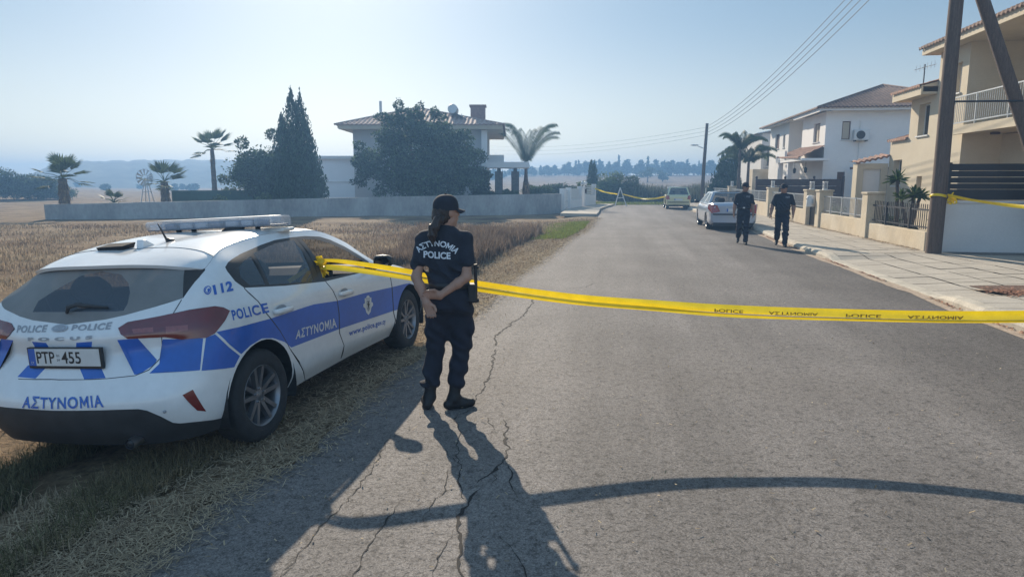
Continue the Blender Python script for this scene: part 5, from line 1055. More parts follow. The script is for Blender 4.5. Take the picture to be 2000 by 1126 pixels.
# ------------------------------------------------------------------ people: smooth bodies grown from joints
def sdf_mesh(prims, h, disp=None, k0=.02):
    """one continuous surface round tapered limbs and ellipsoids; prims: ('c', a, ra, b, rb, k) or ('e', centre, radii, yaw, k)"""
    lo = np.full(3, 1e9); hi = -lo; bb = []
    for p in prims:
        if p[0] == 'c': a, ra, b, rb = np.array(p[1], float), p[2], np.array(p[3], float), p[4]; m0 = np.minimum(a-ra, b-rb); m1 = np.maximum(a+ra, b+rb)
        else: c = np.array(p[1], float); r = max(p[2][:2]); rr = np.array([r, r, p[2][2]]); m0 = c-rr; m1 = c+rr
        bb.append((m0, m1)); lo = np.minimum(lo, m0); hi = np.maximum(hi, m1)
    lo -= 4*h; hi += 4*h; n = np.ceil((hi-lo)/h).astype(int)+1
    D = np.full(n, .5, np.float32); ax = [lo[i]+h*np.arange(n[i]) for i in range(3)]
    for p, (m0, m1) in zip(prims, bb):
        k = p[-1] if p[-1] is not None else k0; mg = k+3*h
        i0 = np.maximum(((m0-mg-lo)/h).astype(int), 0); i1 = np.minimum(((m1+mg-lo)/h).astype(int)+2, n); sl = tuple(slice(a, b) for a, b in zip(i0, i1))
        X, Y, Z = np.meshgrid(*[ax[i][sl[i]] for i in range(3)], indexing='ij', sparse=True)
        if p[0] == 'c':
            a, ra, b, rb = np.array(p[1], float), p[2], np.array(p[3], float), p[4]; ba = b-a; l2 = max(ba@ba, 1e-9)
            t = np.clip(((X-a[0])*ba[0]+(Y-a[1])*ba[1]+(Z-a[2])*ba[2])/l2, 0, 1)
            d = np.sqrt((X-a[0]-t*ba[0])**2+(Y-a[1]-t*ba[1])**2+(Z-a[2]-t*ba[2])**2)-(ra+(rb-ra)*t)
        else:
            c, r, yaw = p[1], p[2], p[3]; cs, sn = math.cos(yaw), math.sin(yaw)
            x = (X-c[0])*cs+(Y-c[1])*sn; y = -(X-c[0])*sn+(Y-c[1])*cs; z = Z-c[2]
            q = np.sqrt((x/r[0])**2+(y/r[1])**2+(z/r[2])**2); q2 = np.sqrt((x/r[0]**2)**2+(y/r[1]**2)**2+(z/r[2]**2)**2)+1e-9; d = q*(q-1)/q2
        o = D[sl]; e = np.maximum(k-abs(o-d), 0)/max(k, 1e-6); D[sl] = np.minimum(o, d)-e*e*k*.25
    if disp is not None:
        X, Y, Z = np.meshgrid(*ax, indexing='ij', sparse=True); D = D+disp(X, Y, Z)
    # surface nets
    I = D < 0; c = np.zeros(np.array(n)-1, np.uint8)
    off = [(i, j, k) for i in (0, 1) for j in (0, 1) for k in (0, 1)]
    S = lambda A, o: A[o[0]:n[0]-1+o[0], o[1]:n[1]-1+o[1], o[2]:n[2]-1+o[2]]
    for o in off: c += S(I, o)
    act = np.argwhere((c > 0) & (c < 8)); idx = np.full(c.shape, -1, np.int32); idx[tuple(act.T)] = np.arange(len(act))
    P = np.zeros((len(act), 3)); W = np.zeros(len(act))
    for a in off:
        for axs in range(3):
            if a[axs]: continue
            b = list(a); b[axs] = 1; da = D[tuple((act+a).T)]; db = D[tuple((act+b).T)]; m = (da < 0) != (db < 0)
            t = da/(da-db+1e-12); q = act+np.array(a, float); q[:, axs] += t; P[m] += q[m]; W += m
    V = lo+h*P/W[:, None]; F = []
    for axs in range(3):
        u, v = (axs+1) % 3, (axs+2) % 3; sl0 = [slice(None)]*3; sl1 = [slice(None)]*3; sl0[axs] = slice(0, -1); sl1[axs] = slice(1, None)
        A = I[tuple(sl0)]; B = I[tuple(sl1)]; e = np.argwhere(A != B); e = e[(e[:, u] > 0) & (e[:, v] > 0) & (e[:, u] < n[u]-1) & (e[:, v] < n[v]-1)]
        du = np.zeros(3, int); du[u] = 1; dv = np.zeros(3, int); dv[v] = 1
        q = np.stack([idx[tuple((e-du-dv).T)], idx[tuple((e-dv).T)], idx[tuple(e.T)], idx[tuple((e-du).T)]], 1)
        fl = ~A[tuple(e.T)]; q[fl] = q[fl][:, ::-1]; F.append(q)
    return V, np.concatenate(F)
def hand_prims(w, d, nrm, side, curl, sc=1., thumb=.6, k=.008):
    """palm, four unequal bent fingers and a thumb; w wrist, d towards the knuckles, nrm out of the palm, side towards the thumb"""
    w = Vector(w); d = Vector(d).normalized(); nrm = Vector(nrm); nrm = (nrm-d*nrm.dot(d)).normalized(); s = d.cross(nrm)*(1 if side > 0 else -1)
    P = []; pl = .088*sc
    for i, o in enumerate((.030, .010, -.010, -.029)):
        P.append(('c', w+s*o*.55*sc, .017*sc, w+d*pl+s*o*sc, .0125*sc, .02))
    for i, (o, L, r) in enumerate(((.030, .072, .0090), (.010, .080, .0092), (-.010, .075, .0088), (-.029, .058, .0078))):
        p = w+d*pl+s*o*sc; a = curl*(.75+.12*i)
        dirv = d.copy()
        for j, f in enumerate((.46, .31, .23)):
            an = a*(.55 if j == 0 else .75); dirv = dirv*math.cos(an)+nrm*math.sin(an) if j == 0 else dirv
            if j: up = (nrm*d.dot(dirv)-d*nrm.dot(dirv)).normalized(); dirv = (dirv*math.cos(an)+up*math.sin(an)).normalized()
            dirv = dirv.normalized(); q = p+dirv*L*f*sc; P.append(('c', p, r*sc*(1-.07*j), q, r*sc*(.93-.07*j), .005)); p = q
    t0 = w+d*.022*sc+s*.026*sc; t1 = t0+(s*.75+d*.75+nrm*thumb*.6).normalized()*.038*sc; t2 = t1+(d*.9+s*.15+nrm*thumb*.9).normalized()*.034*sc; t3 = t2+(d*.8-s*.1+nrm*thumb*.9).normalized()*.024*sc
    P += [('c', t0, .016*sc, t1, .012*sc, .012), ('c', t1, .0112*sc, t2, .010*sc, .006), ('c', t2, .010*sc, t3, .0082*sc, .005)]
    return P
def yawed(c, p, yaw, tilt=0.):
    x, y, z = p; y, z = y*math.cos(tilt)-z*math.sin(tilt), y*math.sin(tilt)+z*math.cos(tilt)
    return (c[0]+x*math.cos(yaw)-y*math.sin(yaw), c[1]+x*math.sin(yaw)+y*math.cos(yaw), c[2]+z)
M_SKIN = mat('skin_tan', (.36, .20, .135), .55, var=.10, vscale=14, var2=.06, v2scale=90, bump=.08, bscale=300)
M_SKIN2 = mat('skin_brown', (.27, .145, .095), .55, var=.10, vscale=14, bump=.08, bscale=300)
M_NAVY = mat('navy_cloth', (.013, .016, .027), .88, var=.25, vscale=9, var2=.2, v2scale=120, bump=.25, bscale=400)
M_NAVYP = mat('navy_trousers', (.011, .013, .024), .9, var=.25, vscale=9, var2=.2, v2scale=140, bump=.3, bscale=350)
M_BOOT = mat('black_leather', (.007, .007, .008), .6, var=.4, vscale=30, bump=.3, bscale=120)
M_HAIR = mat('brown_hair', (.024, .013, .010), .5, var=.3, vscale=20, stretch=(30, 30, 2))
M_HAIRG = mat('grey_hair', (.10, .095, .09), .7, var=.3, vscale=60)
M_BELT = mat('black_webbing', (.014, .014, .015), .6, var=.3, vscale=40)
M_LETTER = mat('printed_letters', (.62, .66, .70), .7, var=.12, vscale=60)
M_EYE = mat('eye_dark', (.02, .016, .014), .3)
M_LIP = mat('lip', (.22, .09, .075), .5)
def folds(amp, seed, zones):
    """soft cloth creases, strongest round the given heights"""
    rnd = random.Random(seed); W = [(rnd.uniform(18, 60), rnd.uniform(-25, 25), rnd.uniform(25, 70), rnd.uniform(0, 6)) for _ in range(6)]
    def f(X, Y, Z):
        m = .25
        for z, s in zones: m = m+np.exp(-((Z-z)/s)**2)
        return amp*m*sum(np.sin(a*X+b*Y+c*Z+d+1.5*np.sin(9*X+11*Z)) for a, b, c, d in W)/2.4
    return f
def person(label, J, yaw, loc, rz, h=.008, woman=False, skin=M_SKIN, cap_tilt=0., group=None, belly=0., build_=1., hair=M_HAIR):
    t = thing('person', label, 'person', loc, rz, group); V = Vector; g = {k: V(v) for k, v in J.items() if isinstance(v, tuple) and isinstance(v[0], (int, float))}
    hc = g['head']; B = build_; K = None
    H = lambda x, y, z: yawed(hc, (x, y, z), yaw)
    face = [('e', H(0, -.012, .028), (.076, .094, .088), yaw, .03), ('e', H(0, .022, -.035), (.060, .074, .086), yaw, .03), ('c', H(0, .055, -.092), .030, H(0, .066, -.098), .020, .03),
            ('c', H(-.045, .01, -.075), .026, H(.045, .01, -.075), .026, .03), ('c', H(0, .090, .012), .009, H(0, .110, -.026), .0125, .012), ('c', H(-.03, .078, .026), .012, H(.03, .078, .026), .012, .012),
            ('c', H(-.020, .088, -.056), .009, H(.020, .088, -.056), .009, .012), ('c', H(-.037, .065, -.02), .016, H(.037, .065, -.02), .016, .02)]
    for s in (1, -1): face += [('e', H(s*.074, -.008, -.008), (.010, .024, .033), yaw, .006)]
    nk = g['neck']
    body = face+[('c', nk, .060*B, H(0, -.018, -.07), .054*B, .03), ('e', g['chest'], (.128*B, .075*B, .18), 0, .04), ('e', g['pelvis'], (.12*B, .08*B, .10), 0, .04), ('c', g['chest'], .075, g['pelvis'], .075, .04)]
    up, fo, wr = (.043, .035, .026) if woman else (.054, .045, .031)
    for s in 'lr':
        sh, el, wri, hp, kn, an = (g[s+q] for q in ('_sh', '_el', '_wr', '_hip', '_kn', '_an'))
        body += [('c', sh, up*1.12*B, el, up*.86*B, .03), ('c', el, fo*1.04*B, el.lerp(wri, .35), fo*1.06*B, .02), ('c', el.lerp(wri, .35), fo*1.05*B, wri, wr, .02), ('c', nk+V((0, 0, -.04)), .042, sh, .042, .03),
                 ('c', hp, .066*B, kn, .044*B, .02), ('c', kn, .044*B, kn.lerp(an, .35), .043*B, .02), ('c', kn.lerp(an, .35), .043*B, an, .030, .02)]
        body += hand_prims(wri, *J[s+'_hand'])
    Vv, F = sdf_mesh(body, min(h, .0062) if woman else h); np_mesh('body', Vv, F, skin, t, True)
    # shirt
    c = g['chest']; w = 1.0 if not woman else .93; p = g['pelvis']
    sh = [('e', c+V((0, 0, .01)), ((.168 if woman else .180)*B*w, .115*B, .215), 0, .05), ('e', c.lerp(p, .62)+V((0, 0, .02)), ((.168 if not woman else .134)*B, .118*B, .19), 0, .07), ('e', p+V((0, 0, .09)), (.160*B*w, .118*B, .085), 0, .05),
          ('c', nk+V((0, 0, -.055)), .072, nk+V((0, 0, -.012)), .066, .03)]
    if belly: sh.append(('e', c.lerp(p, .6)+V((0, -J['back']*.07, 0)), (.15, .10+belly, .16), 0, .06))
    if woman: sh += [('e', c+V((s*.075, J['back']*-.085, .02)), (.07, .06, .07), 0, .04) for s in (1, -1)]
    for s in 'lr':
        a, el = g[s+'_sh'], g[s+'_el']; sh += [('c', nk+V((0, 0, -.05)), .058*B, a, .066*B*w, .05), ('c', a, (.070 if woman else .064)*B*w, a.lerp(el, J.get('sleeve', .62)), (.066 if woman else .064)*B, .03)]
    Vv, F = sdf_mesh(sh, h, folds(.006, 3, [(p[2]+.16, .09), (c[2]-.12, .06)]))
    shirt = np_mesh('shirt', Vv, F, M_NAVY, t, True)
    # collar and belt
    hw_ = .93 if woman else 1.; tr = [('e', p+V((0, 0, .0)), (.163*B*hw_, .120*B, .115), 0, .05), ('e', p+V((0, J['back']*.035, -.06)), (.150*B*hw_, .105*B, .115), 0, .04)]
    for s in 'lr':
        hp, kn, an = (g[s+q] for q in ('_hip', '_kn', '_an')); q = kn.lerp(an, .70 if woman else .88)
        tr += [('c', hp, .097*B, kn, .072*B, .05), ('c', kn, .072*B, kn.lerp(an, .45), .070*B, .03), ('c', kn.lerp(an, .45), .069*B, q, .064*B, .03)]
        if woman: tr += [('c', V((p[0], .0, .80)), .055, V((p[0]-.012, .01, .58)), .022, .04)]*(s == 'l')+[('e', q+V((0, 0, -.015)), (.074, .076, .036), 0, .02), ('e', hp.lerp(kn, .66)+V((.070 if s == 'r' else -.062, 0, 0)), (.026, .065, .085), 0, .03)]
        else: tr += [('e', an+V((0, 0, .015)), (.066, .075, .045), 0, .02)]
    Vv, F = sdf_mesh(tr, h, folds(.0085, 9, [(g['l_kn'][2], .10), (g['l_an'][2]+.12, .12), (p[2]-.12, .06)])); np_mesh('trousers', Vv, F, M_NAVYP, t, True)
    for s in 'lr':
        an, heel, toe, kn = g[s+'_an'], g[s+'_heel'], g[s+'_toe'], g[s+'_kn']; top = an.lerp(kn, .42 if woman else .2)
        m = heel.lerp(toe, .62)
        bt = [('c', top, .052, an, .044, .02), ('c', an+V((0, 0, -.01)), .044, heel+V((0, 0, .012)), .036, .025), ('c', heel+V((0, 0, .008)), .036, m, .040, .02), ('c', an+V((0, 0, -.012)), .040, m+V((0, 0, .012)), .036, .03), ('c', m, .041, toe+V((0, 0, -.001)), .033, .02)]
        Vv, F = sdf_mesh(bt, h*.8); zf = min(heel[2], toe[2])-.034; Vv[:, 2] = np.maximum(Vv[:, 2], zf); np_mesh('boot', Vv, F, M_BOOT, t, True)
    # cap: crown shell and curved peak
    tc = J.get('captilt', .0); capm = MB(); n = 28; rows = []
    for i in range(9):
        a = i/8*math.pi/2; rr = math.cos(a)**.8 if i < 8 else 0.
        rows.append([H(.090*rr*math.cos(q), -.006+.104*rr*math.sin(q), .036+.096*math.sin(a)**.95) for q in np.linspace(0, 2*math.pi, n+1)])
    rows.insert(0, [H(.088*math.cos(q), -.006+.102*math.sin(q), .012) for q in np.linspace(0, 2*math.pi, n+1)])
    capm.grid(rows, 0, True); capm.ball(H(0, -.006, .134), .008, 8, 5)
    pk = []
    for j in range(5):
        f = j/4; pk.append([H((.078-.010*f**2)*math.sin(q)*(1+.02*f), .010+.080*math.cos(q)+f*.078*math.cos(q*.8), .026-.018*f-.016*math.sin(q)**2*(.3+f)) for q in np.linspace(-1.25, 1.25, 13)])
    capm.grid(pk, 0); capm.grid([[(x, y, z-.005) for x, y, z in r_] for r_ in pk], 0, True)
    cap = capm.build('cap', M_NAVY, t, smooth=True, auto=60)
    # hair under the cap
    hp_ = [('e', H(0, -.034, .0), (.0795, .078, .088 if woman else .07), yaw, .02), ('e', H(0, -.05, -.05), (.060, .052, .05 if woman else .03), yaw, .03)]
    if woman: hp_ += [('c', H(.03, -.06, -.055), .03, (H(0, -.085, -.04)), .04, .03)]
    Vh, Fh = sdf_mesh(hp_, .006, lambda X, Y, Z: .0025*np.sin(210*X+170*Y+30*Z)); np_mesh('hair', Vh, Fh, hair, t, True)
    for nm, m, pts in (('eye', M_EYE, ((-.031, .084, .004), (.031, .084, .004))),):
        for q in pts: e = MB(); e.ball(H(*q), (.013, .013, .008), 10, 6); e.build(nm, m, t, smooth=True)
    e = MB(); e.tube([H(-.024, .0905, -.060), H(0, .0985, -.058), H(.024, .0905, -.060)], [.003, .006, .003], 8, sy=.7); e.build('mouth', M_LIP, t, smooth=True)
    bl = MB(); z = p[2]+.065; ring = [[(p[0]+((.145 if woman else .168)*B)*math.cos(q), p[1]+.126*B*math.sin(q)-J['back']*(belly*.5), z+dz) for q in np.linspace(0, 2*math.pi, 33)] for dz in (-.024, .024)]
    bl.grid(ring, 0); bo = bl.build('belt', M_BELT, t, smooth=True); bo.modifiers.new('thick', 'SOLIDIFY').thickness = .012
    return t, shirt, p
def letters_on(shirt, s, place, parent, m, back=-1., bold=.012, lift=.004):
    """lettering pressed on to the shirt; place maps (unit x, unit y) to (x, z) on the back"""
    from mathutils.bvhtree import BVHTree
    me = shirt.data; T = BVHTree.FromPolygons([v.co for v in me.vertices], [tuple(q.vertices) for q in me.polygons])
    vs, fs = text_obj(s, 1., bold, 0); xs = [q.x for q in vs]; ys = [q.y for q in vs]; x0, x1, y0, y1 = min(xs), max(xs), min(ys), max(ys); out = []
    for q in vs:
        x, z = place((q.x-x0)/(x1-x0), (q.y-y0)/(y1-y0)); hit = T.ray_cast(Vector((x, back*.6, z)), Vector((0, -back, 0)))[0]
        out.append((x, (hit.y if hit else 0)+back*lift, z))
    return MB().add(out, fs).build('lettering', m, parent)
# --- the officer in the foreground, seen from behind, arms folded behind her back
wJ = dict(back=-1, head=(.022, .012, 1.552), neck=(.008, -.004, 1.425), chest=(-.006, .0, 1.235), pelvis=(.036, 0, .93),
          l_sh=(-.150, .0, 1.338), r_sh=(.158, .0, 1.338), l_el=(-.205, -.085, 1.062), r_el=(.178, -.085, 1.065), l_wr=(-.118, -.185, .880), r_wr=(-.020, -.155, .932),
          l_hip=(-.052, 0, .86), r_hip=(.128, 0, .86), l_kn=(-.080, .03, .51), r_kn=(.128, .035, .52), l_an=(-.132, .0, .10), r_an=(.062, -.02, .10),
          l_heel=(-.146, -.035, .034), l_toe=(-.178, .165, .034), r_heel=(.020, -.045, .034), r_toe=(.196, .045, .034), sleeve=.60,
          l_hand=((.42, -.12, -1), (.05, -1, -.05), -1, 1.15, .92, .8), r_hand=((-1, .05, .12), (-.1, -1, -.3), 1, .95, .92, .7))
WO = (-.522, 5.144, 0.)
W_, shirt, pel = person('policewoman in dark uniform and cap standing with her hands behind her back', wJ, R(-50), WO, 0, woman=True)
def arc(a, b):
    an = (a-.5)*1.75; r = .168+.052*b; return -.042+r*math.sin(an)*1.05, 1.150+r*math.cos(an)*.92-.012*a
letters_on(shirt, AST, arc, W_, M_LETTER, bold=.03)
letters_on(shirt, 'POLICE', lambda a, b: (-.145+.205*a, 1.212+.052*b-.010*a), W_, M_LETTER, bold=.035)
def ponytail(par):
    prims = []; P = [(.0, -.085, 1.515), (-.03, -.115, 1.49), (-.058, -.135, 1.44), (-.070, -.142, 1.385), (-.066, -.140, 1.325)]; rr = [.024, .034, .036, .030, .012]
    for i in range(4): prims.append(('c', P[i], rr[i], P[i+1], rr[i+1], .02))
    Vv, F = sdf_mesh(prims, .006, lambda X, Y, Z: .004*np.sin(170*X+40*Y+8*np.sin(14*Z))); np_mesh('ponytail', Vv, F, M_HAIR, par, True)
ponytail(W_)
gear = MB(); gear.box((.185, -.075, .86), (.250, .03, 1.005)); gear.build('belt_pouch', M_BELT, W_, bevel=.012)
gear = MB(); gear.tube([(.242, -.03, 1.155), (.243, -.03, 1.15), (.244, -.03, .86), (.244, -.03, .855)], [.013, .014, .0125, .010], 10); gear.tube([(.232, -.03, 1.13), (.268, -.03, 1.13)], .012, 8); gear.tube([(.230, -.03, .875), (.268, -.03, .872)], .014, 8); gear.build('baton', M_BELT, W_, smooth=True, auto=40)
# --- two officers walking towards the tape
def man_joints(**kw):
    J = dict(back=1, head=(0, -.015, 1.635), neck=(0, .005, 1.485), chest=(0, 0, 1.27), pelvis=(0, 0, .97), l_sh=(-.178, 0, 1.375), r_sh=(.178, 0, 1.375), l_el=(-.235, .02, 1.13), r_el=(.235, .02, 1.13), l_wr=(-.245, -.07, .89), r_wr=(.245, -.06, .89),
             l_hip=(-.085, 0, .89), r_hip=(.085, 0, .89), l_kn=(-.10, -.06, .50), r_kn=(.10, -.05, .50), l_an=(-.11, .05, .11), r_an=(.10, -.05, .09), l_heel=(-.11, .10, .06), l_toe=(-.125, -.06, .034), r_heel=(.10, 0, .034), r_toe=(.12, -.185, .034), sleeve=.72,
             l_hand=((0, -.25, -1), (1, 0, 0), 1, .6, 1., .4), r_hand=((0, -.25, -1), (-1, 0, 0), -1, .6, 1., .4)); J.update(kw); return J
m1 = man_joints(l_an=(-.105, .26, .19), l_kn=(-.10, .02, .50), l_heel=(-.105, .315, .155), l_toe=(-.12, .15, .05), l_el=(-.245, .03, 1.13), l_wr=(-.262, -.03, .88), r_el=(.235, .03, 1.13), r_wr=(.262, -.04, .88), head=(.02, -.03, 1.64), l_sh=(-.178, 0, 1.385), r_sh=(.178, 0, 1.365), r_kn=(.09, -.11, .51), r_an=(.085, -.13, .09), r_heel=(.085, -.085, .034), r_toe=(.10, -.275, .034))
P1, s1, _ = person('officer on the kerb side of the silver saloon turning his head, arms hanging', m1, R(180+48), (6.66, 19.45, 0), R(-17), h=.0105, skin=M_SKIN2, build_=1.06, hair=M_HAIRG)
m2 = man_joints(l_an=(-.10, .24, .18), l_kn=(-.10, .0, .50), l_heel=(-.10, .295, .15), l_toe=(-.115, .13, .05), l_wr=(-.30, -.10, .90), l_el=(-.275, .01, 1.13), r_el=(.275, .03, 1.13), r_wr=(.275, -.08, .90), head=(.0, -.035, 1.605), chest=(0, 0, 1.25), neck=(0, .0, 1.46), r_kn=(.105, -.12, .51), r_an=(.10, -.13, .09), r_heel=(.10, -.085, .034), r_toe=(.125, -.27, .034))
P2, s2, _ = person('stockier officer nearest the kerb with bent elbows, looking at his colleague', m2, R(180-40), (7.50, 18.75, 0), R(-20), h=.0105, skin=M_SKIN2, build_=1.12, belly=.035, hair=M_HAIRG)
for P_, sh_ in ((P1, s1), (P2, s2)):
    b = MB(); b.box((-.03, -.152, 1.03), (.03, -.140, 1.07)); b.build('belt_buckle', M_STEEL, P_, bevel=.004)
    em = letters_on(sh_, 'POLICE', lambda a, b_: (.055+.10*a, 1.34+.05*b_), P_, M_GREYLIV, back=-1.); em.name = 'chest_badge'
ph = MB(); ph.box((-.345, -.24, .79), (-.330, -.15, .93)); tag(ph.build('phone', M_TRIM), 'dark phone in the hand of the officer nearest the kerb', 'phone'); bpy.data.objects['phone'].location = (7.50, 18.75, 0); bpy.data.objects['phone'].rotation_euler = (0, 0, R(-20))
def catmull(P, n):
    P = np.array(P, float); m = len(P); g = np.vstack([2*P[0]-P[1], P, 2*P[-1]-P[-2]]); x = np.linspace(0, m-1, n); i = np.minimum(x.astype(int), m-2); a = _cr(x-i); return sum(a[:, k, None]*g[i+k] for k in range(4))
# ------------------------------------------------------------------ parked cars farther down the street
def face_out(o, c):
    me = o.data; c = Vector(c); fl = [p.normal.dot(p.center-c) < 0 for p in me.polygons]; import bmesh
    b = bmesh.new(); b.from_mesh(me); b.faces.ensure_lookup_table(); bmesh.ops.reverse_faces(b, faces=[f for f, k in zip(b.faces, fl) if k]); b.to_mesh(me); b.free()
    return o
def parked_car(name, label, loc, rz, L, W, H, paint, style, trim):
    """own frame: x forward from the rear bumper, y to the left"""
    t = thing(name, label, 'car', loc, rz); two = two_sided(mat(name+'_paint', paint, .28, metal=.35, var=.05, vscale=3, coat=.8), (.03, .03, .03)); hw = W/2; wb0, wb1 = style['axles']
    xs, top, pw = style['x'], style['top'], style['pw']
    def prof(x): return float(np.interp(x, xs, top)), float(np.interp(x, xs, pw))
    X = np.unique(np.concatenate([np.linspace(0, .5, 9), np.linspace(.5, L-.6, 70), np.linspace(L-.6, L, 9)])); rows = []
    for x in X:
        z, k = prof(x); w = hw*k; zb = .20+.10*max(0, 1-x/.35)+.06*max(0, (x-L+.5)/.5)
        half = [(w*.90, zb), (w*.985, zb+.10), (w, zb+(z-zb)*.40), (w*1.0, zb+(z-zb)*.66), (w*.975, zb+(z-zb)*.85), (w*.90, z-.018), (w*.72, z+.004), (0, z+.022)]
        half = [tuple(q) for q in catmull([(a, c, 0) for a, c in half], 22)[:, :2]]; half[-1] = (0, half[-1][1]); rows.append([(x, y, zz) for y, zz in half]+[(x, -y, zz) for y, zz in half[-2::-1]])
    # arches cut away by dropping the cells over the wheels
    b = MB(); n = len(rows[0])
    for i in range(len(rows)-1):
        for j in range(n-1):
            q = [rows[i][j], rows[i+1][j], rows[i+1][j+1], rows[i][j+1]]; cx = sum(p[0] for p in q)/4; cz = sum(p[2] for p in q)/4
            if abs(q[0][1]) > hw*.7 and any((cx-w_)**2+(cz-style['r'])**2 < (style['r']+.05)**2 for w_ in (wb0, wb1)): continue
            b.add(q, [(0, 1, 2, 3)])
    b.add(rows[0], [tuple(range(n))]); b.add(rows[-1], [tuple(range(n-1, -1, -1))])
    face_out(b.build('body', two, t, smooth=True, auto=50), (L/2, 0, .5))
    # cabin: roof, pillars, and glass panels set into it
    g = style['cabin']; (ra, rb, rc, rd) = g['x']; zb, zr = g['zb'], H; wb_, wr = hw*.93, hw*g['wr']
    low = [(ra, zb), (rd, zb)]; B = MB()
    def pt(x, s, z): w = wb_+(wr-wb_)*((z-zb)/(zr-zb)); return (x, s*w, z)
    P = {}
    for s in (1, -1): P[s] = [pt(ra, s, zb), pt(rd, s, zb), pt(rc, s, zr-.04), pt(rb, s, zr-.04)]
    roof = [[(x, wr*y, zr-.04+.05*(1-(y)**2)*(1-((x-rb)/(rc-rb)*2-1)**2*.25)) for y in np.linspace(1, -1, 9)] for x in np.linspace(rb, rc, 9)]
    B.grid(roof, 0)
    def panel(c, inset, mb_, mb2):
        """pillar frame round a glass panel"""
        c = [Vector(p) for p in c]; m = sum(c, Vector())/4; q = [p+(m-p)*inset/(m-p).length*1.0 for p in c]
        mb_.add([tuple(p) for p in c+q], [(i, (i+1) % 4, 4+(i+1) % 4, 4+i) for i in range(4)]); mb2.append([tuple(p) for p in q])
    glass = []
    for s in (1, -1):
        p = P[s]; m0 = [p[0][k]+(p[1][k]-p[0][k])*.46 for k in range(3)]; m1 = [p[3][k]+(p[2][k]-p[3][k])*.40 for k in range(3)]
        panel([p[0], m0, m1, p[3]], .075, B, glass); panel([m0, p[1], p[2], m1], .075, B, glass)
    panel([P[1][0], P[-1][0], P[-1][3], P[1][3]], .10, B, glass); panel([P[1][1], P[-1][1], P[-1][2], P[1][2]], .10, B, glass)
    face_out(B.build('cabin', two, t), ((rb+rc)/2, 0, zb-.2))
    for i, q in enumerate(glass): G_ = MB(); G_.add(q, [(0, 1, 2, 3)]); G_.build('window' if i < 4 else 'rear_screen' if i == 4 else 'windscreen', M_GLASS, t)
    u = MB(); u.box((.15, -hw*.8, .18), (L-.2, hw*.8, .30)); u.box((.3, -hw*.72, .30), (L-1.2, hw*.72, zb-.25))
    for s in (1, -1):
        for w_ in (wb0, wb1): u.box((w_-style['r']-.03, min(s*hw*.55, s*hw*.93), .22), (w_+style['r']+.03, max(s*hw*.55, s*hw*.93), .70))
    u.build('underbody', M_TRIM, t)
    c = MB(); [seat_mesh(c, x, y) for x, y in ((wb0+.1, .33), (wb0+.1, -.33), (wb0+1.0, .33), (wb0+1.0, -.33))]; c.build('seats', M_DARK, t, smooth=True)
    for x in (wb0, wb1):
        for s in (1, -1): make_wheel(t, x, s, r=style['r'], w=.19, rim_r=style['r']*.64, y_out=hw*.965)
    for s in (1, -1):
        m = MB(); m.ball((rd-.35, s*(hw+.09), zb+.05), (.07, .10, .075), 10, 8); m.build('door_mirror', M_TRIM, t, smooth=True)
        l = MB(); (a0, a1, a2, a3, b1, b2) = [(x, s*y, z) for x, y, z in style['lamp']]; l.add([a0, a1, a2, a3, b1, b2]+[(p[0]+.10, p[1]-.06*s, p[2]) for p in (a0, a1, a2, a3, b1, b2)], [(0, 1, 2, 3), (1, 4, 5, 2), (0, 6, 7, 1), (3, 2, 8, 9), (1, 7, 10, 4), (2, 5, 11, 8), (0, 3, 9, 6), (4, 10, 11, 5)]); l.build('tail_light', M_LAMPB, t)
    pz = style['plate']; q = MB(); q.box((-.035, -.26, pz), (-.012, .26, pz+.11), 0); q.box((-.038, .21, pz), (-.0355, .26, pz+.11), 1); q.build('number_plate', [M_PLATE, M_BLUE], t)
    q = MB(); q.box((-.06, -hw*.86, style['strip']), (.02, hw*.86, style['strip']+.05)); q.build('bumper_strip', M_TRIM, t, bevel=.01)
    return t
M_LAMPB = mat('parked_lamp_red', (.30, .03, .022), .2, var=.2, vscale=12, coat=.8)
sal = dict(axles=(.98, 3.66), r=.31, x=[0, .06, .25, .9, 1.1, 3.2, 3.5, 4.3, 4.6], top=[.90, .985, 1.02, 1.0, .93, .93, .95, .80, .62], pw=[.86, .93, .97, 1, 1, 1, 1, .96, .84],
           cabin=dict(x=(.86, 1.42, 2.75, 3.62), zb=.94, wr=.64), lamp=[(-.03, .50, .70), (-.03, .785, .64), (.02, .765, .95), (-.01, .60, .93), (.34, .892, .80), (.26, .875, .97)], plate=.70, strip=.58)
parked_car('parked_saloon', 'silver saloon parked against the kerb with its tail to the camera', (8.12, 24.75, 0.0), math.pi/2-R(8.6), 4.6, 1.74, 1.43, (.36, .40, .47), sal, None)
hat = dict(axles=(.62, 3.0), r=.28, x=[0, .05, .2, .9, 2.6, 3.2, 3.6], top=[.80, .90, .92, .92, .93, .85, .64], pw=[.90, .95, .98, 1, 1, .96, .84],
           cabin=dict(x=(.05, .40, 1.95, 2.85), zb=.92, wr=.72), lamp=[(-.03, .58, .66), (-.025, .745, .64), (.0, .73, .90), (-.02, .62, .88), (.14, .80, .66), (.16, .79, .92)], plate=.58, strip=.44)
parked_car('parked_hatchback', 'small pale green hatchback parked at the far end of the street', (10.95, 44.6, 0.0), math.pi/2-R(9), 3.6, 1.58, 1.47, (.58, .56, .34), hat, None)

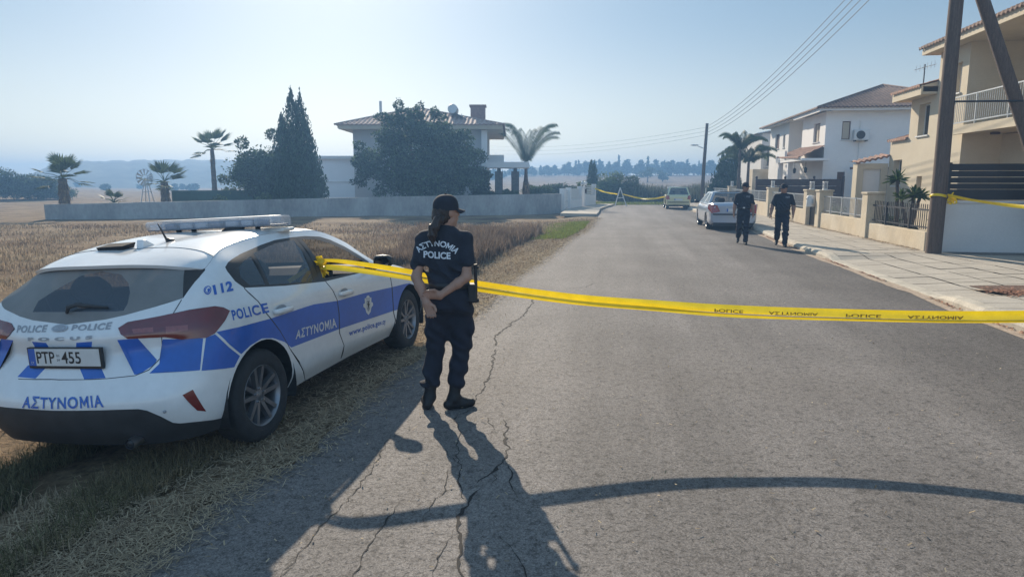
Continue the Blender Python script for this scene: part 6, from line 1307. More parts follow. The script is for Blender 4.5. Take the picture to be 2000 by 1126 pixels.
# ------------------------------------------------------------------ barrier tape
def tape_mat():
    m = mat('barrier_tape', (.88, .64, .015), .42, var=.10, vscale=9, trans=.28); return m
M_TAPE = tape_mat(); M_TAPEINK = mat('tape_print', (.20, .12, .012), .6)
def ribbon(P, width, n=160, tilt=lambda f: .25, wf=lambda f: 1., wob=.0, seed=1, up=(0, 0, 1)):
    """rows of 4 points across a tape of given width; tilt turns it away from upright"""
    C = catmull(P, n); rnd = random.Random(seed); ph = [rnd.uniform(0, 6) for _ in range(4)]; rows = []
    for i in range(n):
        f = i/(n-1); t = Vector(C[min(i+1, n-1)]-C[max(i-1, 0)]).normalized(); u = Vector(up); s = (u-t*u.dot(t)).normalized(); b = t.cross(s); a = tilt(f)
        w = s*math.cos(a)+b*math.sin(a); k = t.cross(w); cc = Vector(C[i])+Vector((0, 0, wob*math.sin(9*f+ph[0])+wob*.6*math.sin(23*f+ph[1])))
        rows.append([tuple(cc+w*width*wf(f)*(q-.5)+k*(.006*math.sin(q*5+13*f+ph[2]))) for q in (0, .33, .66, 1)])
    return rows
def main_tape():
    t = thing('barrier_tape', 'yellow barrier tape tied to the police car and stretched across the road', 'barrier tape', (0, 0, 0))
    S = lambda dz: [(-1.60, 5.56, 1.112+dz), (-1.36, 5.47, 1.108+dz), (-.92, 5.46, 1.047+dz*.9), (-.30, 5.42, .948+dz*.8), (.49, 5.40, .841+dz*.6), (1.14, 5.35, .796+dz*.45), (1.75, 5.26, .772+dz*.3), (2.48, 5.09, .778+dz*.1), (3.4, 4.78, .822), (4.6, 4.40, .93), (6.1, 4.0, 1.10)]
    b = MB(); b.grid(ribbon(S(.020), .062, 220, tilt=lambda f: .75*(1-min(1, f/.55))-.12, wf=lambda f: .55+.5*min(1, f/.6), seed=1))
    upper = b.build('tape_strand', M_TAPE, t, smooth=True)
    b = MB(); b.grid(ribbon([(x-.0, y-.022, z-.030-(.012 if x > 1.5 else 0)) for x, y, z in S(.0)], .05, 220, tilt=lambda f: -.5*(1-min(1, f/.5))+.35*min(1, f/.6), wf=lambda f: 1-.45*min(1, f/.65), seed=2)); b.build('tape_strand', M_TAPE, t, smooth=True)
    # half-hidden print along the right end of the upper strand
    C = catmull(S(.020), 600); cum = np.concatenate([[0], np.cumsum(np.linalg.norm(np.diff(C, axis=0), axis=1))])
    for s, x0, wd in (('POLICE', 1.62, .22), (AST, 2.02, .36), ('POLICE', 2.56, .24), (AST, 2.95, .36)):
        i0 = int(np.argmin(abs(C[:, 0]-x0))); vs, fs = text_obj(s, 1., .02, 0); xs = [p.x for p in vs]; ys = [p.y for p in vs]; a0, a1, b0, b1 = min(xs), max(xs), min(ys), max(ys); out = []
        for p in vs:
            d = cum[i0]+(p.x-a0)/(a1-a0)*wd; q = [np.interp(d, cum, C[:, k]) for k in range(3)]; h = (1-(p.y-b0)/(b1-b0))
            out.append((q[0], q[1]-.007, q[2]-.030+.027*h))
        MB().add(out, fs).build('lettering', M_TAPEINK, t)
    # the knot bunched round the pillar of the car door, with loose tails
    rnd = random.Random(4); K = MB()
    for j in range(7):
        P = [(-1.595+rnd.gauss(0, .028), 5.575+rnd.gauss(0, .03)-.02, 1.085+rnd.gauss(0, .045)) for _ in range(5)]; K.grid(ribbon(P, .05, 24, tilt=lambda f, j=j: j*.9+3*f, seed=j))
    K.grid(ribbon([(-1.60, 5.53, 1.10), (-1.615, 5.50, 1.04), (-1.59, 5.50, .985)], .10, 14, tilt=lambda f: 1.45, up=(1, 0, 0), seed=9)); K.grid(ribbon([(-1.62, 5.56, 1.11), (-1.72, 5.44, 1.04), (-1.80, 5.36, .985)], .035, 14, tilt=lambda f: .4))
    K.build('tape_knot', M_TAPE, t, smooth=True)
main_tape()
def pole_tape():
    t = thing('barrier_tape', 'yellow barrier tape tied round the thick pole and pulled off to the right', 'barrier tape', (0, 0, 0)); b = MB()
    ring = [(9.925+.172*math.cos(a), 15.8+.172*math.sin(a), 1.47+.02*math.sin(2*a)) for a in np.linspace(0, 2*math.pi*1.95, 40)]
    b.grid(ribbon(ring, .06, 60, tilt=lambda f: .25*math.sin(14*f), seed=3)); b.build('tape_wrap', M_TAPE, t, smooth=True)
    b = MB(); b.grid(ribbon([(10.05, 15.66, 1.47), (10.15, 14.9, 1.38), (10.2, 13.7, 1.295), (10.3, 12.2, 1.27), (10.4, 10.5, 1.3)], .075, 80, tilt=lambda f: .5*math.sin(7*f)+.2, seed=5)); b.build('tape_strand', M_TAPE, t, smooth=True)
    b = MB(); rnd = random.Random(8)
    for j in range(5): P = [(10.12+rnd.gauss(0, .04), 15.6+rnd.gauss(0, .03), 1.36+rnd.gauss(0, .06)) for _ in range(4)]; b.grid(ribbon(P, .05, 18, tilt=lambda f, j=j: j+3*f, seed=j))
    b.build('tape_knot', M_TAPE, t, smooth=True)
pole_tape()
def a_frame():
    t = thing('trestle', 'white a-shaped wooden trestle holding the far barrier tape', 'trestle', (8.05, 50.6, 0)); b = MB()
    for x, s in ((-.36, -1), (.50, 1)): b = MB(); b.tube([(x, 0, 0), (.0, .02*s, 1.36)], .04, 6); b.build('leg', M_FRAME, t)
    b = MB(); b.tube([(-.2, 0, .6), (.28, 0, .62)], .03, 6); b.build('crossbar', M_FRAME, t)
    t2 = thing('barrier_tape', 'far barrier tape hung from the white fence over the trestle to the green car', 'barrier tape', (0, 0, 0)); b = MB()
    b.grid(ribbon([(6.2, 50.9, 1.30), (7.0, 50.8, 1.02), (7.85, 50.55, .88)], .10, 40, tilt=lambda f: .6*math.sin(9*f), seed=2)); b.build('tape_strand', M_TAPE, t2, smooth=True)
    b = MB(); b.grid(ribbon([(8.2, 50.5, .90), (9.0, 48.8, .66), (9.7, 47.2, .62), (10.25, 45.6, .80)], .11, 40, tilt=lambda f: .6*math.sin(7*f+1), seed=3)); b.build('tape_strand', M_TAPE, t2, smooth=True)
a_frame()
# ------------------------------------------------------------------ plants
M_LEAFD = mat('leaf_dark', (.058, .088, .044), .75, var=.35, vscale=1.1, island=.65, trans=.32, spec=.15)  # per-leaf tone spread, widened to put lit clusters into the colour
M_LEAFM = mat('leaf_mid', (.065, .105, .040), .75, var=.25, vscale=1.5, island=.5, trans=.3, spec=.15)
M_LEAFL = mat('leaf_light', (.12, .165, .055), .75, var=.25, vscale=1.5, island=.45, trans=.35, spec=.15)
M_CYPR = mat('cypress_leaf', (.046, .074, .042), .8, var=.25, vscale=1.2, island=.5, trans=.15, spec=.1)
M_PALM = mat('palm_leaf', (.075, .105, .045), .6, island=.45, trans=.3, spec=.25)
M_DRYP = mat('palm_dry', (.20, .14, .085), .9, island=.4)
M_BARK = mat('bark', (.12, .09, .07), .95, var=.4, vscale=6, bump=.6, bscale=20)
M_STRAW = mat('straw', (.39, .305, .205), .9, var=.25, vscale=.5, island=.5, trans=.25, spec=.1, tcol=(.27, .20, .14))
M_STRAWP = mat('straw_pale', (.42, .335, .225), .9, island=.45, trans=.25, spec=.1)
M_WEED = mat('dry_weed', (.205, .155, .115), .95, var=.2, vscale=.9, island=.5, trans=.3, spec=.05)
M_GRASS = mat('green_grass', (.155, .148, .078), .85, var=.3, vscale=1.2, island=.55, trans=.35, spec=.1, tcol=(.26, .205, .12))
M_GRASSB = mat('bright_grass', (.20, .235, .06), .85, island=.4, trans=.35, spec=.1)
def rand_dirs(n, rng):
    v = rng.normal(size=(n, 3)); return v/np.linalg.norm(v, axis=1, keepdims=True)
def leaf_mesh(name, P, size, m, parent, rng, aspect=.5, up=0., out=None):
    """one small pointed leaf at every point"""
    n = len(P); a = rand_dirs(n, rng)
    if up: a = a*(1-abs(up))+np.array([0, 0, up]); a /= np.linalg.norm(a, axis=1, keepdims=True)
    b = np.cross(a, rand_dirs(n, rng)); b /= np.linalg.norm(b, axis=1, keepdims=True)+1e-9
    s = size*rng.uniform(.6, 1.4, (n, 1)); a = a*s; b = b*s*aspect
    V = np.stack([P-a, P-b*.9+a*.1, P+a, P+b*.9+a*.1], 1).reshape(-1, 3); F = np.arange(4*n).reshape(n, 4)
    return np_mesh(name, V, F, m, parent)
def clump_points(clumps, n, rng, shell=.45):
    """points thrown into a set of ellipsoids (x, y, z, rx, ry, rz), thicker towards their skins"""
    w = np.array([c[3]*c[4]*c[5] for c in clumps])**(2/3); k = rng.choice(len(clumps), n, p=w/w.sum()); C = np.array(clumps)[k]
    d = rand_dirs(n, rng); r = rng.uniform(shell, 1, (n, 1))**.6*(1+.12*rng.normal(size=(n, 1))); return C[:, :3]+d*r*C[:, 3:]
def sub_clumps(cx, cy, cz, rx, ry, rz, n, rng, f=.42):
    d = rand_dirs(n, rng)*rng.uniform(.45, .95, (n, 1)); s = rng.uniform(.65, 1.2, n)*f
    return [(cx+rx*a, cy+ry*b, cz+rz*c, rx*q, ry*q, rz*q*.85) for (a, b, c), q in zip(d, s)]
def limbs(trunk, ends, r0, mb=None):
    b = mb or MB(); b.tube(trunk, [r0*(1-.35*i/(len(trunk)-1)) for i in range(len(trunk))], 9)
    top = Vector(trunk[-1])
    for e in ends: e = Vector(e); b.tube([top, top.lerp(e, .5)+Vector((0, 0, -.1)), e], [r0*.55, r0*.35, r0*.12], 6)
    return b
def tree(label, loc, clumps, n, leaf, m, trunk, ends, r0, seed, name='tree', group=None, cat='tree', up=0., aspect=.5):
    t = thing(name, label, cat, loc, 0, group); rng = np.random.default_rng(seed)
    leaf_mesh('crown', clump_points(clumps, n, rng), leaf, m, t, rng, aspect, up); limbs(trunk, ends, r0).build('trunk', M_BARK, t, smooth=True); return t
# the large bushy tree before the hipped house
def big_tree():
    rng = np.random.default_rng(11); cl = []
    for c in ((-2.0, 0, 3.2, 2.3, 2.0, 1.7), (.4, -.2, 3.9, 2.6, 2.2, 2.0), (2.3, .1, 3.0, 2.2, 2.0, 1.7), (-.5, 0, 5.2, 1.9, 1.5, 1.1), (1.0, 0, 5.0, 1.7, 1.4, 1.0), (3.2, -.6, 1.9, 1.6, 1.5, 1.1), (.6, -.5, 1.9, 2.4, 1.6, 1.2), (-2.9, -.2, 2.2, 1.2, 1.2, .9), (1.9, .3, 4.6, 1.5, 1.3, .9)): cl += sub_clumps(*c, 13, rng, .36)
    cl += [(-1.0, 0, 6.35, .35, .35, .45), (.25, 0, 6.2, .35, .3, .4), (1.2, 0, 5.95, .35, .35, .35), (-3.5, 0, 4.0, .4, .4, .3), (-3.6, .1, 3.0, .5, .5, .4), (-2.2, -.5, 1.0, .45, .45, .7)]
    tree('large dense bushy tree overhanging the concrete wall and hiding the hipped house', (-5.9, 42.2, 0), cl+[(0, 0, 3.0, 2.9, 1.9, 1.9), (.5, 0, 1.6, 3.0, 1.6, 1.2)], 40000, .10, M_LEAFD, [(0, 0, -.2), (.1, 0, .9), (.2, 0, 1.6)], [(-2.2, 0, 3.2), (.4, 0, 4.8), (2.4, 0, 3.2), (3.2, -.5, 2), (-.6, 0, 5)], .28, 12)
big_tree()
def dark_tree():
    rng = np.random.default_rng(21); cl = sub_clumps(0, 0, 2.3, 1.8, 1.6, 1.6, 20, rng, .36)+sub_clumps(1.2, .2, 2.6, 1.5, 1.4, 1.7, 14, rng, .36)+[(-.9, 0, 4.0, .4, .4, .4), (.9, 0, 4.5, .45, .4, .35), (1.5, 0, 4.4, .4, .4, .4), (-2.1, 0, 1.9, .4, .4, .3), (-1.9, 0, 1.0, .5, .5, .5)]
    tree('rounded dark green tree directly left of the tall cypress', (-14.8, 40, 0), cl+[(.3, 0, 2.1, 2.1, 1.5, 1.6)], 18000, .095, M_LEAFD, [(0, 0, -.2), (0, 0, 1.2)], [(-1.2, 0, 2.4), (1.2, 0, 3), (0, 0, 3.4)], .2, 22)
dark_tree()
def cypress(label, loc, h, w, n, seed, tips=((0, 1.),), name='cypress_tree', group=None, leaf=.11, m=None):
    t = thing(name, label, 'tree', loc, 0, group); rng = np.random.default_rng(seed); P = []
    for (ox, hh) in tips:
        k = n//len(tips); z = 1-rng.uniform(.0, 1, k)**.62; z = np.where(rng.random(k) < .25, rng.uniform(0, .35, k), z); prof = np.clip((z+.10)/.26, 0, 1)**.6*(1-z**1.35)**.95; a = rng.uniform(0, 2*math.pi, k)
        r = w/2*prof*(rng.uniform(.12, 1, k)**.42)*(1+.15*np.sin(a*5+z*13+ox*7)+.10*np.sin(a*9-z*30)); zz = z*h*hh*(1+.03*rng.normal(size=k))
        P.append(np.stack([ox*(.35+.65*z)+r*np.cos(a), r*np.sin(a), .15+zz], 1))
    leaf_mesh('crown', np.concatenate(P), leaf, m or M_CYPR, t, rng, .38, .62); limbs([(0, 0, -.2), (0, 0, h*.5)], [], w*.05).build('trunk', M_BARK, t); return t
cypress('tall dense pointed cypress standing above the concrete wall', (-12.35, 39.2, 0), 6.75, 3.0, 24000, 31, ((-.15, 1.), (.35, .97), (-.75, .80), (.55, .78)))
cypress('slim upright cypress beside the hedge at the road end', (7.3, 62, 0), 3.6, 1.5, 4000, 33, ((-.12, 1.), (.2, .97)))
cypress('broad dark conifer left of the thin palm trunk', (16.3, 52.6, 0), 4.2, 2.5, 7000, 34, ((-.1, .9), (.35, 1.)))
cypress('narrow dark conifer half hidden by the palm trunk', (17.3, 53.2, 0), 4.1, 1.5, 4000, 35, ((0, 1.), (.2, .85)))
def fan_palm(label, loc, h, r, seed, nf=26, tr=.24, group='fan palms behind the concrete wall', lean=0., skirt=True):
    t = thing('fan_palm', label, 'palm', loc, 0, group); rng = random.Random(seed); b = MB()
    if h > .3:
        n = 14; pts = [(lean*(i/n)**1.5, 0, -.2+(h+.2)*i/n) for i in range(n+1)]; b.tube(pts, [tr*(1.12-.45*i/n)*(1+.10*(i % 2)) for i in range(n+1)], 12); o = b.build('trunk', M_BARK, t)
        d = MB()
        for k in range(90 if skirt else 20):
            z = h*rng.uniform(.35 if skirt else .7, 1.0); a = rng.uniform(0, 6.28); x, y = math.cos(a), math.sin(a); rr = tr*(1.1-.4*z/h); q = rng.uniform(.15, .32)
            d.add([(lean*(z/h)**1.5+x*rr-.05*y, y*rr+.05*x, z), (lean*(z/h)**1.5+x*rr+.05*y, y*rr-.05*x, z), (lean*(z/h)**1.5+x*(rr+.10), y*(rr+.10), z-q)], [(0, 1, 2)])
        d.build('dry_leaf_bases', M_DRYP, t)
    c = MB(); O = Vector((lean, 0, h)); els = [-.35+1.65*((k+.5)/nf)**.9 for k in range(nf)]; rng.shuffle(els)
    for k in range(nf):
        el = els[k]; a = 2*math.pi*k*.382+rng.gauss(0, .2); d = Vector((math.cos(a)*math.cos(el), math.sin(a)*math.cos(el), math.sin(el)))
        L = r*rng.uniform(.42, .58); q = O+d*L+Vector((0, 0, -.08*r*(1-el/1.4))); c.tube([O, O+d*L*.5+Vector((0, 0, .03)), q], [.018, .014, .010], 4)
        s = d.cross(Vector((0, 0, 1))).normalized(); u = s.cross(d).normalized(); fl = r*rng.uniform(.48, .62); n = 12
        for j in range(n):
            an = (j/(n-1)-.5)*2.3; dd = (d*math.cos(an)+s*math.sin(an)).normalized(); ll = fl*(1-.28*abs(j/(n-1)-.5)*2); m_ = q+dd*ll*.55+u*.03; e = q+dd*ll+Vector((0, 0, -.07*ll*rng.uniform(.2, 1.6))); w = dd.cross(u).normalized()*.036*r/1.2
            c.add([q, m_-w, e, m_+w], [(0, 1, 2, 3)])
    c.build('crown', M_PALM, t); return t
fan_palm('fan palm farthest left, at the open end of the concrete wall', (-22.7, 34.4, 0), 1.95, 1.55, 41, 17, .26)
fan_palm('fan palm next to the wind pump with a thick short trunk', (-19.2, 37.6, 0), 1.80, 1.45, 42, 15, .24)
fan_palm('tall fan palm rising behind the rounded dark tree', (-19.9, 45.5, 0), 3.9, 1.65, 43, 17, .17, skirt=False)
fan_palm('stemless small fan palm poking over the concrete wall', (-21.1, 35.9, 0), .72, .85, 44, 16, .12)
def feather_palm(label, loc, h, r, seed, nf=16, tr=.16, group=None, bulge=0., up=.6, lf=.6, dr=.5):
    t = thing('feather_palm', label, 'palm', loc, 0, group); rng = random.Random(seed); b = MB(); n = 12
    b.tube([(0, 0, -.2+(h+.2)*i/n) for i in range(n+1)], [tr*(1+bulge*math.exp(-((i/n-.45)/.22)**2))*(1-.35*i/n) for i in range(n+1)], 10); b.build('trunk', M_BARK, t, smooth=True)
    if bulge: d = MB(); [d.add([(x*tr*1.5-.1*y, y*tr*1.5+.1*x, z), (x*tr*1.5+.1*y, y*tr*1.5-.1*x, z), (x*tr*2.1, y*tr*2.1, z-.5)], [(0, 1, 2)]) for x, y, z in [(math.cos(k*2.4), math.sin(k*2.4), h*(.3+.3*k/22)) for k in range(22)]]; d.build('dry_leaf_bases', M_DRYP, t)
    c = MB(); O = Vector((0, 0, h)); els = [up+(1.5-up)*(k+.5)/nf for k in range(nf)]; rng.shuffle(els)
    for k in range(nf):
        a = 2*math.pi*k*.382+rng.gauss(0, .15); el = els[k]; d = Vector((math.cos(a), math.sin(a), 0)); L = r*rng.uniform(.85, 1.15); P = []
        for i in range(11): f = i/10; P.append(O+d*(L*math.cos(el)*f+.20*L*f*f)+Vector((0, 0, L*(math.sin(el)*f-dr*f**3))))
        c.tube(P, [.028*(1-.85*i/10) for i in range(11)], 4)
        for i in range(84):
            f = .12+.88*i/83; x = f*10; j = min(int(x), 9); p = P[j].lerp(P[j+1], x-j); tg = (P[j+1]-P[j]).normalized()
            for s_ in (1, -1):
                sd = tg.cross(Vector((0, 0, 1))).normalized()*s_; ll = lf*(1-.6*abs(f-.5)); dd = (sd*.55+tg*.35+Vector((0, 0, -.65-.3*rng.random()))).normalized(); w = tg*.015; m_ = p+dd*ll*.5
                c.add([p, m_-w, p+dd*ll, m_+w], [(0, 1, 2, 3)])
    c.build('crown', M_PALM, t); return t
feather_palm('tall feathery palm with drooping fronds right of the hipped house', (1.05, 51.5, 0), 3.05, 4.6, 58, 15, .16, bulge=1.0, up=1.08, lf=.55, dr=.37)
feather_palm('feathery palm with a long thin pale trunk beyond the saloon', (15.5, 46.6, 0), 3.95, 2.2, 52, 13, .13, up=.85, lf=.42)
feather_palm('shorter bushy palm just behind the thin palm trunk', (16.4, 47.4, 0), 3.1, 2.3, 53, 16, .13, up=.55, lf=.48)
def bush(label, loc, r, n, seed, m=None, leaf=.06, group=None, name='shrub', k=10, cat='shrub'):
    t = thing(name, label, cat, loc, 0, group); rng = np.random.default_rng(seed); rx, ry, rz = r
    P = clump_points(sub_clumps(0, 0, rz*.75, rx*.75, ry*.75, rz*.65, k, rng, .55)+[(0, 0, rz*.55, rx*.75, ry*.75, rz*.5)], n, rng); P[:, 2] = np.maximum(P[:, 2], .0); leaf_mesh('foliage', P, leaf, m or M_LEAFM, t, rng)
    limbs([(0, 0, -.15), (0, 0, rz*.5)], [(rx*.4, 0, rz*.8), (-rx*.4, 0, rz*.8)], .04).build('stem', M_BARK, t); return t
for i, (x, y, r, m, lb) in enumerate(((2.0, 54, (1.6, 1.4, 1.1), M_LEAFM, 'green shrub at the foot of the feathery palm'), (3.6, 56, (1.7, 1.2, 1.25), M_LEAFD, 'dark shrub right of the feathery palm trunk'), (5.0, 57, (1.3, 1.2, 1.05), M_LEAFD, 'dark low shrub behind the white fence slats'), (5.4, 52.5, (1.2, 1.0, 1.15), M_LEAFL, 'light green shrub above the white gate'),
        (8.3, 58.5, (1.5, 1.4, 1.5), M_LEAFM, 'green rounded shrub at the road end behind the trestle'), (10.1, 59, (2.0, 1.6, 1.75), M_LEAFD, 'broad dark rounded bush right of the trestle'), (8.6, 61.5, (1.9, 1.4, 1.95), M_LEAFL, 'tall yellowish shrub behind the dark bush'), (-16.6, 38.4, (.9, .7, .8), M_LEAFL, 'light green shrub under the rounded dark tree'), (-14.0, 38.4, (.5, .5, .9), M_LEAFL, 'small bright shrub topping the wall left of the cypress'), (-2.0, 45, (1.2, .9, 1.1), M_LEAFD, 'dark shrub at the corner column of the hipped house'), (-.2, 46.3, (.7, .6, .9), M_LEAFM, 'green shrub before the dark canopy columns'))): bush(lb, (x, y, 0), r, 6500, 60+i, m, .075)
# far left thicket and bushes in the plain
for i, (px_, d, rx, rz) in enumerate(((-.80, 60, 3.4, 2.3), (-.765, 62, 3.2, 2.1), (-.73, 63, 3.0, 1.9), (-.70, 65, 2.8, 1.6), (-.675, 66, 2.2, 1.3))):
    bush('dark thicket bush on the rise at the far left edge', (px_*d, d, float(terrain(px_*d, d))), (rx, 2.2, rz), 5200, 80+i, M_LEAFD, .10, 'thicket bushes at the far left')
rnd = random.Random(6)
for i in range(9):
    a = rnd.uniform(-.66, -.42); d = rnd.uniform(130, 195); s = rnd.uniform(.55, .95); bush('small dark tree in the plain below the left hill', (a*d, d, float(terrain(a*d, d))), (s*1.4, s, s*1.25), 260, 100+i, M_LEAFD, .28, 'small trees in the plain on the left', name='field_tree', k=5, cat='tree')
for i, (px_, d, s) in enumerate(((.199, 150, 1.9), (.221, 152, 1.3))):
    tree('lone rounded tree in the brown field' if i == 0 else 'smaller rounded tree in the brown field', (px_*d, d, float(terrain(px_*d, d))), sub_clumps(0, 0, s*1.15, s*1.25, s, s*.75, 8, np.random.default_rng(130+i), .5), 900, .16, M_LEAFD, [(0, 0, -.2), (0, 0, s)], [], .15, 131+i)
def ridge_forest():
    rng = np.random.default_rng(140); protos = []
    for k in range(5):
        tall = k >= 3; t = thing('ridge_tree', None, None); P = clump_points([(0, 0, 2.6+q*1.5, 1.9-q*.42, 1.7-q*.4, 1.1) for q in range(3+tall)] if not tall else [(0, 0, 1.5+q*1.6, 1.0-q*.17, .9-q*.16, 1.2) for q in range(5)], 420, rng, .2)
        c = leaf_mesh('crown', P, .42, M_LEAFD, t, rng, .6); MB().tube([(0, 0, -.5), (0, 0, 3)], [.2, .12], 5).build('trunk', M_BARK, t); protos.append((t, list(t.children)))
    n = 150
    for i in range(n):
        f = (i+.5)/n; a = -.035+f*.37+rng.normal()*.003; d = 205+rng.uniform(-8, 20); k = i % 5 if rng.random() < .45 else i % 3; o, ch = protos[k]
        if i < 5: t, cs = protos[i][0], protos[i][1]
        else:
            t = o.copy(); COL.objects.link(t); cs = []
            for c in ch: cc = c.copy(); COL.objects.link(cc); cc.parent = t
        t.location = (a*d, d, float(terrain(a*d, d))-.1); s = rng.uniform(.42, .76)*(1 if k < 3 else .95)*(.72 if f < .30 else 1.); t.scale = (s*rng.uniform(1.1, 1.9), s*1.2, s*rng.uniform(.8, 1.1)); t.rotation_euler = (0, 0, rng.uniform(0, 6))
        tag(t, 'dark tree in the row of conifers along the far ridge', 'tree', 'trees along the far ridge')
ridge_forest()
def blades(name, X, Y, H, W, m, seed, lean=.45, zf=None, base=0., flat=False):
    """thin grass blades as one mesh of slightly bent triangles"""
    rng = np.random.default_rng(seed); n = len(X); Z = (terrain(X, Y) if zf is None else np.full(n, zf))+base; a = rng.uniform(0, 2*math.pi, n); l = lean*rng.uniform(.1, 1, n)*H; b = rng.uniform(0, 2*math.pi, n)
    wx, wy = np.cos(b)*W/2, np.sin(b)*W/2; lx, ly = np.cos(a)*l, np.sin(a)*l
    if flat:
        dx, dy = np.cos(a)*H/2, np.sin(a)*H/2; wx, wy = -np.sin(a)*W/2, np.cos(a)*W/2; zz = rng.uniform(.002, .012, n); t1, t2 = rng.uniform(0, .02, n), rng.uniform(0, .02, n)
        V = np.stack([np.stack([X-dx+wx, Y-dy+wy, Z+zz+t1], 1), np.stack([X-dx-wx, Y-dy-wy, Z+zz+t1], 1), np.stack([X+dx-wx, Y+dy-wy, Z+zz+t2], 1), np.stack([X+dx+wx, Y+dy+wy, Z+zz+t2], 1)], 1).reshape(-1, 3)
        return np_mesh(name, V, np.arange(4*n).reshape(n, 4), m)
    mx, my, tz = X+lx*.36, Y+ly*.36, Z+H*(1-.25*l/H)
    V = np.stack([np.stack(q, 1) for q in ((X-wx, Y-wy, Z-.01), (X+wx, Y+wy, Z-.01), (mx+wx*.8, my+wy*.8, Z+H*.58), (mx-wx*.8, my-wy*.8, Z+H*.58), (X+lx+wx*.15, Y+ly+wy*.15, tz), (X+lx-wx*.15, Y+ly-wy*.15, tz))], 1).reshape(-1, 3)
    k = np.arange(n)[:, None]*6; return np_mesh(name, V, np.concatenate([k+np.array([0, 1, 2, 3]), k+np.array([3, 2, 4, 5])]), m)
def edge_x(y): return np.interp(y, [q[1] for q in road_left], [q[0] for q in road_left])
def grow():
    rng = np.random.default_rng(200)
    ex = lambda y: edge_x(y)
    def keep_off_car(x, y):
        dx, dy = x-CX, y-CY; f = dx*math.sin(CYAW)+dy*math.cos(CYAW); r = dx*math.cos(CYAW)-dy*math.sin(CYAW); return ~((f > -.95) & (f < 3.7) & (abs(r) < .98))
    # dry field: dense fine stalks, in drifts
    n = 170000; y = 5+27*rng.random(n)**1.25; x = -1.45*y*.62*rng.random(n)*1.35+ex(y)-1.0; x = np.where(rng.random(n) < .12, ex(y)-1-6*rng.random(n), x)
    d = vnoise(x*.55, y*.55, 5)*.6+vnoise(x*2.1, y*2.1, 6)*.4; k = (d+.35*rng.random(n) > .66) & (x > -33) & keep_off_car(x, y) & (y < 28+.3*(x+14)*(x > -14)); x, y, d = x[k], y[k], d[k]
    tag(blades('dry_grass', x, y, (.05+.10*rng.random(len(x)))*(.5+.8*d), .0045+.0011*y, M_STRAW, 201), None, None, kind='stuff')
    # tall brown weeds right of the car and before the wall
    n = 75000; y = 10.5+13*rng.random(n); x = ex(y)-1.15-(.25+.22*(y-10))*rng.random(n)-1.2*rng.random(n)*(y > 14); c = vnoise(x*1.3+3, y*.8, 8); k = c+.3*rng.random(n) > .42; x, y, c = x[k], y[k], c[k]
    tag(blades('dry_weeds', x, y, (.22+.45*rng.random(len(x)))*(.45+.75*c), .007+.0008*y, M_WEED, 202, .5), None, None, kind='stuff')
    # short straw and orange litter along the asphalt edge
    n = 60000; y = 2.2+32*rng.random(n)**1.9; w = .25+.9*rng.random(n)**1.6*(1+.03*y); x = ex(y)+.10*rng.normal(size=n)*(1+.02*y)-w+.25; k = keep_off_car(x, y) | (rng.random(n) < .5)
    tag(blades('straw_litter', x[k], y[k], .025+.075*rng.random(k.sum())**1.5, .0016+.0007*y[k], M_STRAWP, 203, flat=True, base=.03), None, None, kind='stuff')
    n = 40000; y = 2.0+30*rng.random(n)**1.7; x = ex(y)-.10-2.2*rng.random(n); k = keep_off_car(x, y); tag(blades('verge_grass', x[k], y[k], .03+.08*rng.random(k.sum()), .0035+.0009*y[k], M_STRAW, 204, 1.1), None, None, kind='stuff')
    # olive grass round the rear of the car
    n = 70000; y = 2.0+3.0*rng.random(n); x = -2.05-1.6*rng.random(n)+.25*(y-3)*.8; c = vnoise(x*2.2, y*2.2, 12); k = (c+.35*rng.random(n) > .62) & (x < ex(y)-.45); x, y = x[k], y[k]
    tag(blades('green_grass', x, y, .03+.13*rng.random(len(x))**1.5, .0042, M_GRASS, 205, .9), None, None, kind='stuff')
    n = 9000; y = 21+9*rng.random(n); x = ex(y)-.15-(.3+1.8*rng.random(n))*rng.random(n); tag(blades('green_verge', x, y, .05+.10*rng.random(n), .028, M_GRASSB, 206, .7), None, None, kind='stuff')
    # reeds and rough growth beyond the end of the road
    n = 30000; x = 9+34*rng.random(n); y = 57.5+9*rng.random(n)-.1*(x-9); c = vnoise(x*.35, y*.35, 14); tag(blades('rough_growth', x, y, (.7+1.1*rng.random(n))*(.55+.6*c), .075, mat('reed', (.105, .11, .06), .9, island=.5, trans=.25, var=.3, vscale=.4), 207, .35), None, None, kind='stuff')
    n = 6000; x = 6.6+7*rng.random(n); y = 53.4+3.5*rng.random(n); tag(blades('end_grass', x, y, .08+.2*rng.random(n), .04, M_GRASSB, 208, .6), None, None, kind='stuff')
    # dead leaves and dust in the right gutter, on the grating and at the wall foot
    K = kerb_line; n = 2600; i = rng.integers(0, len(K)-1, n); ky = np.array([p.y for p in K]); kx = np.array([p.x for p in K]); f = rng.random(n); y = ky[i]*(1-f)+ky[i+1]*f; x = kx[i]*(1-f)+kx[i+1]*f-.02-.05*rng.random(n)**2; g = (vnoise(y*1.7, y*0, 15) > .45) & (y > 7) & (y < 30)
    tag(blades('gutter_leaves', x[g], y[g], .03+.035*rng.random(g.sum()), .022, mat('dead_leaf', (.30, .13, .07), .9, island=.5), 209, flat=True, zf=.012), None, None, kind='stuff')
    n = 900; y = 16.5+16*rng.random(n); x = (7.5+.148*y)/.989-.03-.12*rng.random(n)**2; tag(blades('wall_foot_litter', x, y, .03+.05*rng.random(n), .03, M_STRAW, 210, flat=True, zf=.122), None, None, kind='stuff')
    n = 260; tag(blades('grating_leaves', 7.6+.35*rng.normal(size=n)*.5, 9.95+.18*rng.normal(size=n), .03+.04*rng.random(n), .03, MATS['dead_leaf'], 211, flat=True, zf=.13), None, None, kind='stuff')
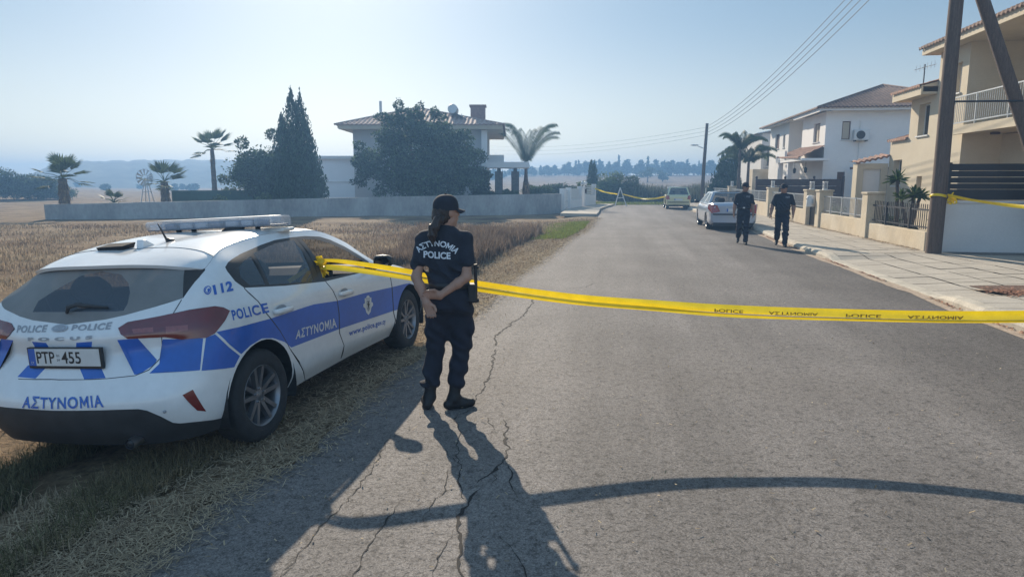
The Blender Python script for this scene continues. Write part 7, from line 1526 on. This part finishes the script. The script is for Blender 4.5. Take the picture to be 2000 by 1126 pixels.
    n = 900; y = 2.6+9*rng.random(n); x = ex(y)+.1+6*rng.random(n)**1.6; tag(blades('road_grit', x, y, .008+.014*rng.random(n)**3*2, .008, M_STRAWP, 212, flat=True, zf=.0), None, None, kind='stuff')
grow()
# ------------------------------------------------------------------ garden plants by the right wall
def yucca(label, u, v, heads, seed):
    t = thing('yucca', label, 'plant', st(u, v, .1), -SA, 'yuccas by the thick pier'); rng = random.Random(seed); b = MB(); c = MB()
    for (x, y, h, r) in heads:
        b.tube([(0, 0, -.2), (x*.4, y*.4, h*.5), (x, y, h)], [.07, .055, .045], 8)
        for k in range(46):
            a = rng.uniform(0, 6.28); el = rng.uniform(-.35, 1.4); d = Vector((math.cos(a)*math.cos(el), math.sin(a)*math.cos(el), math.sin(el))); s = d.cross(Vector((0, 0, 1))).normalized()*.028; o = Vector((x, y, h)); L = r*rng.uniform(.75, 1.1)
            c.add([o-s*.5, o+s*.5, o+d*L*.55+s+Vector((0, 0, .02)), o+d*L+Vector((0, 0, -.12*L)), o+d*L*.55-s+Vector((0, 0, .02))], [(0, 1, 2, 3, 4)])
    b.build('stem', M_BARK, t, smooth=True); c.build('leaves', M_LEAFM if seed % 2 else M_LEAFL, t)
yucca('spiky yucca with the highest head behind the thick pier', 21.5, 8.35, ((-.10, 0, 1.72, .42),), 71); yucca('lower broad-headed yucca beside the spiky one', 20.9, 8.45, ((.05, 0, 1.28, .40), (-.25, .1, 1.2, .35), (.25, .1, 1.25, .36)), 72)
for i, (u, v, r, lb) in enumerate(((20.4, 8.2, (.5, .35, .35), 'low dark shrub under the yuccas'), (18.5, 8.3, (.35, .35, .6), 'dark potted plant behind the pointed railings near the pole'), (23.2, 8.6, (.7, .5, .45), 'green hedge shrub behind the grey railing'), (30.5, 8.6, (1.6, .5, .7), 'green hedge behind the railing between the officers'))):
    p = st(u, v, .1); bush(lb, p, r, 1500, 150+i, M_LEAFD if i % 2 == 0 else M_LEAFM, .045)
# ------------------------------------------------------------------ wind pump and green fence behind the concrete wall
def wind_pump():
    t = thing('wind_pump', 'small old wind pump wheel beside the fan palm', 'wind pump', (-21.6, 40.2, 0)); b = MB()
    for x, y in ((-.35, -.35), (.35, -.35), (.35, .35), (-.35, .35)): b.tube([(x, y, -.1), (x*.15, y*.15, 2.0)], .025, 5)
    for z in (.6, 1.2): s = .35*(1-z/2.3); b.tube([(-s, -s, z), (s, -s, z), (s, s, z), (-s, s, z), (-s, -s, z)], .015, 4)
    b.build('tower', M_GALV, t); w = MB()
    for k in range(12):
        a = 2*math.pi*k/12; d = lambda r, o: (r*math.cos(a+o), -.12+.05*o, 2.02+r*math.sin(a+o)); w.add([d(.15, -.12), d(.15, .12), d(.50, .14), d(.50, -.14)], [(0, 1, 2, 3)])
    w.tube([(.5*math.cos(q), -.12, 2.02+.5*math.sin(q)) for q in np.linspace(0, 2*math.pi, 25)], .012, 4); w.tube([(.18*math.cos(q), -.12, 2.02+.18*math.sin(q)) for q in np.linspace(0, 2*math.pi, 17)], .012, 4); w.build('wheel', M_GALV, t)
    v = MB(); v.add([(.0, .1, 2.02), (.0, .7, 2.2), (0, .7, 1.84), (.012, .1, 2.02), (.012, .7, 2.2), (.012, .7, 1.84)], [(0, 1, 2), (5, 4, 3), (0, 3, 4, 1), (1, 4, 5, 2), (2, 5, 3, 0)]); v.build('tail_vane', M_GALV, t)
wind_pump()
b = MB(); b.box((0, 0, -.1), (4.6, .06, 1.25)); b.box((0, -.03, 1.25), (4.6, .09, 1.30)); o = b.build('mesh_fence', mat('green_netting', (.03, .075, .055), .8, var=.25, vscale=2)); o.location = (-19.3, 38.5, 0); o.rotation_euler = (0, 0, R(14)); tag(o, 'dark green netted fence behind the concrete wall', 'fence')
# ------------------------------------------------------------------ air
def build_haze():
    m = bpy.data.materials.new('haze_air'); m.use_nodes = True; nt = m.node_tree; nt.nodes.remove(nt.nodes['Principled BSDF'])
    v = nd(nt, 'ShaderNodeVolumePrincipled'); v.inputs['Color'].default_value = (.17, .34, .62, 1); v.inputs['Density'].default_value = .0038; v.inputs['Anisotropy'].default_value = .42
    nt.links.new(v.outputs[0], nt.nodes['Material Output'].inputs['Volume'])
    o = MB().box((-420, -45, -2.2), (420, 415, 12.6)).build('haze', m)
    tag(o, None, None, kind='stuff')
build_haze()
